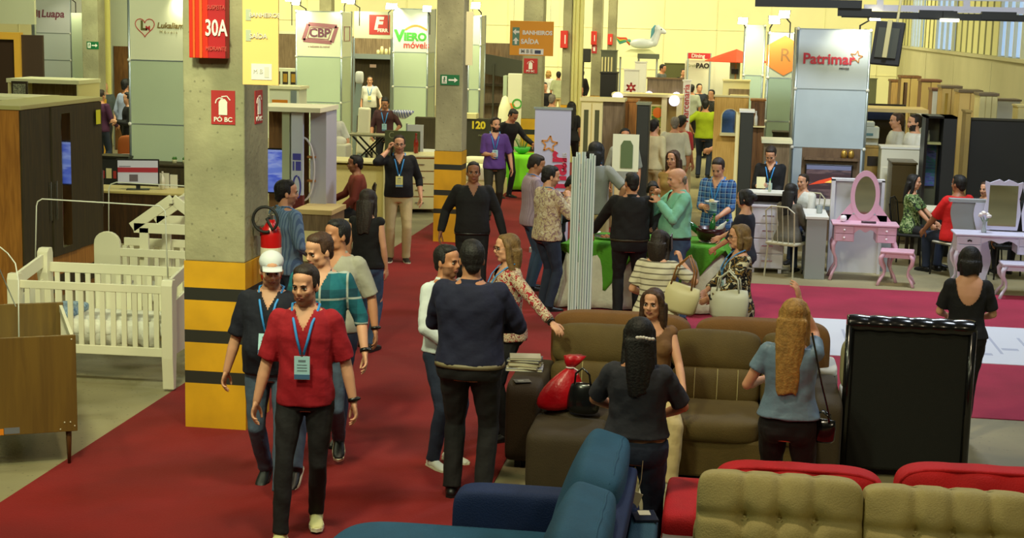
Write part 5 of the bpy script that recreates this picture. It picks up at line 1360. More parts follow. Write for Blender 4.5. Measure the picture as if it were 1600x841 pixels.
c = W(703, 125, c2a.y); exit_sign('green exit sign with running man on the middle striped column', (c.x, c2a.y-.001, c.z), .28, .15)
c = W(145, 71, 32); exit_sign('small green exit sign on the far left bare column', (c.x, 31.999, c.z), .27, .16)
# side banner hung on the second column
t, w, h = hung('hanging_banner', 'plain white banner strip hanging at the right of the middle column', c2a.y+.2, 722, 738, 18, 102, M('banner_cream', (240, 232, 186), .6))
# fire boxes
for lab, px0, px1, py0, py1, Y in (('red fire hose box on the thin column beside the pipes', 875, 887, 48, 75, 35.8), ('red fire box on the concrete column nearest the black cube', 923, 932, 49, 70, 40.8), ('farthest red fire box, on the rearmost column', 949, 957, 53, 70, 47.8)):
    a = W(px0, py1, Y); b = W(px1, py0, Y); t = thing('fire_box', lab, 'fire box', (a.x, Y, a.z), 0); mb = MB(); mb.box(0, b.x-a.x, 0, .18, 0, b.z-a.z); mb.build('box_body', M('fire_red', (216, 44, 30), .5), t, bevel=.01)
    mb = MB(); mb.box((b.x-a.x)*.6, (b.x-a.x)*.75, -.008, 0, .1, (b.z-a.z)-.1); mb.build('box_print', whitep, t)
# fire extinguisher on the side of the big column
c = W(423, 380, c1a.y+.3); 
t = thing('fire_extinguisher', 'red fire extinguisher with black hose hanging on the striped column', 'fire extinguisher', (c1b.x+.135, c1a.y+.25, 1.18), 90)
mb = MB(); mb.lathe([(0, 0), (.075, .005), (.082, .03), (.082, .36), (.07, .42), (.04, .46), (.03, .49), (0, .49)], n=24); mb.build('cylinder', M('ext_red', (176, 14, 16), .3), t, smooth=True)
mb = MB(); mb.lathe([(.0835, .12), (.0835, .27)], n=24); mb.build('label_plate', M('ext_label', (220, 214, 190), .5), t)
mb = MB(); mb.lathe([(.025, .48), (.025, .53), (0, .53)], n=12); mb.bar((-.02, 0, .53), (.12, 0, .58), .02, .012); mb.bar((-.02, 0, .51), (.11, 0, .52), .02, .012); mb.build('valve_handle', chrome, t)
mb = MB(); mb.tube([Vector((-.085, .02+.10*cos(a), .50+.10*sin(a))) for a in [(-1.9+2*pi*.95*i/26) for i in range(27)]]+[(-.05, .02, .50), (0, -.0, .51)], .012, 8); mb.build('hose', blackm, t, smooth=True)
mb = MB(); mb.box(-.05, .05, .075, .125, .36, .44); mb.build('wall_bracket', chrome, t)
# roll up banner by the buffet
Yb = 21.6; a = W(833, 300, Yb); b = W(889, 300, Yb); zt = W(862, 170, Yb).z
t = thing('roll_up_banner', 'pale lilac roll up banner with sideways red lettering and star', 'banner', (a.x, Yb, 0), 0); w = b.x-a.x
mb = MB(); mb.box(0, w, -.004, .004, .08, zt); mb.build('print', M('banner_lilac', (186, 190, 222), .5), t); mb = MB(); mb.box(-.03, w+.03, -.07, .07, 0, .08); mb.build('base_case', alu, t, bevel=.01)
mb = MB(); mb.bar((w/2, .03, .05), (w/2, .03, zt), .015, .015); mb.box(-.02, w+.02, -.012, .012, zt-.01, zt+.02); mb.build('support_pole', alu, t)
text(t, 'Patrimar', .40, (w*.66, -.008, zt-1.30), M('logo_crimson', (196, 30, 70), .6), rot=(pi/2, -pi/2, 0), bold=.012, sx=1.0); outline(t, star(w*.42, zt-.50, .12, rot=.1), .022, goldp, -.008); text(t, 'MÓVEIS', .08, (w*.86, -.008, zt-.75), MATS['pale_print'], rot=(pi/2, -pi/2, 0))
t['x'] = 1; del t['x']
# ================================================================== BOOTHS AND FURNITURE FURTHER BACK
def span(pxl, pxr, pyb, Y): a = W(pxl, pyb, Y); b = W(pxr, pyb, Y); return a.x, b.x
def ztop(px, py, Y): return W(px, py, Y).z
creamw = M('cream_lacquer', (232, 220, 160), .5); dk = M('dark_panel', (48, 38, 26), .5); choc = M('dark_oak', (60, 48, 14), .7, kind='wood', c2=(44, 34, 10))
oakor = M('orange_oak', (176, 116, 46), .5, kind='wood', c2=(146, 92, 34))
# --- far left
wardrobe('wardrobe', 'large dark wardrobe with mirror strip behind the cribs at the left', (-7.55, 16.65, 0), 90, 2.15, .62, 2.2, choc, choc, 3, side=oakor, top=M('top_pale', (176, 168, 110), .5), mirror=(1,), mi=.23, drawers=1)
mb = MB(); mb.box(0, .006, -.06, .06, 0, .17); tag(mb.build('paper_label', M('yellow_note', (214, 208, 40), .6), loc=(-7.50, 17.55, 1.93)), 'yellow paper label stuck on the dark wardrobe by the cribs', 'label')
def shelfbox(name, label, cat, px0, px1, pyt, Y, d, h, th, m, topm, nshelf=1, open_=True, z0=None, back=None):
    x0, x1 = span(px0, px1, pyt, Y); zt = ztop((px0+px1)/2, pyt, Y); z0 = 0 if z0 is None else z0
    t = thing(name, label, cat, (x0, Y, z0), 0); w = x1-x0; H = zt-z0
    mb = MB(); mb.box(-.02, w+.02, -.02, d, H-th, H); mb.build('top_board', topm, t, bevel=.004)
    for x in (0, w-.03): mb = MB(); mb.box(x, x+.03, 0, d, 0, H-th); mb.build('side_panel', m, t)
    mb = MB(); mb.box(.03, w-.03, d-.03, d, 0, H-th); mb.build('back_panel', back or m, t)
    for i in range(nshelf):
        z = (H-th)*(i+1)/(nshelf+1); mb = MB(); mb.box(.03, w-.03, .01, d-.03, z, z+.025); mb.build('shelf', m, t)
    return t, w, H
shelfbox('display_shelf', 'long pale topped shelf unit behind the dark wardrobe, upper one', 'shelf unit', 12, 122, 124, 25, .9, 1.9, .07, creamw, M('top_bright', (236, 232, 190), .5), 3, back=gwood)
shelfbox('display_shelf', 'lower pale topped shelf unit just behind the dark wardrobe', 'shelf unit', -60, 60, 150, 21.8, .7, 1.9, .06, creamw, MATS['top_bright'], 2, back=gwood)
p = W(25, 150, 24.6); t = thing('menu_board', 'small black framed board standing on the pale shelf at far left', 'board', (W(18, 150, 23.4).x, 23.4, 0), 0); mb = MB(); zt_ = ztop(30, 127, 23.4); mb.box(0, .27, 0, .03, 0, zt_); mb.build('board', dk, t); mb = MB(); mb.box(.03, .24, -.004, 0, zt_-.26, zt_-.04); mb.build('print', M('chalk', (90, 90, 76), .7, kind='floral', c2=(150, 150, 120)), t)
c = W(99, 148, 24.9); mb = MB(); mb.lathe([(0, 0), (.05, .01), (.07, .07), (.05, .13), (.02, .15), (0, .15)], n=12); tag(mb.build('ceramic_vase', white, smooth=True, loc=(c.x, 25.2, 1.43)), 'round white vase inside the upper pale shelf unit', 'vase')
# yellow framed booth at the far left back
x0, x1 = span(-60, 33, 60, 33)
t = thing('booth_portal', 'yellow timber booth portal with dark interior at the far left', 'booth', (x0, 33, 0), 0); w = x1-x0; h = ztop(0, 50, 33)
mb = MB(); mb.box(0, w, -.08, .1, h-.16, h); mb.box(w-.14, w, -.08, .1, 0, h-.16); mb.build('portal', M('timber_yellow', (232, 176, 66), .6), t)
mb = MB(); mb.box(0, w-.14, .0, .06, 0, h-.16); mb.build('dark_back', M('brown_dark2', (56, 36, 22), .6), t); mb = MB(); mb.box(w, w+.5, 0, .08, 0, h-.05); mb.build('side_board', M('brown_dark3', (70, 52, 40), .6), t)
x0, x1 = span(-60, 54, 38, 35); t = thing('fascia_board', 'plain cream booth fascia at the top left corner', 'booth sign', (x0, 35, 0), 0); mb = MB(); mb.box(0, x1-x0, 0, .1, ztop(0, 37, 35), ztop(0, -30, 35)); mb.build('board', panelw, t); mb = MB(); mb.box(0, .1, 0, .1, 0, ztop(0, 37, 35)); mb.box(x1-x0-.08, x1-x0, 0, .08, 0, ztop(0, 37, 35)); mb.build('post', alu, t)
# light partition between first bare column and heart tower
for nm_, px0, px1, py, Y, m in (('tall pale yellow partition beside the far left bare column', 158, 172, -20, 33, M('partition_yellow', (216, 206, 120), .6)), ('tall grey white partition panel left of the heart logo tower', 172, 204, -20, 36, M('partition_grey', (206, 212, 186), .6)), ('brown wooden partition panel left of the heart logo tower', 178, 203, 72, 35, mwood), ('frosted partition right of the lettered far left tower', 113, 131, 20, 36.4, panelg)):
    x0, x1 = span(px0, px1, 100, Y); t = thing('partition', nm_, 'partition', (x0, Y, 0), 0); mb = MB(); mb.box(0, x1-x0, 0, .06, 0, ztop(px0, py, Y)); mb.build('panel', m, t); mb = MB(); mb.box(-.02, 0, -.01, .07, 0, ztop(px0, py, Y)); mb.build('edge_post', alu, t)
# office desk with monitor behind cribs
t = table('office_desk', 'dark panelled desk with pale top carrying a monitor behind the cribs', (W(222, 300, 21).x+.12, 21.05, 0), 0, 1.75, .75, .75, M('desk_pale', (196, 178, 116), .4), dwood, panels=True)
mb = MB(); mb.box(-.85, .85, -.36, -.34, .0, .71); mb.build('front_panel', dwood, t)
mp_ = W(212, 300, 21.0)
t = thing('monitor', 'black flat monitor showing a red and white page on the pale desk', 'monitor', (W(218, 296, 21).x, 20.95, .75), 18)
mb = MB(); mb.box(-.30, .30, -.015, .02, .07, .44); mb.build('screen_case', black, t, bevel=.006)
mb = MB(); mb.box(-.28, .28, -.019, -.016, .09, .42, 0); mb.box(-.28, .28, -.021, -.019, .25, .32, 1); mb.box(-.12, .0, -.021, -.019, .12, .22, 2); mb.box(-.26, -.1, -.021, -.019, .33, .34, 2)
mb.build('screen', [M('scr_white', (170, 170, 176), .3, emit=.35), M('scr_red', (150, 40, 50), .3, emit=.2), M('scr_grey', (100, 90, 100), .4)], t); mb = MB(); mb.box(-.03, .03, 0, .03, 0, .1); mb.box(-.16, .16, -.08, .1, 0, .012); mb.build('stand', black, t)
bottle('small white pump bottle on the desk beside the monitor', W(250, 290, 21).x, 21.1, .75, M('bottle_white', (220, 216, 200), .4), s=.95)
mb = MB(); mb.box(-.16, .0, 0, .012, 0, .22); mb.box(.01, .12, .02, .03, 0, .2); tag(mb.build('brochure_stand', M('brochure_white', (214, 210, 196), .5), loc=(W(262, 290, 21.2).x, 21.25, .75)), 'white brochure stand at the right of the monitor desk', 'brochure stand')
t = chest('sideboard', 'low dark sideboard with two small plants before the heart tower', (W(262, 300, 23.1).x-.12, 23.0, 0), 0, 1.15, .5, .92, choc, choc, 2, 2, 'sideboard')
for lab, px in (('small green succulent, left one on the dark sideboard', 273), ('small green succulent, right one on the dark sideboard', 289)):
    x = W(px, 268, 23.2).x; t = thing('potted_plant', lab, 'plant', (x, 23.2, .92), 0); mb = MB(); mb.lathe([(.03, 0), (.04, .05), (.035, .06), (0, .055)], n=10); mb.build('pot', M('pot_pale', (200, 196, 150), .6), t, smooth=True)
    mb = MB()
    for i in range(9): a = i*2.4; mb.ell((.025*cos(a), .025*sin(a), .075+.01*(i % 2)), (.016, .016, .02), n=6, k=5)
    mb.build('foliage', MATS['leaf_green'], t)
# round cafe table, dark screen and chair behind wardrobe
t = thing('cafe_table', 'small round white cafe table with crossed black legs at the left', 'table', (W(188, 245, 25.8).x, 25.8, 0), 0)
mb = MB(); mb.lathe([(0, .73), (.34, .73), (.35, .745), (.34, .76), (0, .76)], n=24); mb.build('tabletop', white, t)
for a in (0, pi/2): mb = MB(); mb.bar((.25*cos(a), .25*sin(a), 0), (-.2*cos(a), -.2*sin(a), .73), .025, .025); mb.bar((-.25*cos(a), -.25*sin(a), 0), (.2*cos(a), .2*sin(a), .73), .025, .025); mb.build('leg', black, t)
t = thing('armchair', 'rust orange upholstered chair behind the round cafe table', 'chair', (W(197, 250, 27).x, 27.0, 0), 0)
mb = MB(); cushion(mb, (0, .0, .42), (.5, .5, .14)); mb.build('seat', M('rust_fabric', (166, 88, 34), .8), t, smooth=True); mb = MB(); cushion(mb, (0, .24, .72), (.5, .12, .56), p=4); mb.build('backrest', M('rust_fabric', (0, 0, 0)), t, smooth=True)
for x in (-.2, .2):
    for y in (-.2, .2): mb = MB(); mb.tube([(x, y, .38), (x*1.15, y*1.15, 0)], .016, 6); mb.build('leg', black, t)
t = thing('display_cabinet', 'low black cabinet with colourful boxes behind the dark wardrobe', 'cabinet', (W(152, 300, 23.4).x, 23.4, 0), 0)
mb = MB(); mb.box(0, .52, 0, .4, 0, .95); mb.build('carcass', blackm, t); mb = MB(); mb.box(-.02, .54, -.02, .42, .95, .98); mb.build('top_board', black, t)
for i in range(4): mb = MB(); mb.box(.04+i*.12, .13+i*.12, -.012, .0, .62, .74+.04*(i % 2)); mb.build('front_print', M(['pack_red', 'pack_cream', 'pack_red', 'pack_pink'][i], [(160, 40, 36), (206, 196, 150), (160, 40, 36), (196, 130, 120)][i], .6), t)

# --- booth right of the big column: shelf wall, tv, signs
Yk = 20.0
x0, x1 = span(421, 512, 170, Yk); zt = ztop(465, 172, Yk)
t = thing('display_booth', 'white topped display wall with shelves and oval hoop beside the column', 'display wall', (x0, Yk, 0), 0); w = x1-x0
mb = MB(); mb.box(-.1, w+.02, -.45, .5, zt, zt+.06); mb.build('top_board', M('top_cream', (236, 234, 204), .5), t)
mb = MB(); mb.box(-.1, w-.35, .3, .35, 0, zt); mb.build('back_panel', mwood, t)
xs = W(447, 250, Yk-.3).x-x0; mb = MB(); mb.box(xs-.05, xs+.05, -.32, -.22, 0, zt); mb.build('corner_post', M('post_sage', (168, 178, 150), .5), t)
xa, xb = W(455, 250, Yk-.3).x-x0, W(473, 250, Yk-.3).x-x0
mb = MB(); mb.box(xa, xb, -.30, -.24, ztop(464, 305, Yk-.3), zt-.02); q = mb.build('sign_board', M('board_lilac', (196, 204, 224), .5), t)
mb = MB(); zz = ztop(464, 250, Yk-.3); cx = (xa+xb)/2
mb.box(cx-.055, cx+.055, -.312, -.302, zz-.0, zz+.085); mb.box(cx-.055, cx-.035, -.312, -.302, zz-.14, zz-.02); mb.box(cx-.015, cx+.055, -.312, -.302, zz-.14, zz-.02); mb.build('sign_print', bluep, q)
outline(t, [(cx+.05*cos(a), zz-.36+.15*sin(a)) for a in [pi*.45+pi*1.1*i/10 for i in range(11)]], .022, bluep, -.308, False); outline(t, [(cx+.0+.05*cos(a), zz-.36+.15*sin(a)) for a in [-pi*.4+pi*.8*i/8 for i in range(9)]], .022, bluep, -.308, False)
xc, xd = W(484, 250, Yk).x-x0, W(511, 250, Yk).x-x0
mb = MB(); mb.box(xc+.02, xd, -.05, .5, ztop(498, 325, Yk), zt); mb.build('side_panel', M('board_lilac2', (186, 188, 204), .5), t)
mb = MB(); mb.box(xb, xc, .2, .25, ztop(478, 325, Yk), zt-.3); mb.build('back_panel', oakor, t)
for py in (246, 283): z = ztop(480, py, Yk); mb = MB(); mb.box(xb, xc+.1, -.1, .22, z, z+.025); mb.build('shelf', oakor, t)
mb = MB(); zc = ztop(470, 262, Yk); mb.tube([(xb-.02+.15*cos(a), -.2, zc+.42*sin(a)) for a in [2*pi*i/30 for i in range(31)]], .014, 6, cap=False); mb.build('hoop', M('hoop_pale', (200, 196, 200), .5), t)
mb = MB(); mb.box(xs-.05, xb, -.30, -.2, 0, ztop(464, 305, Yk-.3)); mb.build('base_board', M('maroon_board', (96, 16, 20), .6), t)
xt0, xt1 = W(418, 260, Yk-.1).x, W(441, 260, Yk-.1).x
t = thing('television', 'blue lit television screen on the booth wall right of the column', 'television', (xt0-.15, Yk-.02, 0), 0); a, b_ = ztop(430, 300, Yk), ztop(430, 234, Yk)
mb = MB(); mb.box(0, xt1-xt0+.15, 0, .06, a-.02, b_+.02); mb.build('screen_case', black, t); mb = MB(); mb.box(.02, xt1-xt0+.13, -.004, 0, a, b_); mb.build('screen', M('tv_blue', (90, 110, 200), .4, kind='picture', c2=(60, 80, 190), c3=(130, 145, 215), sc=.6, emit=.7), t)
mb = MB(); mb.box((xt1-xt0)/2, (xt1-xt0)/2+.12, .06, .32, (a+b_)/2-.06, (a+b_)/2+.06); mb.build('wall_mount', black, t)
x0, x1 = span(480, 517, 345, 19.3); t = thing('counter', 'brown box counter with pale top at the foot of the shelf wall', 'counter', (x0-.15, 19.3, 0), 0); mb = MB(); mb.box(0, x1-x0+.15, 0, .7, 0, .72); mb.build('counter_body', gwood, t); mb = MB(); mb.box(-.02, x1-x0+.17, -.03, .72, .72, .78); mb.build('counter_top', M('top_sand', (206, 184, 126), .5), t)
mb = MB(); mb.box(.02, .34, -.02, 0, .1, .5); mb.build('door', creamw, t)
# framed orange picture box above it, further
x0, x1 = span(421, 467, 150, 26); t = thing('display_case', 'cream framed case with an orange picture beside the column', 'display case', (x0, 26, 0), 0); h0, h1 = ztop(440, 180, 26), ztop(440, 139, 26)
mb = MB(); mb.box(0, x1-x0, 0, .5, 0, h1); mb.build('case_body', panelw, t); mb = MB(); mb.box(.05, x1-x0-.2, -.01, 0, ztop(440, 171, 26), ztop(440, 156, 26)); mb.build('picture', M('pic_orange', (216, 130, 20), .5), t); mb = MB(); mb.box(-.03, x1-x0+.04, -.05, .52, h1, h1+.05); mb.build('top_board', MATS['top_bright'], t); mb = MB(); mb.box(x1-x0-.14, x1-x0-.04, -.02, 0, 0, h1-.02); mb.build('post', alu, t)
# wood wall and little shelves at the back left of CBP
x0, x1 = span(432, 464, 100, 46); t = thing('partition', 'brown plank partition behind two tiny visitors left of the framed logo tower', 'partition', (x0-.5, 46, 0), 0); mb = MB(); mb.box(0, x1-x0+.8, 0, .1, 0, ztop(448, 53, 46)); mb.build('panel', gwood, t); mb = MB(); mb.box(0, x1-x0+.8, -.02, 0, ztop(448, 53, 46), ztop(448, 53, 46)+.08); mb.build('cap_board', panelw, t)
x0, x1 = span(432, 462, 110, 40); t = thing('display_counter', 'white counter with black framed pictures left of the framed logo tower', 'counter', (x0-.3, 40, 0), 0); z1 = ztop(445, 107, 40); mb = MB(); mb.box(0, x1-x0+.3, 0, .4, 0, z1); mb.build('counter_body', panelw, t)
for i in range(3): mb = MB(); mb.box(.25+i*.22, .40+i*.22, -.012, 0, z1-.42, z1-.08, 0); mb.box(.27+i*.22, .38+i*.22, -.014, -.012, z1-.36, z1-.14, 1); mb.build('picture', [dk, M('pic_gold', (170, 130, 30), .5)], t)
# long wooden booth between towers
x0, x1 = span(552, 614, 100, 43); t = thing('display_booth', 'wide brown booth with grey canopy between the two logo towers', 'booth', (x0-.2, 43, 0), 0); w = x1-x0+.4
mb = MB(); mb.box(0, w, .5, .6, 0, ztop(580, 58, 43)); mb.build('back_panel', gwood, t); mb = MB(); mb.box(0, w, -.1, .5, ztop(580, 92, 43), ztop(580, 85, 43)); mb.box(w-.12, w, -.1, .5, 0, ztop(580, 92, 43)); mb.build('canopy_frame', M('canopy_grey', (110, 120, 120), .6), t)
mb = MB(); mb.box(.1, w-.2, .40, .5, 0, ztop(580, 94, 43)); mb.build('inner_wall', choc, t); mb = MB(); mb.box(w*.38, w*.5, .38, .4, ztop(574, 106, 43), ztop(574, 101, 43)); mb.build('wall_label', M('label_pink', (226, 190, 180), .5), t)
for i, (dx, hh) in enumerate(((.45, .12), (.52, .22), (.6, .16), (.68, .2), (.75, .1))): 
    mb = MB(); zz = ztop(600, 85, 43); mb.lathe([(0, 0), (.05, .0), (.05, hh*.7), (.03, hh), (0, hh)], n=8); tag(mb.build('ceramic_vase', creamw, smooth=True, loc=(x0+w*dx, 43.1, zz)), ['leftmost short cream vase on the grey booth canopy', 'tallest cream vase on the grey booth canopy, second from left', 'middle cream vase of five on the grey booth canopy', 'tall cream vase second from right on the grey booth canopy', 'lowest cream vase at the right end of the grey canopy'][i], 'vase', 'cream vases on the grey booth canopy')
# folding exercise bed / table display
t = thing('display_bed', 'upright narrow white mattress with pillow leaning in the middle booth', 'mattress', (W(590, 215, 29.5).x, 29.5, 0), 0)
for (u0, u1, r) in (((557, 195), (561, 122), .05),): a = W(*u0, 30); b = W(*u1, 30)
mb = MB(); a = W(567, 240, 29.5)-Vector(t.location); b = W(570, 168, 29.5)-Vector(t.location); a.y = b.y = 0; mb.bar(a, b, .24, .14, up=(0, 1, 0)); mb.build('mattress_half', M('mattress_cream', (224, 218, 190), .8), t, bevel=.04, seg=3)
mb = MB(); b2 = W(562, 125, 29.6)-Vector(t.location); b3 = W(556, 180, 29.6)-Vector(t.location); mb.bar(b3, b2, .12, .05, up=(0, 1, 0)); mb.bar(b3, (b3.x-.05, b3.y, 0), .06, .05, up=(0, 1, 0)); mb.bar(a, (a.x, 0, 0), .2, .1, up=(0, 1, 0)); mb.build('raised_frame', alu, t); mb = MB(); cushion(mb, tuple(b2+Vector((0, -.02, .05))), (.16, .1, .24), p=4); mb.build('head_pillow', white, t, smooth=True)
def workstation(label, Y, pxl, pxr, pyt, mtop, body):
    x0, x1 = span(pxl, pxr, pyt, Y); h = ztop((pxl+pxr)/2, pyt, Y); return table('display_table', label, ((x0+x1)/2, Y+.35, 0), 0, x1-x0, .7, h, mtop, body, panels=True)
workstation('cream quilted counter in front of the crossed table frame', 24.5, 506, 604, 252, creamw, creamw)
mb = MB(); x0, x1 = span(506, 604, 260, 24.4); mb.box(x0+.02, x1-.02, 24.62, 24.66, .02, ztop(555, 254, 24.6)-.05)
for i in range(14): pass
tag(mb.build('quilted_panel', M('quilt_cream', (222, 206, 136), .8, bump=.8, bs=6)), 'quilted cream front panel standing below the middle counter', 'panel')
# drafting style crossed frame
fx = W(577, 215, 27).x; t = thing('folding_table', 'black crossed leg folding table holding small goods in the middle booth', 'table', (fx, 27, 0), 0); zz = ztop(577, 212, 27)
mb = MB(); mb.box(-.36, .36, -.25, .25, zz, zz+.03); mb.build('tabletop', M('top_smoke', (120, 116, 84), .4), t)
for y in (-.2, .2): mb = MB(); mb.bar((-.26, y, zz), (.1, y, zz-.36), .03, .03); mb.bar((.26, y, zz), (-.1, y, zz-.36), .03, .03); mb.bar((0, y, zz-.3), (0, y, 0), .04, .04); mb.build('leg', black, t)
mb = MB(); mb.box(-.46, .46, -.28, .2, 0, zz-.42); mb.build('base_box', creamw, t); mb = MB(); mb.box(-.3, .3, -.285, -.28, zz-.66, zz-.5); mb.build('base_print', blackm, t)
# white machine box
x0, x1 = span(515, 541, 225, 26); t = thing('storage_box', 'white cube box with folded towels beside the man in white', 'box', (x0, 26, 0), 0); h = ztop(528, 226, 26); mb = MB(); mb.box(0, x1-x0, 0, .4, 0, h); mb.build('box_body', M('box_white', (226, 222, 196), .6), t, bevel=.03); mb = MB(); mb.ell(((x1-x0)*.4, .2, h+.04), (.14, .12, .09), n=12, k=8); mb.build('towel_roll', M('towel_white', (230, 226, 206), .9), t, smooth=True)
# drawers, vase and board behind the man on the phone
t = chest('chest_of_drawers', 'wooden sided chest with cream drawers right of the man on the phone', (W(655, 332, 25.6).x+.02, 25.5, 0), 16, .62, .75, .98, oakor, creamw, 4, topm=M('top_cream2', (232, 222, 170), .4))
bp = W(651, 222, 25.9); bottle('red glass decanter bottle on the wooden sided chest', bp.x, 25.85, .985, M('red_glass', (150, 40, 24), .2), s=1.25)
x0, x1 = span(636, 661, 222, 27); t = thing('display_board', 'plain white board standing behind the red decanter', 'board', (x0, 27, 0), 0); mb = MB(); mb.box(0, x1-x0, 0, .04, 0, ztop(648, 195, 27)); mb.build('board', white, t); mb = MB(); mb.box(-.02, 0, -.01, .05, 0, ztop(648, 195, 27)+.02); mb.build('edge_post', alu, t)
x0, x1 = span(601, 632, 240, 26.2); t = thing('display_board', 'dark green board with small round emblem beside the man on the phone', 'board', (x0, 26.2, 0), 0); mb = MB(); mb.box(0, .62, 0, .05, 0, ztop(610, 204, 26.2)); mb.build('board', M('board_green', (80, 84, 50), .6), t); outline(t, [(.13+.05*cos(a), ztop(610, 211, 26.2)+.05*sin(a)) for a in [pi*.3+pi*1.4*i/9 for i in range(10)]], .015, M('emblem', (150, 150, 110), .6), -.008, False)
x0, x1 = span(648, 682, 200, 31); t = thing('headboard', 'dark brown bed headboard left of the middle column', 'headboard', (x0, 31, 0), 0); mb = MB(); mb.box(0, x1-x0+.3, 0, .1, 0, ztop(665, 183, 31)); mb.build('padded_board', choc, t, bevel=.02); mb = MB(); cushion(mb, (.3, -.5, .5), (.9, .9, .3)); mb.build('mattress', white, t, smooth=True)
mb = MB(); mb.lathe([(0, .0), (.12, .02), (.2, .12), (.24, .24), (.2, .2), (0, .05)], n=9); q = W(632, 178, 30); tag(mb.build('ceramic_bowl', M('bowl_blue', (120, 130, 190), .5, kind='stripev', c2=(230, 226, 226), sc=.6), smooth=True, loc=(q.x, 30, q.z-.1)), 'blue and white patterned bowl held out beside the plum shirted man', 'bowl') if False else None
# "120" dark headboard display and bed
x0, x1 = span(731, 771, 228, 30.2); t = thing('display_board', 'dark display board with yellow number 120 behind the purple shirt', 'board', (x0-.1, 30.2, 0), 0); h = ztop(750, 186, 30.2); mb = MB(); mb.box(0, x1-x0+.2, 0, .3, 0, h); mb.build('board', M('board_olive', (52, 48, 30), .6), t)
text(t, '120', .20, (.1+.55*.36, -.008, h-.13), M('sign_yellow', (226, 200, 40), .6), bold=.008); text(t, 'modelo', .06, (.1+.30, -.008, h-.32), M('emblem', (0, 0, 0)))
mb = MB(); mb.box(.0, .26, -.02, .3, h, h+.1); mb.build('top_box', creamw, t)
x0, x1 = span(731, 757, 258, 28.8); t = thing('bed', 'white made bed beside the middle striped column', 'bed', (x0-.3, 28.3, 0), 0); mb = MB(); cushion(mb, (.5, .5, .42), (1.0, .9, .3), p=8, puff=.03); mb.build('mattress', M('bed_white', (226, 222, 190), .8), t, smooth=True); mb = MB(); mb.box(0, 1, .05, .95, 0, .28); mb.build('bed_base', creamw, t); mb = MB(); cushion(mb, (.45, .7, .62), (.5, .3, .14), p=4); mb.build('pillow', MATS['bed_white'], t, smooth=True)
# totem white with logo
x0, x1 = span(792, 814, 200, 31.5); t = thing('totem', 'tall white totem with green ring logo left of the distant column', 'totem', (x0, 31.5, 0), 0); h = ztop(803, 115, 31.5); mb = MB(); mb.box(0, x1-x0, 0, .12, 0, h); mb.build('totem_body', M('totem_white', (232, 232, 206), .5), t, bevel=.01); mb = MB(); mb.box(-.1, -.02, 0, .3, 0, h-.05); mb.build('side_frame', panelg, t)
zz = ztop(805, 162, 31.5); outline(t, [((x1-x0)*.68+.09*cos(a), zz+.09*sin(a)) for a in [2*pi*i/14 for i in range(14)]], .03, greenp, -.006); mb = MB(); mb.ell(((x1-x0)*.25, -.004, zz-.05), (.09, .004, .06), n=10, k=6); mb.build('logo', orangep, t)
mb = MB(); mb.lathe([(.16, 0), (.17, .5), (.17, 1.1), (.13, 1.5), (.06, 1.72), (0, 1.76)], n=16); q = W(786, 200, 31); tag(mb.build('white_statue', M('statue_white', (240, 236, 190), .6), smooth=True, loc=(q.x, 31.2, 0)), 'tall rounded white upholstered screen left of the ring logo totem', 'screen')
# wood shelf unit behind
x0, x1 = span(752, 795, 150, 39); t = thing('display_booth', 'brown booth with grey glass canopy behind the white totem', 'booth', (x0-.3, 39, 0), 0); w = x1-x0+.9; h = ztop(775, 68, 39); mb = MB(); mb.box(0, w, .6, .7, 0, h); mb.build('back_panel', gwood, t)
mb = MB(); mb.bar((.3, 0, ztop(770, 99, 39)), (w, 0, ztop(770, 112, 39)), .05, .5, up=(0, 0, 1)); mb.bar((.62, -.1, 0), (.62, -.1, ztop(770, 100, 39)), .04, .04); mb.build('canopy_frame', M('canopy_dark', (74, 76, 60), .4), t); mb = MB(); mb.box(0, .7, .1, .5, ztop(757, 108, 39), ztop(757, 96, 39)); mb.build('orange_box', orangeb, t)
for z in (.5, 1.1, 1.6): mb = MB(); mb.box(.2, w, .2, .6, z, z+.05); mb.build('shelf', choc, t)
# banner tower beyond the middle column (Y~37) with spotlight
place_tower('slim frosted tower standing right behind the middle column', 731, 749, 33.5, 25, [70, 140], panelw, panelg, .6)
# bright green table with bowl
x0, x1 = span(797, 836, 236, 30.2); t = thing('round_table', 'low table behind the lilac roll up banner', 'table', ((x0+x1)/2, 29.75, 0), 0); h = ztop(817, 236, 30.5)
mb = MB(); mb.box(-.36, .36, -.36, .36, h-.03, h); mb.build('tabletop', mwood, t)
for x in (-.3, .3):
    for y in (-.3, .3): mb = MB(); mb.bar((x, y, 0), (x, y, h-.03), .04, .04); mb.build('leg', dwood, t)
mb = MB(); mb.rings(drape(.38, .38, h+.005, .05, .18, 12, .03)); tag(mb.build('tablecloth', M('cloth_bright_green', (120, 210, 20), .8), smooth=True, loc=((x0+x1)/2, 29.75, 0)), 'bright lime cloth on the table behind the lilac banner', 'tablecloth')
t = thing('plant_bowl', 'green bowl planter with thin leaves on the lime cloth table', 'plant', ((x0+x1)/2+.05, 29.75, h+.008), 0); mb = MB(); mb.lathe([(.05, 0), (.13, .05), (.17, .13), (.15, .13), (0, .08)], n=14); mb.build('bowl', greenp, t, smooth=True)
for i in range(10): a = i*.63; mb = MB(); mb.tube([(.05*cos(a), .05*sin(a), .1), (.14*cos(a), .14*sin(a), .28), (.22*cos(a), .22*sin(a), .30)], [.008, .006, .002], 5); mb.build('leaf', MATS['leaf_green'], t)

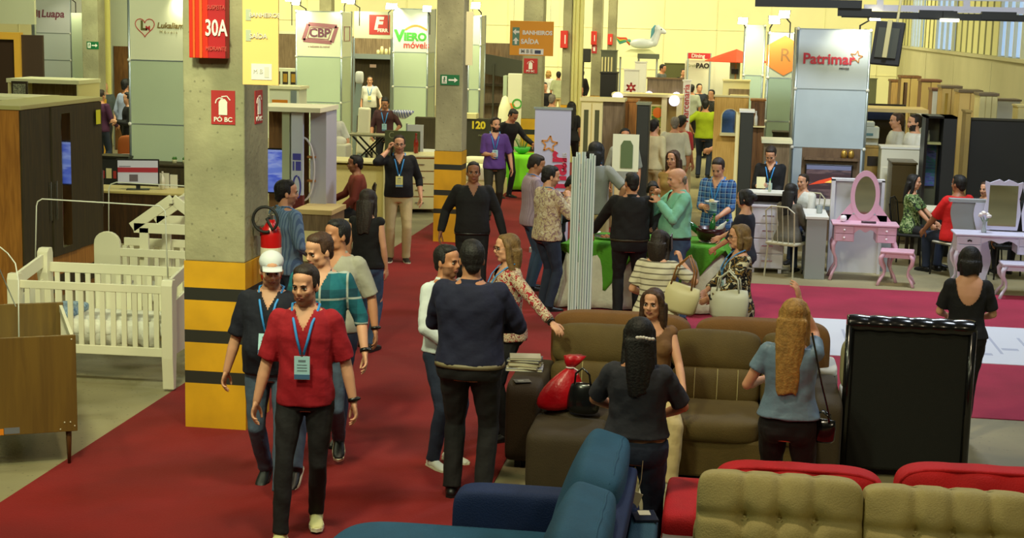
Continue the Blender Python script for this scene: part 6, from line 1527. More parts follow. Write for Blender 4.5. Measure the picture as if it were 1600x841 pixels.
# --- centre right
Yc = 24.6
x0, x1 = span(907, 941, 200, Yc); xx = W(966, 200, Yc).x; h = ztop(925, 158, Yc)
t = thing('glass_cabinet', 'cream display cabinet with two glazed doors and wooden side', 'cabinet', ((x0+x1)/2, Yc, 0), 0); w = x1-x0
mb = MB(); mb.box(-w/2, w/2, 0, .4, .05, h); mb.build('carcass', creamw, t); mb = MB(); mb.box(-w/2-.02, w/2+.35, -.03, .5, h, h+.05); mb.build('top_board', creamw, t); mb = MB(); mb.box(w/2, w/2+.33, .04, .45, 0, h); mb.build('side_panel', gwood, t)
for s in (0, 1):
    a = -w/2+s*w/2; mb = MB(); b = a+w/2
    for (q0, q1, z0, z1) in ((a+.01, a+.05, .1, h-.03), (b-.05, b-.01, .1, h-.03), (a+.05, b-.05, .1, .2), (a+.05, b-.05, h-.14, h-.03), (a+.05, b-.05, h*.55, h*.55+.03)): mb.box(q0, q1, -.025, 0, z0, z1)
    dd = mb.build('door', creamw, t); mb = MB(); mb.box(a+.05, b-.05, -.015, -.012, .2, h-.14); mb.build('door_glass', M('cabinet_glass', (90, 92, 64), .1), dd); mb = MB(); mb.ell((b-.03 if s == 0 else a+.03, -.035, h*.5), (.012, .012, .012), n=8, k=5); mb.build('door_knob', dk, dd)
def slab(name, label, cat, px0, px1, pyt, Y, d, m, cap=None, part='panel', extra=None, face=0):
    x0, x1 = span(px0, px1, pyt+40, Y); h = ztop((px0+px1)/2, pyt, Y); t = thing(name, label, cat, (x0, Y, 0), face); w = x1-x0
    mb = MB(); mb.box(0, w, 0, d, 0, h); mb.build(part, m, t, bevel=.004)
    mb = MB(); mb.box(-.015, w+.015, -.015, d+.015, h, h+.03); mb.build('top_board', cap or m, t)
    if extra: extra(t, w, h)
    return t, w, h
slab('display_wall', 'brown grey panel standing right of the glazed cream cabinet', 'panel', 941, 966, 160, 25.4, .3, gwood, creamw)
slab('wardrobe', 'plain orange oak wardrobe right of the glazed cream cabinet', 'wardrobe', 968, 994, 159, 25.2, .6, oakor, extra=lambda t, w, h: MB().box(.0, w/2-.005, -.02, 0, .08, h-.03).box(w/2+.005, w, -.02, 0, .08, h-.03).build('door', oakor, t))
slab('tall_cabinet', 'narrow black tall cabinet between oak wardrobe and framed picture', 'cabinet', 994, 1013, 164, 24.0, .5, M('black_soft', (44, 46, 40), .6), M('grey_cap', (130, 134, 110), .5), extra=lambda t, w, h: MB().box(.01, w-.01, -.02, 0, .08, h-.03).build('door', MATS['black_soft'], t))
# cream portal with lamps
x0, x1 = span(957, 1068, 160, 29); hb, ht = ztop(1010, 158, 29), ztop(1010, 146, 29)
t = thing('booth_portal', 'cream booth portal with two white globe lamps in the centre', 'booth', (x0, 29, 0), 0); w = x1-x0
mb = MB(); mb.box(0, w, -.3, .3, ht-.05, ht); mb.build('top_board', creamw, t); mb = MB(); mb.box(0, w, .2, .26, 0, ht-.05); mb.build('back_panel', M('portal_tan', (206, 180, 110), .6), t)
for x in (0, w-.12, w*.70): mb = MB(); mb.box(x, x+.1, -.2, .2, 0, ht-.05); mb.build('upright', creamw, t)
for px, py in ((966, 152), (1054, 157)):
    q = W(px, py, 28.8); mb = MB(); mb.ell((q.x-x0, -.35, q.z), (.10, .10, .10), n=14, k=10); mb.build('globe_lamp', M('globe_white', (226, 224, 250), .3, emit=2.2, ecol=(226, 224, 255)), t, smooth=True); mb = MB(); mb.tube([(q.x-x0, -.25, ht-.03), (q.x-x0, -.33, q.z)], .012, 6); mb.build('lamp_arm', chrome, t)
x0_, x1_ = span(1016, 1036, 185, 28.5); t = thing('picture', 'framed green picture with an orange flower in the central portal', 'picture', (x0_, 28.9, 0), 0); a, b = ztop(1025, 200, 28.9), ztop(1025, 166, 28.9)
mb = MB(); mb.box(-.02, x1_-x0_+.04, 0, .04, a-.03, b+.03); mb.build('frame', creamw, t); mb = MB(); mb.box(0, x1_-x0_+.02, -.004, 0, a, b, 0); mb.ell((.11, -.004, b-.12), (.09, .006, .10), n=12, k=6, m=1); mb.build('image', [M('pic_green', (120, 150, 30), .5, kind='picture', c2=(60, 100, 20), c3=(190, 200, 60)), M('pic_flower', (240, 120, 10), .5)], t); mb = MB(); mb.box(.0, .04, .04, .3, (a+b)/2, (a+b)/2+.05); mb.build('bracket', alu, t)
t, w, h = slab('booth_sign', 'narrow white vertical sign with sideways lettering right of the portal', 'booth sign', 1066, 1078, 127, 29.5, .06, M('sign_white', (240, 236, 226), .5))
text(t, 'Marcenaria', .17, (w/2, -.006, h-.42), redp, rot=(pi/2, -pi/2, 0), bold=.002, sx=.95); text(t, 'Max', .13, (w/2, -.006, h-1.05), dk, rot=(pi/2, -pi/2, 0), bold=.004)
slab('headboard', 'wide brown wooden panel with globe wall lamps above the cream portal', 'panel', 1010, 1066, 124, 31, .15, gwood, M('brown_edge', (120, 92, 60), .5), extra=lambda t, w, h: [MB().ell((x, -.1, h-.33), (.09, .09, .09), n=12, k=8).build('wall_lamp', MATS['globe_white'], t, smooth=True) for x in (.05, w-.12)])
# tall white fins with red mark
slab('totem', 'front white fin shaped totem with a red star mark', 'totem', 974, 997, 110, 33, .1, M('fin_white', (232, 230, 216), .5), extra=lambda t, w, h: outline(t, star(w*.5, ztop(985, 137, 33), .11, 6, .3), .03, redp, -.006))
slab('totem', 'rear plain white fin shaped totem, taller than the marked one', 'totem', 991, 1009, 98, 35, .1, MATS['fin_white'])
slab('speaker_cabinet', 'large matt black cube cabinet beside the far column', 'cabinet', 937, 962, 115, 36, .6, blackm)
slab('display_rack', 'grey shelving with hanging clothes above the black cube', 'rack', 938, 962, 80, 40, .4, M('rack_grey', (96, 100, 80), .6), extra=lambda t, w, h: [MB().box(.02+i*.08, .06+i*.08, -.02, 0, h-.7, h-.15).build('garment', creamw, t) for i in range(4)])
t = thing('loudspeaker', 'small black loudspeaker on a thin stand at centre back', 'speaker', (W(911, 120, 44).x, 44, 0), 0); z = ztop(911, 97, 44); mb = MB(); mb.box(-.2, .2, -.15, .15, z, z+.38); mb.build('speaker_case', blackm, t, bevel=.02); mb = MB(); mb.tube([(0, 0, 0), (0, 0, z)], .02, 8); mb.lathe([(.0, 0), (.25, 0), (.25, .02), (0, .03)], n=14); mb.build('stand', blackm, t)
# awning canopy and unicorn float
Yu = 50; t = thing('canopy', 'pale pitched canopy roof holding the unicorn float', 'canopy', (W(998, 90, Yu).x, Yu, 0), 0); zb, zt = ztop(998, 89, Yu), ztop(998, 77, Yu); w = W(1032, 90, Yu).x-W(965, 90, Yu).x
mb = MB(); mb.add([(-w/2, -.6, zb), (w/2, -.6, zb), (w/2, .9, zb), (-w/2, .9, zb), (-w*.2, .1, zt), (w*.25, .1, zt)], [(0, 1, 5, 4), (2, 3, 4, 5), (1, 2, 5), (3, 0, 4), (0, 3, 2, 1)]); mb.build('roof', M('canopy_cream', (206, 206, 160), .7), t)
mb = MB(); mb.box(0, w/2, -.65, -.6, zb-.04, zb+.12); mb.build('fascia', M('canopy_grey2', (90, 96, 80), .6), t)
for x in (-w/2+.1, 0, w/2-.1): mb = MB(); mb.tube([(x, 0, 0), (x, 0, zb)], .03, 6); mb.build('post', alu, t)
t = thing('unicorn_float', 'inflatable white unicorn with rainbow tail sitting on the pale canopy', 'inflatable', (W(1003, 75, Yu).x, Yu+.1, zt-.02), 0)
wu = M('vinyl_unicorn', (206, 214, 224), .35); s = 1/40*.95
mb = MB(); mb.ell((0, 0, .2), (.42, .3, .17), n=18); limb(mb, [(.36, 0, .25), (.46, 0, .5), (.5, 0, .66)], [.15, .12, .11]); limb(mb, [(.48, 0, .68), (.62, 0, .62), (.70, 0, .58)], [.12, .09, .07]); mb.tube([(.50, 0, .74), (.52, 0, .86)], [.03, .005], 8)
for y in (-.06, .06): mb.tube([(.44, y, .74), (.42, y, .83)], [.035, .01], 8)
q = bpy.data.objects.new('body', remesh(mb, .03, 2)); COL.objects.link(q); q.parent = t; q.data.materials.clear(); q.data.materials.append(wu); q.data.polygons.foreach_set('use_smooth', [True]*len(q.data.polygons))
mb = MB()
for i, m in enumerate(range(4)): mb.tube([(-.38, 0, .16+i*.04), (-.55, 0, .34-i*.02), (-.72, 0, .34-i*.045), (-.84, 0, .30-i*.02+.1)], [.05, .055, .05, .012], 8, m=m)
mb.build('tail', [M('tail_red', (206, 70, 40), .5), M('tail_yellow', (220, 190, 50), .5), M('tail_green', (60, 150, 60), .5), M('tail_teal', (70, 150, 140), .5)], t, smooth=True)
mb = MB(); mb.tube([(.40, 0, .80), (.33, 0, .66), (.32, 0, .5), (.28, 0, .36)], [.03, .06, .06, .03], 8); mb.build('mane', M('mane_teal', (90, 160, 180), .5), t, smooth=True)
mb = MB(); mb.ell((.60, -.09, .67), (.02, .01, .025), n=8, k=5); mb.build('eye', black, t)
# red umbrella and food stand
Yu = 49.8; t = thing('parasol', 'large red parasol by the back wall', 'parasol', (W(1150, 100, Yu).x, Yu, 0), 0); z0, z1 = ztop(1150, 96, Yu), ztop(1150, 77, Yu); r = 1.0
mb = MB(); rs = []
for f, zz in ((0, z1), (.35, z1-.12), (.7, z0+.13), (1, z0)): rs.append([(max(f, .01)*r*cos(a)*(1 if True else 1), max(f, .01)*r*sin(a), zz) for a in [2*pi*i/8 for i in range(8)]])
rs2 = [[(x, y, z-.02) for x, y, z in q] for q in rs[::-1]]; mb.rings(rs+rs2); mb.build('parasol_canopy', M('parasol_red', (206, 66, 30), .7), t); mb = MB(); mb.tube([(0, 0, 0), (0, 0, z1)], .03, 8); mb.build('pole', M('pole_wood', (150, 110, 60), .6), t); mb = MB(); mb.lathe([(0, 0), (.3, 0), (.3, .06), (0, .1)], n=14); mb.build('base', blackm, t)
x0, x1 = span(1075, 1110, 90, 52); t = thing('food_stall', 'food stall with red sign and white printed front by the back wall', 'food stall', (x0, 52, 0), 0); w = x1-x0; mb = MB(); za, zb = ztop(1092, 92, 52), ztop(1092, 83, 52); mb.box(0, w, 0, .1, za, zb); q = mb.build('sign_board', M('stall_red', (206, 40, 50), .6), t); text(t, 'Dining', .17, (w*.45, -.01, (za+zb)/2), whitep, bold=.004)
mb = MB(); mb.box(-.1, w+.9, .3, .4, 0, za-.05); mb.build('back_panel', M('stall_white', (232, 230, 206), .6), t); text(t, 'PAO', .22, (w*.66, .28, za-.24), dk, bold=.012); text(t, 'Grelha', .13, (w*.22, .28, za-.24), M('logo_moss', (120, 126, 60), .6)); mb = MB(); mb.box(0, w+.5, -.6, -.1, 0, 1.0); mb.build('counter', choc, t)
for x in (0, w): mb = MB(); mb.tube([(x, .05, 0), (x, .05, zb)], .03, 6); mb.build('post', alu, t)
slab('partition', 'dark green partition by the back wall behind standing visitors', 'partition', 1037, 1069, 100, 55, .1, M('green_dark', (74, 76, 34), .7))
slab('display_rack', 'slim black shelf rack under the red parasol', 'rack', 1139, 1155, 98, 50, .3, M('rack_glass', (150, 160, 130), .4), extra=lambda t, w, h: [MB().box(.05, w-.05, -.25, 0, h-.35-.4*i, h-.2-.4*i).build('shelf_goods', blackm, t) for i in range(3)])
# plywood panel with arched mirror
x0, x1 = span(1115, 1170, 190, 26.6); t, w, h = slab('display_wall', 'golden plywood panel with arched mirror in the centre right', 'panel', 1115, 1168, 152, 26.6, .12, M('plywood', (226, 184, 96), .5, kind='wood', c2=(206, 160, 76)), creamw)
zz = ztop(1140, 208, 26.6); mb = MB(); aw = .13; cx = W(1140, 190, 26.6).x-x0; poly = [(cx-aw, zz), (cx+aw, zz)]+[(cx+aw*cos(a), zz+.28+aw*sin(a)) for a in [pi*i/10 for i in range(11)]]
mb.prism([((x-cx)*1.15+cx, (z-zz)*1.06+zz-.015) for x, z in poly], -.012, 0, 'xz'); mb.build('mirror_frame', creamw, t); mb = MB(); mb.prism(poly, -.018, -.013, 'xz'); mb.build('mirror', mirr, t); mb = MB(); mb.box(cx-.16, cx+.16, -.14, 0, zz-.04, zz); mb.build('shelf', creamw, t)
slab('display_box', 'white box frame above the plywood panel', 'display frame', 1128, 1170, 127, 31, .25, creamw, extra=lambda t, w, h: [MB().box(.12, w, -.02, 0, h-.75, h-.15).build('inner_panel', gwood, t), MB().box(.15, w-.02, -.1, -.02, h-.32, h-.26).build('shelf', creamw, t)])
slab('tall_cabinet', 'tall narrow black cabinet with white top right of the plywood panel', 'cabinet', 1155, 1176, 176, 23.6, .55, M('black_soft', (0, 0, 0)), white, extra=lambda t, w, h: [MB().box(.01, w-.01, -.02, 0, .08, h-.03).build('door', MATS['black_soft'], t), MB().box(-.06, 0, .02, .5, 0, h-.02).build('side_panel', creamw, t)])
slab('cupboard', 'brown wooden cupboard behind the tall black cabinet', 'cupboard', 1172, 1194, 158, 26.1, .4, mwood, oakor, extra=lambda t, w, h: [MB().box(.02+i*w/2, w/2-.01+i*w/2, -.02, 0, .1, h-.03).build('door', mwood, t) for i in range(2)])
for lab, px, py, m in (('white ceramic swan bottle on the brown cupboard shelf', 1181, 193, white), ):
    q = W(px, py, 25.9); t = thing('shelf_ledge', 'small ledge carrying a white bottle on the brown cupboard', 'shelf', (q.x, 26.15, q.z-.05), 0); mb = MB(); mb.box(-.16, .16, -.18, .04, -.02, 0); mb.build('board', creamw, t); bottle(lab, q.x, 26.05, q.z-.05, m, s=.9)
x0, x1 = span(1194, 1234, 225, 24.0); t = thing('counter', 'brown counter with bright cream top behind the reading man', 'counter', (x0, 24.0, 0), 0); h = ztop(1214, 219, 24); mb = MB(); mb.box(0, x1-x0, 0, .6, 0, h-.05); mb.build('counter_body', gwood, t); mb = MB(); mb.box(-.04, x1-x0+.04, -.05, .65, h-.05, h); mb.build('counter_top', MATS['top_bright'], t)
slab('shelf_box', 'small dark shelf box on legs behind the cream topped counter', 'shelf', 1206, 1233, 209, 26.8, .4, choc)
# TV panel on the star tower
x0, x1 = span(1250, 1341, 300, 24.2); a, b = .0, ztop(1297, 232, 24.2); w = x1-x0
t = thing('tv_panel', 'grey brown wooden television panel below the star logo tower', 'tv panel', (x0, 24.2, 0), 0)
mb = MB(); mb.box(0, w, 0, .06, ztop(1297, 323, 24.2), b); mb.build('back_panel', M('panel_taupe', (118, 94, 70), .5, kind='wood', c2=(100, 78, 58)), t); zz = ztop(1297, 246, 24.2); mb = MB(); mb.box(.03, w-.03, -.12, 0, zz-.04, zz); mb.build('shelf', MATS['panel_taupe'], t)
mb = MB(); mb.box(.1, w-.1, .0, .5, 0, .42); mb.build('low_cabinet', MATS['panel_taupe'], t)
for i, px in enumerate((1319, 1330)): q = W(px, 245, 24.1); mb = MB(); mb.lathe([(0, 0), (.035, .0), (.05, .05), (.04, .1), (.02, .13), (0, .13)], n=10); tag(mb.build('gold_ornament', M('gold', (196, 160, 80), .3, metal=.7), smooth=True, loc=(q.x, 24.13, zz)), ['left gold ornament on the television panel shelf', 'right gold ornament on the television panel shelf'][i], 'ornament')
a, b = ztop(1295, 314, 24.1), ztop(1295, 257, 24.1); xa, xb = span(1257, 1331, 285, 24.1)
t = thing('television', 'wide television showing an orange sunset on the grey brown panel', 'television', (xa, 24.1, 0), 0); mb = MB(); mb.box(0, xb-xa, 0, .08, a, b); mb.build('screen_case', black, t, bevel=.01)
mb = MB(); W_ = xb-xa; H_ = b-a; rows = [(0, .3, 0), (.3, .42, 1), (.42, .5, 0), (.5, .75, 1), (.75, .88, 0), (.88, 1, 3)]
for z0, z1, m in rows: mb.box(.02, W_-.02, -.004, 0, a+.02+z0*(H_-.04), a+.02+z1*(H_-.04), m)
mb.prism([(.06, a+H_*.42), (W_*.3, a+H_*.55), (W_*.6, a+H_*.66), (W_-.03, a+H_*.58), (W_-.03, a+H_*.5), (W_*.6, a+H_*.52), (W_*.3, a+H_*.46)], -.007, -.005, 'xz', 2); mb.prism([(W_*.42, a+H_*.5), (W_*.55, a+H_*.57), (W_*.7, a+H_*.5)], -.010, -.008, 'xz', 4)
mb.build('screen', [M('scr_mauve', (84, 66, 76), .4, emit=.25, kind='picture', c2=(110, 88, 92), c3=(60, 50, 62)), M('scr_plum', (70, 50, 58), .4, emit=.2), M('scr_orange', (214, 70, 40), .4, emit=.6), M('scr_slate', (110, 116, 150), .4, emit=.3), M('scr_gold', (240, 190, 90), .4, emit=.8)], t)
# hanging TV
Yt = 21; t = thing('television', 'black television hanging from the roof beam, seen from behind', 'television', tuple(W(1387, 68, Yt)+Vector((0, 0, 0))), 0)
t.rotation_euler = (radians(-12), radians(3), radians(-18)); mb = MB(); mb.box(-.19, .19, -.03, .04, -.29, .29); mb.build('screen_case', blackm, t, bevel=.012); mb = MB(); mb.box(-.14, .14, -.045, -.03, -.2, .2); mb.build('back_cover', M('grey_black', (50, 52, 40), .6), t); mb = MB(); mb.tube([(.08, 0, .2), (.08, 0, 1.2)], .018, 8); mb.build('hanging_pole', M('pole_tan', (170, 160, 110), .5), t); mb = MB(); mb.box(-.03, .03, -.07, -.045, -.2, .3); mb.build('mount_bracket', MATS['pole_tan'], t)
# kitchen booth
x0, x1 = span(1347, 1450, 172, 27); t = thing('booth_portal', 'cream topped kitchen booth where two men in white stand', 'booth', (x0-.2, 27, 0), 0); w = x1-x0+.2; zt = ztop(1400, 170, 27)
mb = MB(); mb.box(0, w, -.1, .9, zt-.06, zt); mb.build('top_board', M('top_tan', (216, 190, 130), .5), t); mb = MB(); mb.box(w-.2, w, -.1, .9, 0, zt-.06); mb.build('upright', M('upright_white', (222, 216, 186), .5), t)
mb = MB(); mb.box(0, w-.2, 1.6, 1.66, 0, zt); mb.build('back_panel', dk, t); mb = MB(); mb.box(0, w-.3, 1.5, 1.6, zt-.28, zt-.12); mb.build('blue_band', M('band_blue', (20, 40, 90), .5), t)
for x in (.0,): mb = MB(); mb.box(x, x+.08, .8, .9, 0, zt-.06); mb.build('post', creamw, t)
# white coffee machine on oak cabinet
x0, x1 = span(1346, 1383, 240, 26.0); t, w, h = slab('cupboard', 'oak kitchen cupboard with open niche right of the television panel', 'cupboard', 1346, 1383, 231, 26.0, .5, M('oak_gold', (186, 150, 76), .5, kind='wood', c2=(160, 126, 60)), extra=lambda t, w, h: MB().box(.08, w-.1, -.01, 0, h-.30, h-.14).build('niche', dk, t))
q = W(1352, 214, 26.2); t = thing('coffee_machine', 'white coffee machine on the oak kitchen cupboard', 'appliance', (q.x, 26.15, h), 0); h_ = ztop(1352, 190, 26.2)-h; mb = MB(); mb.box(-.1, .22, 0, .35, .14, h_*.8); mb.box(-.02, .14, .0, .3, h_*.8, h_); mb.box(-.1, .22, .1, .35, 0, .14); mb.build('machine_body', M('machine_white', (216, 220, 200), .4), t, bevel=.015); mb = MB(); mb.box(.0, .12, -.01, 0, h_*.45, h_*.55); mb.build('control_panel', M('panel_teal3', (100, 140, 140), .4), t)
slab('kitchen_counter', 'tall white kitchen counter with drawers in front of the men in white', 'counter', 1375, 1440, 233, 25.2, .5, M('kitchen_white', (222, 220, 200), .5), white, extra=lambda t, w, h: [MB().box(.03+c*w/3, w/3-.02+c*w/3, -.02, 0, .08+r*.26, .31+r*.26).build('drawer', MATS['kitchen_white'], t) for c in range(3) for r in range(4)])
slab('cabinet', 'dark glossy olive cabinet below the kitchen counter', 'cabinet', 1392, 1430, 257, 24.2, .7, M('olive_gloss', (70, 58, 32), .25), extra=lambda t, w, h: [MB().box(.02, w-.02, -.02, 0, .06+r*.3, .32+r*.3).build('drawer', MATS['olive_gloss'], t) for r in range(3)])
# black niche unit
x0, x1 = span(1444, 1493, 230, 23.0); h = ztop(1468, 182, 23); w = x1-x0
t = thing('niche_unit', 'tall black niche unit with a blue green picture inside', 'cabinet', (x0, 23.0, 0), 0); mb = MB(); mb.box(w*.58, w, 0, .6, 0, h); mb.build('side_column', blackm, t); mb = MB(); mb.box(0, w, .0, .6, h-.03, h); mb.build('top_board', black, t); mb = MB(); mb.box(0, w*.58, .45, .5, 0, h); mb.build('back_panel', M('niche_olive', (80, 80, 56), .5), t); mb = MB(); mb.box(0, .04, 0, .5, 0, h); mb.build('side_panel', black, t)
mb = MB(); zz = ztop(1455, 222, 23.2); mb.box(.02, w*.56, .1, .45, zz-.03, zz); mb.build('shelf', M('shelf_olive', (150, 146, 90), .5), t)
mb = MB(); a = ztop(1458, 292, 23.3); mb.box(w*.18, w*.52, .42, .45, a, zz-.04); mb.build('picture', M('pic_blue', (40, 70, 110), .4, kind='picture', c2=(30, 110, 100), c3=(90, 90, 150), sc=2), t)
q = W(1449, 218, 23.2); bottle('small pale bottle on the shelf of the black niche unit', q.x+.02, 23.25, zz, M('bottle_pale', (200, 200, 160), .3), s=.6)
slab('partition', 'wide black panel wall at the right edge behind the seated visitors', 'partition', 1513, 1700, 190, 24.0, .08, M('black_wall', (20, 20, 17), .6), M('black_edge', (50, 48, 36), .5))
slab('partition', 'narrow golden brown partition left of the wide black panel wall', 'partition', 1507, 1515, 176, 23.9, .4, M('board_gold', (150, 126, 66), .6))
# row of wardrobes along the right wall
doors = M('door_beige', (214, 184, 112), .5)
lwd = M('row_wood', (186, 152, 88), .5, kind='wood', c2=(160, 126, 70))
def rowward(lab, px0, px1, pyt, Y, body, door, nd=2, mirror=(), top=None):
    x0, x1 = span(px0, px1, pyt+30, Y); h = ztop((px0+px1)/2, pyt, Y)
    wardrobe('wardrobe', lab, ((x0+x1)/2, Y, 0), 0, x1-x0, .55, h, body, door, nd, mirror=mirror, top=top)
rowward('slim brown wardrobe, leftmost in the row along the right wall', 1391, 1403, 128, 34, mwood, lwd, 1)
rowward('tall brown wardrobe with mirror, second in the right wall row', 1406, 1436, 122, 33, mwood, M('door_tan', (186, 160, 96), .5), 2, (0,))
rowward('reddish brown wardrobe with cream door, third in the right wall row', 1438, 1468, 128, 31.5, M('red_brown', (110, 72, 50), .5), MATS['door_tan'], 2, (), M('red_brown', (0, 0, 0)))
rowward('wardrobe with two white stripes, fourth in the right wall row', 1455, 1472, 142, 30, MATS['red_brown'], white, 2, (), MATS['red_brown'])
rowward('beige wardrobe with mirrored middle door, fifth in the right wall row', 1470, 1500, 138, 28.6, lwd, doors, 2, (0,), M('top_taupe', (120, 104, 80), .5))
rowward('wide golden beige wardrobe with slot handles by the right wall', 1497, 1532, 145, 27.0, lwood, doors, 2, (), MATS['top_taupe'])
rowward('cream panelled wardrobe near the right edge by the wall', 1529, 1557, 150, 26.0, creamw, creamw, 3, (), MATS['top_taupe'])
slab('display_shelf', 'long thin grey topped slab behind the black panel wall', 'shelf unit', 1556, 1592, 158, 27.5, .5, M('slab_grey', (186, 186, 170), .6), MATS['top_taupe'])
slab('wardrobe', 'pale wardrobe edge at the right border of the photo above the black wall', 'wardrobe', 1588, 1640, 168, 26, .5, creamw, creamw, extra=lambda t, w, h: MB().box(.01, w-.01, -.02, 0, .08, h-.03).build('door', creamw, t))
x0, x1 = span(1566, 1594, 186, 27.2)
# arched dark floor mirror and small lit sign near right column
slab('floor_mirror', 'dark arched floor mirror against the cream corner wall', 'mirror', 1356, 1368, 124, 40, .05, M('mirror_dark', (110, 112, 80), .3))
# seated groups: chairs, tables
def chair(label, loc, face, frame, seatm, clear=False):
    t = thing('dining_chair', label, 'chair', loc, face); mb = MB(); mb.box(-.22, .22, -.22, .22, .43, .47); mb.build('seat', seatm, t, bevel=.015)
    for sx in (-1, 1):
        for sy in (-1, 1): mb = MB(); mb.tube([(sx*.19, sy*.19, .43), (sx*.21, sy*.22, 0)], .012, 6); mb.build('leg', frame, t)
    mb = MB(); mb.tube([(-.20, .20, .45), (-.21, .26, .88), (-.12, .28, .95), (.12, .28, .95), (.21, .26, .88), (.20, .20, .45)], .011, 6); mb.build('back_frame', frame, t)
    for q in range(4): mb = MB(); mb.tube([(-.12+q*.08, .21, .46), (-.12+q*.08, .275, .94)], .006, 5); mb.build('back_spindle', frame, t)
    return t
clr = M('clear_acrylic', (190, 186, 160), .3)
tw_ = table('dining_table', 'white table where a grey haired man and woman sit talking', (W(1290, 340, 21.9).x-.1, 22.9, 0), 0, .9, .7, .76, white, white)
tw2 = table('dining_table', 'white table between the seated woman in green print and red shirt', (W(1462, 330, 22.3).x, 22.4, 0), 0, .75, .7, .78, M('table_cream', (226, 222, 196), .5), dk)
# ================================================================== VISITORS
lanb = (M('lanyard_blue', (50, 140, 214), .6), M('badge_card', (172, 216, 226), .5)); lany = (lanb[0], M('badge_yellow', (214, 208, 120), .5))
jblack = cloth('jeans_black', (20, 19, 22)); jblue = cloth('jeans_blue', (54, 76, 108)); jmid = cloth('jeans_mid', (78, 96, 118)); jdark = cloth('jeans_dark', (34, 44, 66)); khaki = cloth('khaki', (196, 176, 128)); blk = cloth('cloth_black', (15, 14, 16)); navy = cloth('cloth_navy', (16, 20, 40)); navys = cloth('shirt_navy', (22, 26, 54)); whitec = cloth('cloth_white2', (216, 216, 206)); whit2 = cloth('shirt_white', (206, 214, 214)); greyc = cloth('cloth_grey', (150, 154, 142)); dgrey = cloth('cloth_dgrey', (44, 46, 56))
sn_w = (M('sneaker_white', (206, 200, 140), .6), M('sole_white', (224, 220, 190), .6)); sn_b = (M('shoe_black', (18, 18, 20), .45), M('sole_white', (0, 0, 0))); sn_k = (M('shoe_black', (0, 0, 0)), M('sole_black', (14, 14, 14), .6)); sn_w2 = (M('sneaker_pale', (214, 212, 200), .6), MATS['sole_white'])
def at(hx, hy, H, dz=0): p = G(hx, hy, H-dz); return (p.x, p.y, 0)
def PP(label, hx, hy, face, H, Y=None, **k):
    top_z = H
    if k.get('sit') is None:
        if Y is None and G(hx, hy, H).y > 55: Y = 55 - random.random()*3
        if Y is not None: H = top_z = W(hx, hy, Y).z + (1-cos(radians(k.get('lean', 0))))*.75
    if k.get('sit') is not None: top_z = (k['sit']/(H/1.75)+.09-.93+1.75)*H/1.75
    ld = k.get('lean', 0); l = radians(ld); drop = (1-cos(l))*.75*H/1.75; fwd = sin(l)*.62*H/1.75
    p = G(hx, hy, top_z-drop); fr = radians(face)
    p = Vector((p.x-sin(fr)*fwd, p.y+cos(fr)*fwd, 0))
    k.setdefault('det', 1)
    for nm in ('L', 'R'):
        if k.get(nm) and 'w' in k[nm]:
            w = Vector(k[nm]['w']); q = Matrix.Rotation(-fr, 3, 'Z') @ (w-p)/(H/1.75); k[nm] = dict(k[nm]); k[nm]['h'] = tuple(q); k[nm]['abs'] = 1
    return person(label, p, face, H=H, **k)
HANG = {}
walkR = ((-.10, -.20, .085), (.08, .22, .13)); walkL = ((-.09, .22, .13), (.10, -.20, .085))
# ---- nearest
PP('man in crimson polo shirt and black jeans walking towards the camera', 478, 410, 8, 1.76, skin='light', w=.95, top=(cloth('polo_crimson', (158, 10, 30)), .47, .86, .012, 1), bot=(jblack, .95), shoes=sn_w, hair=('short', 'dark'), beard=1, lanyard=lanb, watch='L', det=2, legs=((-.13, -.18, .085), (.05, .16, .11)), R=dict(h=(-.30, -.04, .87), curl=.5), L=dict(h=(.30, .0, .87), curl=.5), head=(-14, 4), belly=.01)
PP('man in white cap and dark navy polo walking beside the striped column', 424, 390, 6, 1.70, skin='light', top=(cloth('polo_navy', (14, 18, 34)), .47, .88, .012, 1), bot=(jmid, 1.05), shoes=sn_k, hair=('crop', 'grey'), beard=1, cap=M('cap_white', (206, 210, 214), .8), lanyard=lanb, det=2, legs=walkL, belly=.07, w=1.06, R=dict(h=(-.32, .0, .87), curl=.5), L=dict(h=(.30, .05, .87)), head=(14, 8))
PP('young man in teal plaid shirt walking behind the crimson polo', 503, 360, 6, 1.77, skin='light', top=(cloth('shirt_tealplaid', (16, 104, 118), kind='plaid', c2=(12, 60, 76), c3=(190, 200, 190), sc=.5), .62, .84, .015, 1), bot=(jmid, .95), shoes=sn_b, hair=('short', 'brown'), det=2, legs=((-.12, -.38, .10), (.09, .26, .2)), L=dict(h=(.32, -.08, .90)), watch='L', head=(-40, 12))
PP('man in light grey polo shirt behind the teal plaid shirt', 528, 340, -8, 1.74, skin='tan', top=(cloth('polo_grey', (166, 164, 148)), .47, .86, .014, 1), bot=(jdark, 1), shoes=sn_k, hair=('short', 'black'), det=2, legs=walkL, L=dict(h=(.31, .02, .88)), head=(-30, 0), watch='L')
PP('man in blue striped shirt standing next to the fire extinguisher', 446, 279, 140, 1.74, skin='light', top=(cloth('shirt_bluestripe', (116, 146, 178), kind='stripev', c2=(84, 112, 150)), 1, .84, .02, 1), bot=(jblue, 1), shoes=sn_k, hair=('short', 'black'), beard=1, lanyard=lanb, det=2, L=dict(h=(.12, -.3, 1.05)), R=dict(h=(-.2, -.22, 1.0)), head=(-25, 0), w=1.05)
PP('woman with long dark hair in black sleeveless top and blue jeans', 574, 292, 172, 1.63, sex='f', skin='light', top=(cloth('top_black', (13, 13, 15)), 0, .90, .01), bot=(jblue, .92), shoes=sn_k, hair=('long', 'dark'), det=2, legs=((-.10, .12, .10), (.09, -.12, .085)))
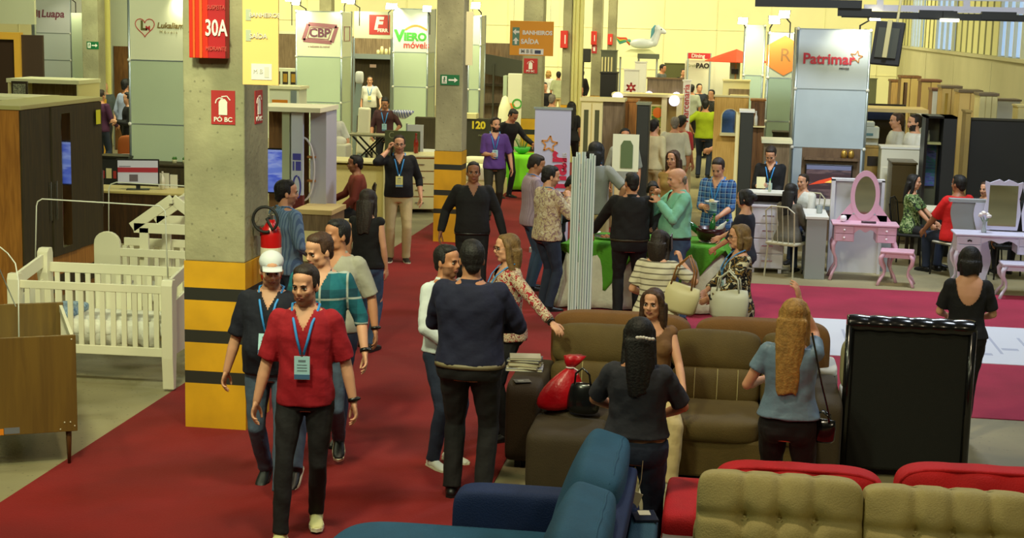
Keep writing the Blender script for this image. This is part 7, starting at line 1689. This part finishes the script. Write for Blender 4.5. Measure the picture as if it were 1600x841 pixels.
PP('man in white long sleeved shirt and dark jeans talking in the aisle', 698, 380, 52, 1.70, Y=10.85, skin='tan', top=(cloth('shirt_white', (0, 0, 0)), 1, .92, .012, 1), bot=(jdark, 1), shoes=sn_w2, hair=('short', 'black'), beard=1, det=2, R=dict(h=(-.10, -.20, .98), pole=(-1, .5, -.1)), L=dict(h=(.08, -.17, 1.0)), head=(8, 0), legs=((-.1, .0, .085), (.12, .05, .085)))
PP('man in dark navy shirt and black trousers with his back to the camera', 738, 372, 176, 1.74, Y=10.1, skin='tan', top=(cloth('shirt_navy', (0, 0, 0)), 1, .93, .010, 1), bot=(blk, 1.15), shoes=sn_k, hair=('short', 'black'), det=2, tuck=True, belt=M('belt_tan', (120, 110, 80), .5), w=1.26, belly=.03, R=dict(h=(-.05, -.22, 1.16), pole=(-1, .15, -.3)), L=dict(h=(.05, -.24, 1.12), pole=(1, .15, -.3)), head=(20, 0))
sofa_t = G(880, 514, .98)
PP('woman with glasses in red flowered shirt resting a hand on the sofa', 795, 361, -62, 1.66, sex='f', skin='light', top=(cloth('shirt_redfloral', (196, 180, 150), kind='floral', c2=(156, 30, 40), c3=(120, 40, 50), sc=1.3), .92, .86, .02, 1), bot=(blk, 1), shoes=sn_k, hair=('mid', 'olive'), glasses=True, lanyard=lanb, det=2, L=dict(w=(sofa_t.x-.05, sofa_t.y, .98), pole=(.3, .6, -1), curl=.4), R=dict(h=(-.12, -.24, 1.12)), watch='L')
PP('woman in dark grey shirt and jeans with a white hair clip seen from behind', 1001, 490, 176, 1.64, sex='f', skin='tan', top=(dgrey, .45, .99, .015), bot=(jdark, 1.05), shoes=sn_k, hair=('long', 'black'), det=2, w=1.12, belly=.03, R=dict(h=(-.12, -.25, 1.06), pole=(-1, .3, -.3)), L=dict(h=(.12, -.26, 1.08), pole=(1, .3, -.3)), head=(12, 0))
PP('bare shouldered woman with long brown hair sitting sideways on the brown sofa', 1022, 446, 14, 1.64, sex='f', skin='light', sit=.56, top=(cloth('top_brown', (118, 84, 50)), 0, .84, .015), bot=(khaki, 1.1), shoes=sn_w2, hair=('long', 'brown'), det=2, legs=((-.1, -.42, .085), (.1, -.42, .085)), R=dict(h=(-.2, -.28, .98)), L=dict(h=(.2, -.3, .98)), head=(-30, 0))
BL = PP('blonde woman in pale blue blouse raising one hand seen from behind', 1242, 461, 168, 1.68, sex='f', skin='light', top=(cloth('blouse_blue', (112, 140, 164), rough=.5), .28, .97, .03), bot=(jblack, .95), shoes=sn_k, hair=('verylong', 'blond'), det=2, L=dict(h=(.21, -.22, 1.14), pole=(.6, .3, -1), curl=.8), R=dict(h=(.0, -.20, 1.68), pole=(-.1, -1, -.3), d=(.25, 0, 1)))
PP('woman in black low backed outfit standing on the pink carpet', 1518, 381, 176, 1.60, sex='f', skin='light', top=(cloth('top_black', (0, 0, 0)), .42, .92, .004), bot=(cloth('top_black', (0, 0, 0)), .92), shoes=sn_w2, hair=('bob', 'black'), scoop=True, det=2, R=dict(h=(-.16, -.25, 1.06)), L=dict(h=(.16, -.25, 1.06)), legs=((-.04, .06, .085), (.07, -.06, .085)))
# ---- middle aisle
PP('man in black shirt and khaki trousers talking on a phone', 624, 209, 14, 1.74, skin='light', top=(cloth('shirt_black', (14, 15, 18)), .72, .90, .012, 1), bot=(khaki, 1.1), shoes=sn_b, hair=('short', 'dark'), glasses=True, lanyard=lany, belly=.05, w=1.05, R=dict(h=(-.15, -.10, 1.53), pole=(-.8, -.5, -1), d=(.25, .1, 1), n=(1, 0, 0), fist=.5), L=dict(h=(.30, -.02, .9)), beard=1)
PP('man in plain black long sleeved shirt walking down the red aisle', 740, 250, 12, 1.72, skin='brown', top=(blk, 1, .92, .015, 1), bot=(blk, 1.1), shoes=sn_k, hair=('crop', 'black'), w=1.1, belly=.02, tuck=True, belt=M('belt_black', (30, 30, 30), .3), R=dict(h=(-.36, .0, .92)), L=dict(h=(.36, -.04, .90)), legs=walkL)
PP('man in purple short sleeved shirt with a badge walking in the aisle', 774, 182, 12, 1.70, skin='light', top=(cloth('shirt_purple', (94, 62, 140)), .5, .86, .02, 1), bot=(cloth('trousers_olive', (44, 42, 26)), 1.1), shoes=sn_k, hair=('short', 'dark'), beard=2, lanyard=lanb, R=dict(h=(-.08, -.26, 1.12)), L=dict(h=(.30, .0, .88)), legs=walkR, head=(20, 0))
PP('man in black leaning over the lime cloth table', 800, 168, 50, 1.72, skin='tan', top=(blk, 1, .9, .01), bot=(blk, 1), shoes=sn_k, hair=('crop', 'black'), lean=16, L=dict(h=(.25, -.5, 1.05)), head=(0, 25))
PP('man in tan flowered shirt eating, standing left of the aluminium profiles', 858, 257, 128, 1.74, Y=17.2, skin='light', top=(cloth('shirt_floral', (196, 178, 140), kind='floral', c2=(150, 120, 120), c3=(220, 210, 190), sc=1.2), .95, .86, .02, 1), bot=(jdark, 1.05), shoes=sn_k, hair=('short', 'black'), beard=1, lanyard=lanb, w=1.1, R=dict(h=(-.10, -.22, 1.36), pole=(-.6, -.1, -1), fist=.5), L=dict(h=(.12, -.26, 1.30), pole=(.6, 0, -1)), head=(-15, 10), det=2)
PP('man in mauve shirt behind the tan flowered shirt', 834, 239, 115, 1.72, Y=18.5, skin='tan', top=(cloth('shirt_mauve', (170, 150, 164), kind='stripev', c2=(150, 130, 146)), 1, .84, .02, 1), bot=(jblue, 1), shoes=sn_k, hair=('short', 'dark'), lanyard=lanb, R=dict(h=(-.10, -.28, 1.15)), L=dict(h=(.1, -.3, 1.15)), head=(-15, 20))
PP('man in black bending towards the buffet left of the profiles', 893, 273, 78, 1.72, Y=18.2, skin='tan', top=(blk, 1, .9, .01), bot=(blk, 1), shoes=sn_k, hair=('short', 'black'), lean=20, L=dict(h=(.15, -.45, 1.0)), R=dict(h=(-.15, -.35, 1.15)), head=(0, 20))
PP('visitor in grey t-shirt standing behind the buffet beside the profiles', 931, 219, 165, 1.74, Y=19.0, skin='light', top=(cloth('tee_grey', (140, 142, 136)), .47, .88, .02), bot=(khaki, 1), shoes=sn_k, hair=('mid', 'black'), lanyard=lanb, R=dict(h=(-.28, -.12, 1.02), pole=(-1, .5, 0)), L=dict(h=(.2, -.3, 1.0)))
PP('heavy man in black shirt facing the buffet, seen from behind', 988, 267, 186, 1.74, Y=16.8, skin='tan', top=(blk, 1, .97, .02, 1), bot=(blk, 1.1), shoes=sn_k, hair=('crop', 'black'), w=1.22, belly=.06, tuck=True, belt=M('belt_dark', (60, 56, 40), .4), det=2, L=dict(h=(.42, -.30, 1.0), pole=(1, .3, 0)), R=dict(h=(-.15, -.35, 1.05)), head=(20, 0))
PP('dark haired woman half hidden between the black and mint shirts', 1020, 280, 10, 1.62, Y=18.8, sex='f', skin='brown', top=(blk, 1, .9, .01), bot=(blk, 1), shoes=sn_k, hair=('bun', 'black'), head=(0, 20), L=dict(h=(.1, -.3, 1.05)), R=dict(h=(-.1, -.3, 1.05)))
PP('older man in mint green shirt and jeans eating at the buffet', 1062, 259, -66, 1.72, Y=16.9, skin='light', top=(cloth('shirt_mint', (130, 196, 166)), 1, .97, .02, 1), bot=(jblue, 1.1), shoes=sn_k, hair=('bald', 'grey'), w=1.05, belly=.07, tuck=True, belt=MATS['belt_black'], R=dict(h=(-.06, -.24, 1.42), pole=(-.7, -.1, -1), fist=.6), L=dict(h=(.1, -.26, 1.36), pole=(.8, 0, -1), fist=.4), head=(0, 8), det=2, legs=((-.1, 0, .085), (.1, .05, .085)))
PP('woman with long wavy brown hair standing behind the mint shirt', 1053, 232, -10, 1.66, Y=19.7, sex='f', skin='light', top=(cloth('top_ochre', (150, 120, 60)), 0, .88, .01), bot=(jdark, 1), shoes=sn_k, hair=('long', 'brown'), head=(-15, 0))
PP('man in blue checked shirt looking at a snack behind the buffet', 1124, 244, -16, 1.76, Y=18.8, skin='light', top=(cloth('shirt_check', (60, 110, 170), kind='plaid', c2=(24, 44, 96), c3=(170, 200, 220), sc=1.4), .62, .84, .02, 1), bot=(jdark, 1), shoes=sn_k, hair=('short', 'dark'), lanyard=lanb, R=dict(h=(-.08, -.3, 1.14), curl=.6), L=dict(h=(.13, -.32, 1.04), curl=.6), head=(0, 22), w=1.05)
PP('woman with bun in dark vest standing at the right end of the buffet', 1166, 293, -112, 1.60, Y=16.6, sex='f', skin='light', top=(cloth('vest_navy', (22, 26, 40)), .55, .86, .01), bot=(blk, 1), shoes=sn_k, hair=('bun', 'black'), R=dict(h=(-.15, -.36, 1.1), pole=(-1, 0, -.4)), L=dict(h=(.15, -.3, 1.0)))
PP('woman in striped white blouse holding a phone to her ear', 1030, 356, 166, 1.62, Y=13.1, sex='f', skin='light', top=(cloth('blouse_stripe', (214, 206, 180), kind='stripeh', c2=(120, 112, 96), sc=1.6), .4, .86, .02), bot=(jblue, 1), shoes=sn_k, hair=('mid', 'dark'), det=2, w=1.1, R=dict(h=(-.20, -.12, 1.42), pole=(-1, 0, -1), d=(.3, 0, 1), fist=.5), L=dict(h=(.18, -.2, 1.05)), head=(-10, 10))
PP('woman with blonde bob and glasses in black and cream patterned blouse', 1158, 347, -74, 1.62, Y=13.4, sex='f', skin='light', top=(cloth('blouse_pattern', (18, 18, 18), kind='floral', c2=(206, 196, 160), c3=(150, 116, 50), sc=.7), .9, .84, .02), bot=(blk, 1), shoes=sn_k, hair=('bob', 'olive'), glasses=True, lanyard=lanb, det=2, R=dict(h=(-.12, -.28, 1.06), pole=(-1, .2, -.4)), L=dict(h=(.1, -.3, 1.03), pole=(1, .2, -.5)), watch='L')
PP('man in black shirt reading a card behind the white chest', 1206, 225, -6, 1.74, Y=21.7, skin='light', top=(cloth('shirt_black', (0, 0, 0)), .72, .88, .01, 1), bot=(blk, 1), shoes=sn_k, hair=('short', 'dark'), lanyard=lanb, R=dict(h=(-.10, -.28, 1.16), curl=.6), L=dict(h=(.06, -.24, .98)), head=(-5, 30))
# ---- seated groups
S1 = ((-.1, -.42, .085), (.1, -.42, .085))
def seated(label, chairlab, hx, hy, face, H, sit=.47, ch=True, **k):
    top_z = (sit/(H/1.75)+.09-.93+1.75)*H/1.75; p = G(hx, hy, top_z)
    if ch: chair(chairlab, (p.x+sin(radians(face))*0, p.y, 0), face, k.pop('frame', clr), k.pop('seatm', clr))
    return PP(label, hx, hy, face, H, sit=sit, legs=S1, **k)
seated('woman in grey knit top sitting beside the white haired companion', 'clear framed chair carrying the woman in the grey knit top', 1236, 284, 150, 1.58, sit=.44, sex='f', skin='light', top=(cloth('knit_grey', (96, 92, 80)), 1, .84, .02), bot=(jdark, 1), shoes=sn_k, hair=('long', 'black'), L=dict(h=(.15, -.3, 1.0)), R=dict(h=(-.15, -.3, 1.0)))
seated('man in white shirt sitting before the television panel', 'clear framed chair under the man in the white shirt', 1256, 270, -35, 1.60, sit=.42, skin='light', top=(whitec, .55, .84, .02, 1), bot=(jdark, 1), shoes=sn_k, hair=('crop', 'dark'), R=dict(h=(-.15, -.32, 1.02)), L=dict(h=(.15, -.32, 1.02)))
seated('woman in green patterned blouse sitting left of the red shirt', 'dark chair carrying the woman in the green patterned blouse', 1428, 270, 70, 1.62, sex='f', skin='light', top=(cloth('blouse_green', (90, 120, 60), kind='floral', c2=(30, 40, 30), c3=(190, 200, 150)), .45, .84, .02), bot=(blk, 1.1), shoes=sn_k, hair=('long', 'black'), frame=black, seatm=blackm, L=dict(h=(.15, -.35, 1.0)), R=dict(h=(-.15, -.35, 1.0)))
seated('man in bright red shirt sitting with his back half turned', 'dark chair carrying the man in the bright red shirt', 1500, 272, 215, 1.76, skin='brown', top=(cloth('shirt_red', (206, 16, 16)), .5, .86, .02), bot=(jdark, 1.1), shoes=sn_k, hair=('short', 'black'), frame=black, seatm=M('seat_zigzag', (90, 90, 80), .7, kind='stripeh', c2=(200, 196, 176)), w=1.25, R=dict(h=(-.2, -.35, .95)), L=dict(h=(.25, -.38, .92)))
seated('dark clothed child sitting behind the grey curvy board', 'dark chair under the child behind the grey curvy board', 1541, 283, -40, 1.45, skin='light', top=(blk, 1, .84, .01), bot=(blk, 1), shoes=sn_k, hair=('short', 'brown'), frame=black, seatm=blackm)
seated('person with dark hair sitting behind the folding mirrors', 'dark chair behind the folding mirrors of the white table', 1585, 281, 180, 1.66, skin='tan', top=(blk, 1, .84, .01), bot=(blk, 1), shoes=sn_k, hair=('short', 'black'), frame=black, seatm=blackm)
seated('man in rust brown shirt sitting at the quilted cream counter', 'cream upholstered chair under the man in the rust brown shirt', 556, 241, -72, 1.72, skin='brown', top=(cloth('shirt_rust', (122, 52, 38)), 1, .84, .01), bot=(blk, 1), shoes=sn_k, hair=('short', 'black'), frame=dk, seatm=creamw, R=dict(h=(-.15, -.42, 1.05)), L=dict(h=(.15, -.3, .95)), lean=5)
# ---- background visitors
def bg(label, hx, hy, face, H=1.72, tc=blk, bc=blk, sl=.5, hair=('short', 'black'), sex='m', skin='tan', **k):
    k.setdefault('det', 0)
    return PP(label, hx, hy, face, H, sex=sex, skin=skin, top=(tc, sl, .88, .015), bot=(bc, 1.05), shoes=sn_k, hair=hair, **k)
wt = whitec
bg('man in white shirt with folded arms in the kitchen booth, left one', 1403, 175, -75, tc=wt, bc=wt, skin='light', Y=26.65, det=1, hair=('short', 'brown'), L=dict(h=(.1, -.28, 1.15)), R=dict(h=(-.1, -.28, 1.15)))
bg('bearded man in white shirt in the kitchen booth, right one', 1431, 177, -68, tc=wt, bc=wt, skin='light', Y=26.0, det=1, hair=('short', 'dark'), beard=2, L=dict(h=(.1, -.28, 1.1)), R=dict(h=(-.1, -.28, 1.1)))
bg('man in white polo standing among the crossed frames', 578, 118, 12, tc=wt, bc=blk, skin='light', det=1, hair=('crop', 'dark'), lanyard=lany, belly=.05, L=dict(h=(.3, -.1, .95)))
bg('man in plum shirt looking down at a bowl in the middle booth', 602, 150, 8, tc=cloth('shirt_plum', (64, 30, 34)), bc=blk, sl=.6, skin='tan', det=1, lanyard=lanb, head=(0, 25), L=dict(h=(.26, -.28, 1.08)), R=dict(h=(-.25, -.2, .95)))
bg('man in white t-shirt behind the shelf wall of the side booth', 519, 164, 30, tc=wt, bc=jblue, skin='tan', det=1, L=dict(h=(.22, -.3, 1.05)))
bg('man in purple sweater standing left of the heart tower', 157, 139, 160, tc=cloth('sweater_purple', (66, 22, 58)), bc=jdark, sl=1, det=1, hair=('short', 'dark'), L=dict(h=(.15, -.28, 1.1)), R=dict(h=(-.2, -.25, 1.0)))
bg('balding man in grey t-shirt behind the purple sweater', 163, 127, 10, tc=cloth('tee_slate', (66, 74, 74)), skin='light', hair=('bald', 'brown'), det=1)
bg('man in black jacket with folded arms beside the heart tower', 201, 143, -60, tc=blk, bc=blk, sl=1, skin='light', L=dict(h=(.1, -.25, 1.15)), R=dict(h=(-.1, -.25, 1.15)))
bg('man in pale blue shirt reaching up near the heart tower', 197, 122, 150, Y=30.5, tc=cloth('shirt_paleblue', (170, 180, 214)), bc=blk, sl=1, R=dict(h=(-.2, -.3, 1.4)))
bg('visitor in white in front of the far left lettered tower', 78, 93, 200, tc=wt, bc=khaki)
bg('visitor in dark top at the far left beside the one in white', 63, 92, 20, tc=cloth('top_maroon', (90, 40, 40)), skin='light')
bg('tiny visitor in white left of the framed logo tower', 443, 84, 0, tc=wt, skin='light')
bg('tiny visitor in blue left of the framed logo tower', 454, 82, 170, tc=cloth('shirt_sky', (90, 140, 190)))
bg('man in bright lime shirt with hands on hips seen from behind', 1103, 154, 172, tc=cloth('shirt_lime', (160, 180, 20)), bc=jdark, sl=.6, det=1, w=1.15, L=dict(h=(.27, -.02, 1.02), pole=(1, .6, 0)), R=dict(h=(-.27, -.02, 1.02), pole=(-1, .6, 0)))
bg('big man in pale grey shirt seen from behind in the centre', 1055, 181, 182, tc=cloth('shirt_palegrey', (196, 194, 168)), bc=khaki, sl=.6, hair=('crop', 'grey'), det=1, w=1.22, belly=.05)
bg('visitor in red shirt behind the big pale grey shirt', 1066, 179, 150, tc=cloth('shirt_brick', (176, 50, 56)), bc=khaki)
bg('visitor in cream sleeve standing left of the pale grey shirt', 1023, 185, 150, tc=cloth('shirt_cream', (214, 206, 160)), bc=khaki, sl=1, skin='light', L=dict(h=(.1, -.3, 1.1)))
bg('man in white shirt bending over a sink beside the arched mirror', 1138, 176, -78, tc=wt, bc=blk, skin='light', det=1, beard=2, lean=6, R=dict(h=(-.1, -.38, 1.05)), L=dict(h=(.1, -.38, 1.05)))
bg('woman with long black hair in black dress right of the roll up banner', 893, 157, 178, 1.68, tc=blk, bc=blk, sex='f', sl=.4, hair=('verylong', 'black'), det=1)
bg('grey haired man in olive shirt above the roll up banner', 863, 146, 170, tc=cloth('shirt_olive', (130, 134, 110)), bc=khaki, hair=('crop', 'grey'))
bg('man in dark suit left above the roll up banner', 851, 128, 20, tc=blk, sl=1, skin='light')
bg('blonde visitor in white behind the distant column', 857, 109, 170, 1.66, tc=wt, bc=wt, hair=('bob', 'blond'), sex='f')
bg('visitor in pale top standing right behind the distant column', 873, 111, 190, tc=cloth('top_sage', (170, 176, 140)), bc=khaki)
bg('man in dark blue shirt left of the far fire box column', 903, 116, 60, tc=cloth('shirt_ink', (50, 60, 86)), bc=blk, skin='light')
bg('man in black beside the dark blue shirt far back', 909, 109, -30, tc=blk, sl=1, skin='light')
bg('visitor in patterned shirt eating near the glazed cabinet', 907, 133, 20, tc=cloth('shirt_lav', (186, 176, 176)), bc=khaki, sl=1, R=dict(h=(-.08, -.24, 1.42)))
bg('man in grey shirt leaning behind the wooden panel booth', 1036, 100, 60, tc=cloth('shirt_steel', (90, 96, 96)), bc=blk, skin='tan', lean=12)
bg('person in dark top in front of the green partition', 1068, 107, 10, tc=blk, skin='light', sl=1)
bg('man in pale blue shirt at the food stall', 1104, 103, 20, tc=cloth('shirt_ice', (180, 206, 220)), bc=khaki)
bg('visitor in pink top near the food stall', 1100, 117, 200, 1.62, tc=cloth('top_pink', (200, 120, 110)), bc=khaki, sex='f', hair=('mid', 'brown'))
bg('man in grey blue shirt from behind by the sideways lettered sign', 1081, 131, 185, tc=cloth('shirt_fog', (150, 156, 140)), bc=blk)
bg('man in dark jacket carrying a bag in the back aisle', 1093, 130, 15, tc=cloth('jacket_ink', (30, 36, 50)), bc=blk, sl=1, skin='light')
bg('visitor in black vest walking in the back aisle', 1112, 139, -15, tc=cloth('vest_spots', (60, 60, 56), kind='floral', c2=(20, 20, 20)), bc=blk, skin='light')
bg('man in pale shirt between the white fins and the wooden panel', 1003, 132, 0, tc=cloth('shirt_pearl', (196, 200, 196)), bc=blk)
bg('short haired visitor behind the small white picture board', 977, 199, 10, tc=greyc, bc=khaki, skin='tan', det=1)
# picture board held before him
x0, x1 = span(957, 998, 240, 22.6); t = thing('picture_board', 'small white board with a dark arch picture standing behind the buffet', 'picture', (x0, 22.6, 0), 0); a, b = ztop(977, 268, 22.6), ztop(977, 210, 22.6); mb = MB(); mb.box(0, x1-x0, 0, .03, a, b); mb.build('board', panelw, t); mb = MB(); mb.prism([(.12, a+.05), (.3, a+.05), (.3, b-.16), (.26, b-.09), (.16, b-.09), (.12, b-.16)], -.008, -.002, 'xz'); mb.build('picture_print', M('moss_print', (90, 110, 70), .6), t)
for x in (.03, x1-x0-.03): mb = MB(); mb.bar((x, .02, 0), (x, .02, a), .02, .02); mb.build('leg', alu, t)
# hair clip, phones and bags held by people
q = G(1001, 527, 1.49); mb = MB(); mb.rings([[(x, -.008*0+y, z) for x, y, z in ()]]) if False else None
def near(hx, hy, Y): return W(hx, hy, Y)
wp = G(1001, 490, 1.64)
mb = MB()
for i in range(6): mb.ell(((i-2.5)*.017, -.01*abs((i-2.5)/2.5)**2*-1, .004*sin(i)), (.013, .010, .010), n=8, k=6)
c_ = W(1008, 529, wp.y-.155); tag(mb.build('hair_clip', M('pearl_white', (226, 220, 212), .3), smooth=True, loc=(c_.x, c_.y, c_.z)), 'white beaded hair clip in the long black hair of the dark grey shirt', 'hair clip')
def phone(lab, loc, rot): 
    mb = MB(); mb.box(-.036, .036, -.005, .005, -.072, .072); o = mb.build('phone', black, loc=loc, rot=rot, bevel=.004); return tag(o, lab, 'phone')
q = G(624, 209, 1.74); phone('dark phone held to the ear of the man in khaki trousers', W(612, 238, q.y-.04), (0, radians(15), radians(80)))
q = Vector((0, 13.1, 0)); phone('pale phone held to the ear of the striped blouse', W(1049, 379, q.y+.0), (0, radians(-15), radians(80)))
def tote(lab, loc, w, d, h, m, face=0, strap=.3, name='handbag', strapm=None, tilt=0):
    t = thing(name, lab, 'bag', loc, face); t.rotation_euler[1] = radians(tilt)
    mb = MB(); mb.rings(bagshape([w*.40, w*.48, w*.50, w*.46], [d*.42, d*.5, d*.42, d*.2], [0, h*.12, h*.7, h], wob=.03, n=24)); mb.build('bag_body', m, t, smooth=True)
    for s in (-1, 1): mb = MB(); mb.tube([(-w*.28, s*d*.22, h*.92), (-w*.24, s*d*.2, h+strap*.55), (0, s*d*.15, h+strap), (w*.24, s*d*.2, h+strap*.55), (w*.28, s*d*.22, h*.92)], .008, 6); mb.build('handle', strapm or m, t, smooth=True)
    return t
q = Vector((0, 13.1, 0)); c_ = W(1057, 486, q.y-.10); tote('cream leather handbag hanging beside the striped blouse', c_, .34, .15, .24, M('bag_cream', (206, 196, 150), .5), -20, .26, strapm=M('strap_tan', (150, 100, 50), .5), tilt=12)
q = Vector((0, 13.4, 0)); c_ = W(1137, 498, q.y-.22); tote('white tote bag carried by the patterned blouse woman', c_, .36, .14, .26, M('bag_white', (196, 196, 176), .5), -20, .16)
q = BL[0].location; c_ = W(1283, 690, q.y-.02); t = tote('small black shoulder bag on the right hip of the blonde woman', c_, .17, .08, .14, bleather, -20, .05, name='shoulder_bag')
mb = MB(); sh = W(1262, 520, q.y-.0); mb.tube([Vector((.05, 0, .13)), W(1284, 600, q.y-.08)-c_, sh-c_+Vector((.02, -.10, .02))], .006, 6); o = mb.build('shoulder_strap', bleather)
o.parent = t; o.matrix_parent_inverse = Matrix.Identity(4); o.rotation_euler = (0, 0, radians(20))
t.rotation_euler = (0, 0, radians(-20))
t = thing('snack_plate', 'white paper plate held by the man in the blue checked shirt', 'plate', W(1112, 316, 18.8-.36), 0); mb = MB(); mb.lathe([(0, 0), (.06, .0), (.09, .015), (.06, .006), (0, .006)], n=16); mb.build('plate_disc', white, t, smooth=True); mb = MB(); mb.ell((0, 0, .02), (.035, .03, .02), n=8, k=6); mb.build('snack', M('snack_pale', (210, 190, 140), .7), t)
q = W(1189, 285, 21.7-.32); mb = MB(); mb.box(-.06, .06, -.006, .006, -.09, .08); tag(mb.build('card', M('card_cream', (206, 200, 150), .6), loc=q, rot=(radians(-30), 0, 0)), 'cream card held by the man reading behind the white chest', 'card')
q = W(630, 184, G(602, 150, 1.72).y-.3); t = thing('patterned_bowl', 'blue and white striped bowl held out by the plum shirted man', 'bowl', q, 0); mb = MB(); mb.lathe([(0, 0), (.08, .0), (.2, .09), (.22, .14), (.19, .1), (0, .03)], n=18); mb.build('bowl_body', M('bowl_stripe', (196, 196, 210), .5, kind='stripev', c2=(70, 80, 160), sc=.5), t, smooth=True); mb = MB(); mb.lathe([(.05, -.02), (.07, 0), (0, .01)], n=12); mb.build('foot_ring', white, t)

# ================================================================== FLOODLIGHTS
for lab, px, py, Y, f in (('floodlight on the left corner of the framed logo tower', 456, 8, 34, 170), ('floodlight above the left part of the framed logo tower', 478, 14, 34.4, 200), ('floodlight above the right edge of the framed logo tower', 538, 10, 34.4, 160), ('floodlight over the square red logo board', 562, 12, 38, 200), ('floodlight at the left end of the arched logo tower', 607, 20, 36, 150), ('floodlight over the arched logo tower', 622, 20, 36.3, 200), ('floodlight right of the arched logo tower', 672, 24, 36, 180), ('floodlight on the slim frosted tower by the middle column', 752, 20, 33.5, 190), ('floodlight on the orange hexagon tower, larger one', 1235, 36, 28.5, 200), ('floodlight at the left side of the orange hexagon tower', 1203, 44, 28.5, 170), ('floodlight over the narrow tower by the red parasol', 1165, 44, 33, 190), ('floodlight above the star logo tower, near its right corner', 1344, 40, 25.25, 150), ('floodlight above the lettered far left tower', 118, 4, 36.5, 180), ('floodlight in front of the heart logo tower', 300, 2, 24, 180)):
    p = W(px, py, Y); spot(p, 180-f+0, -20, label=lab)
    l = bpy.data.lights.new('flood', 'SPOT'); l.energy = 45; l.color = (1, .93, .62); l.spot_size = radians(110); l.spot_blend = .6; l.shadow_soft_size = .08
    o = bpy.data.objects.new('flood_beam', l); COL.objects.link(o); o.location = (p.x, p.y-.5, p.z+.08); o.rotation_euler = (radians(48), 0, 0)
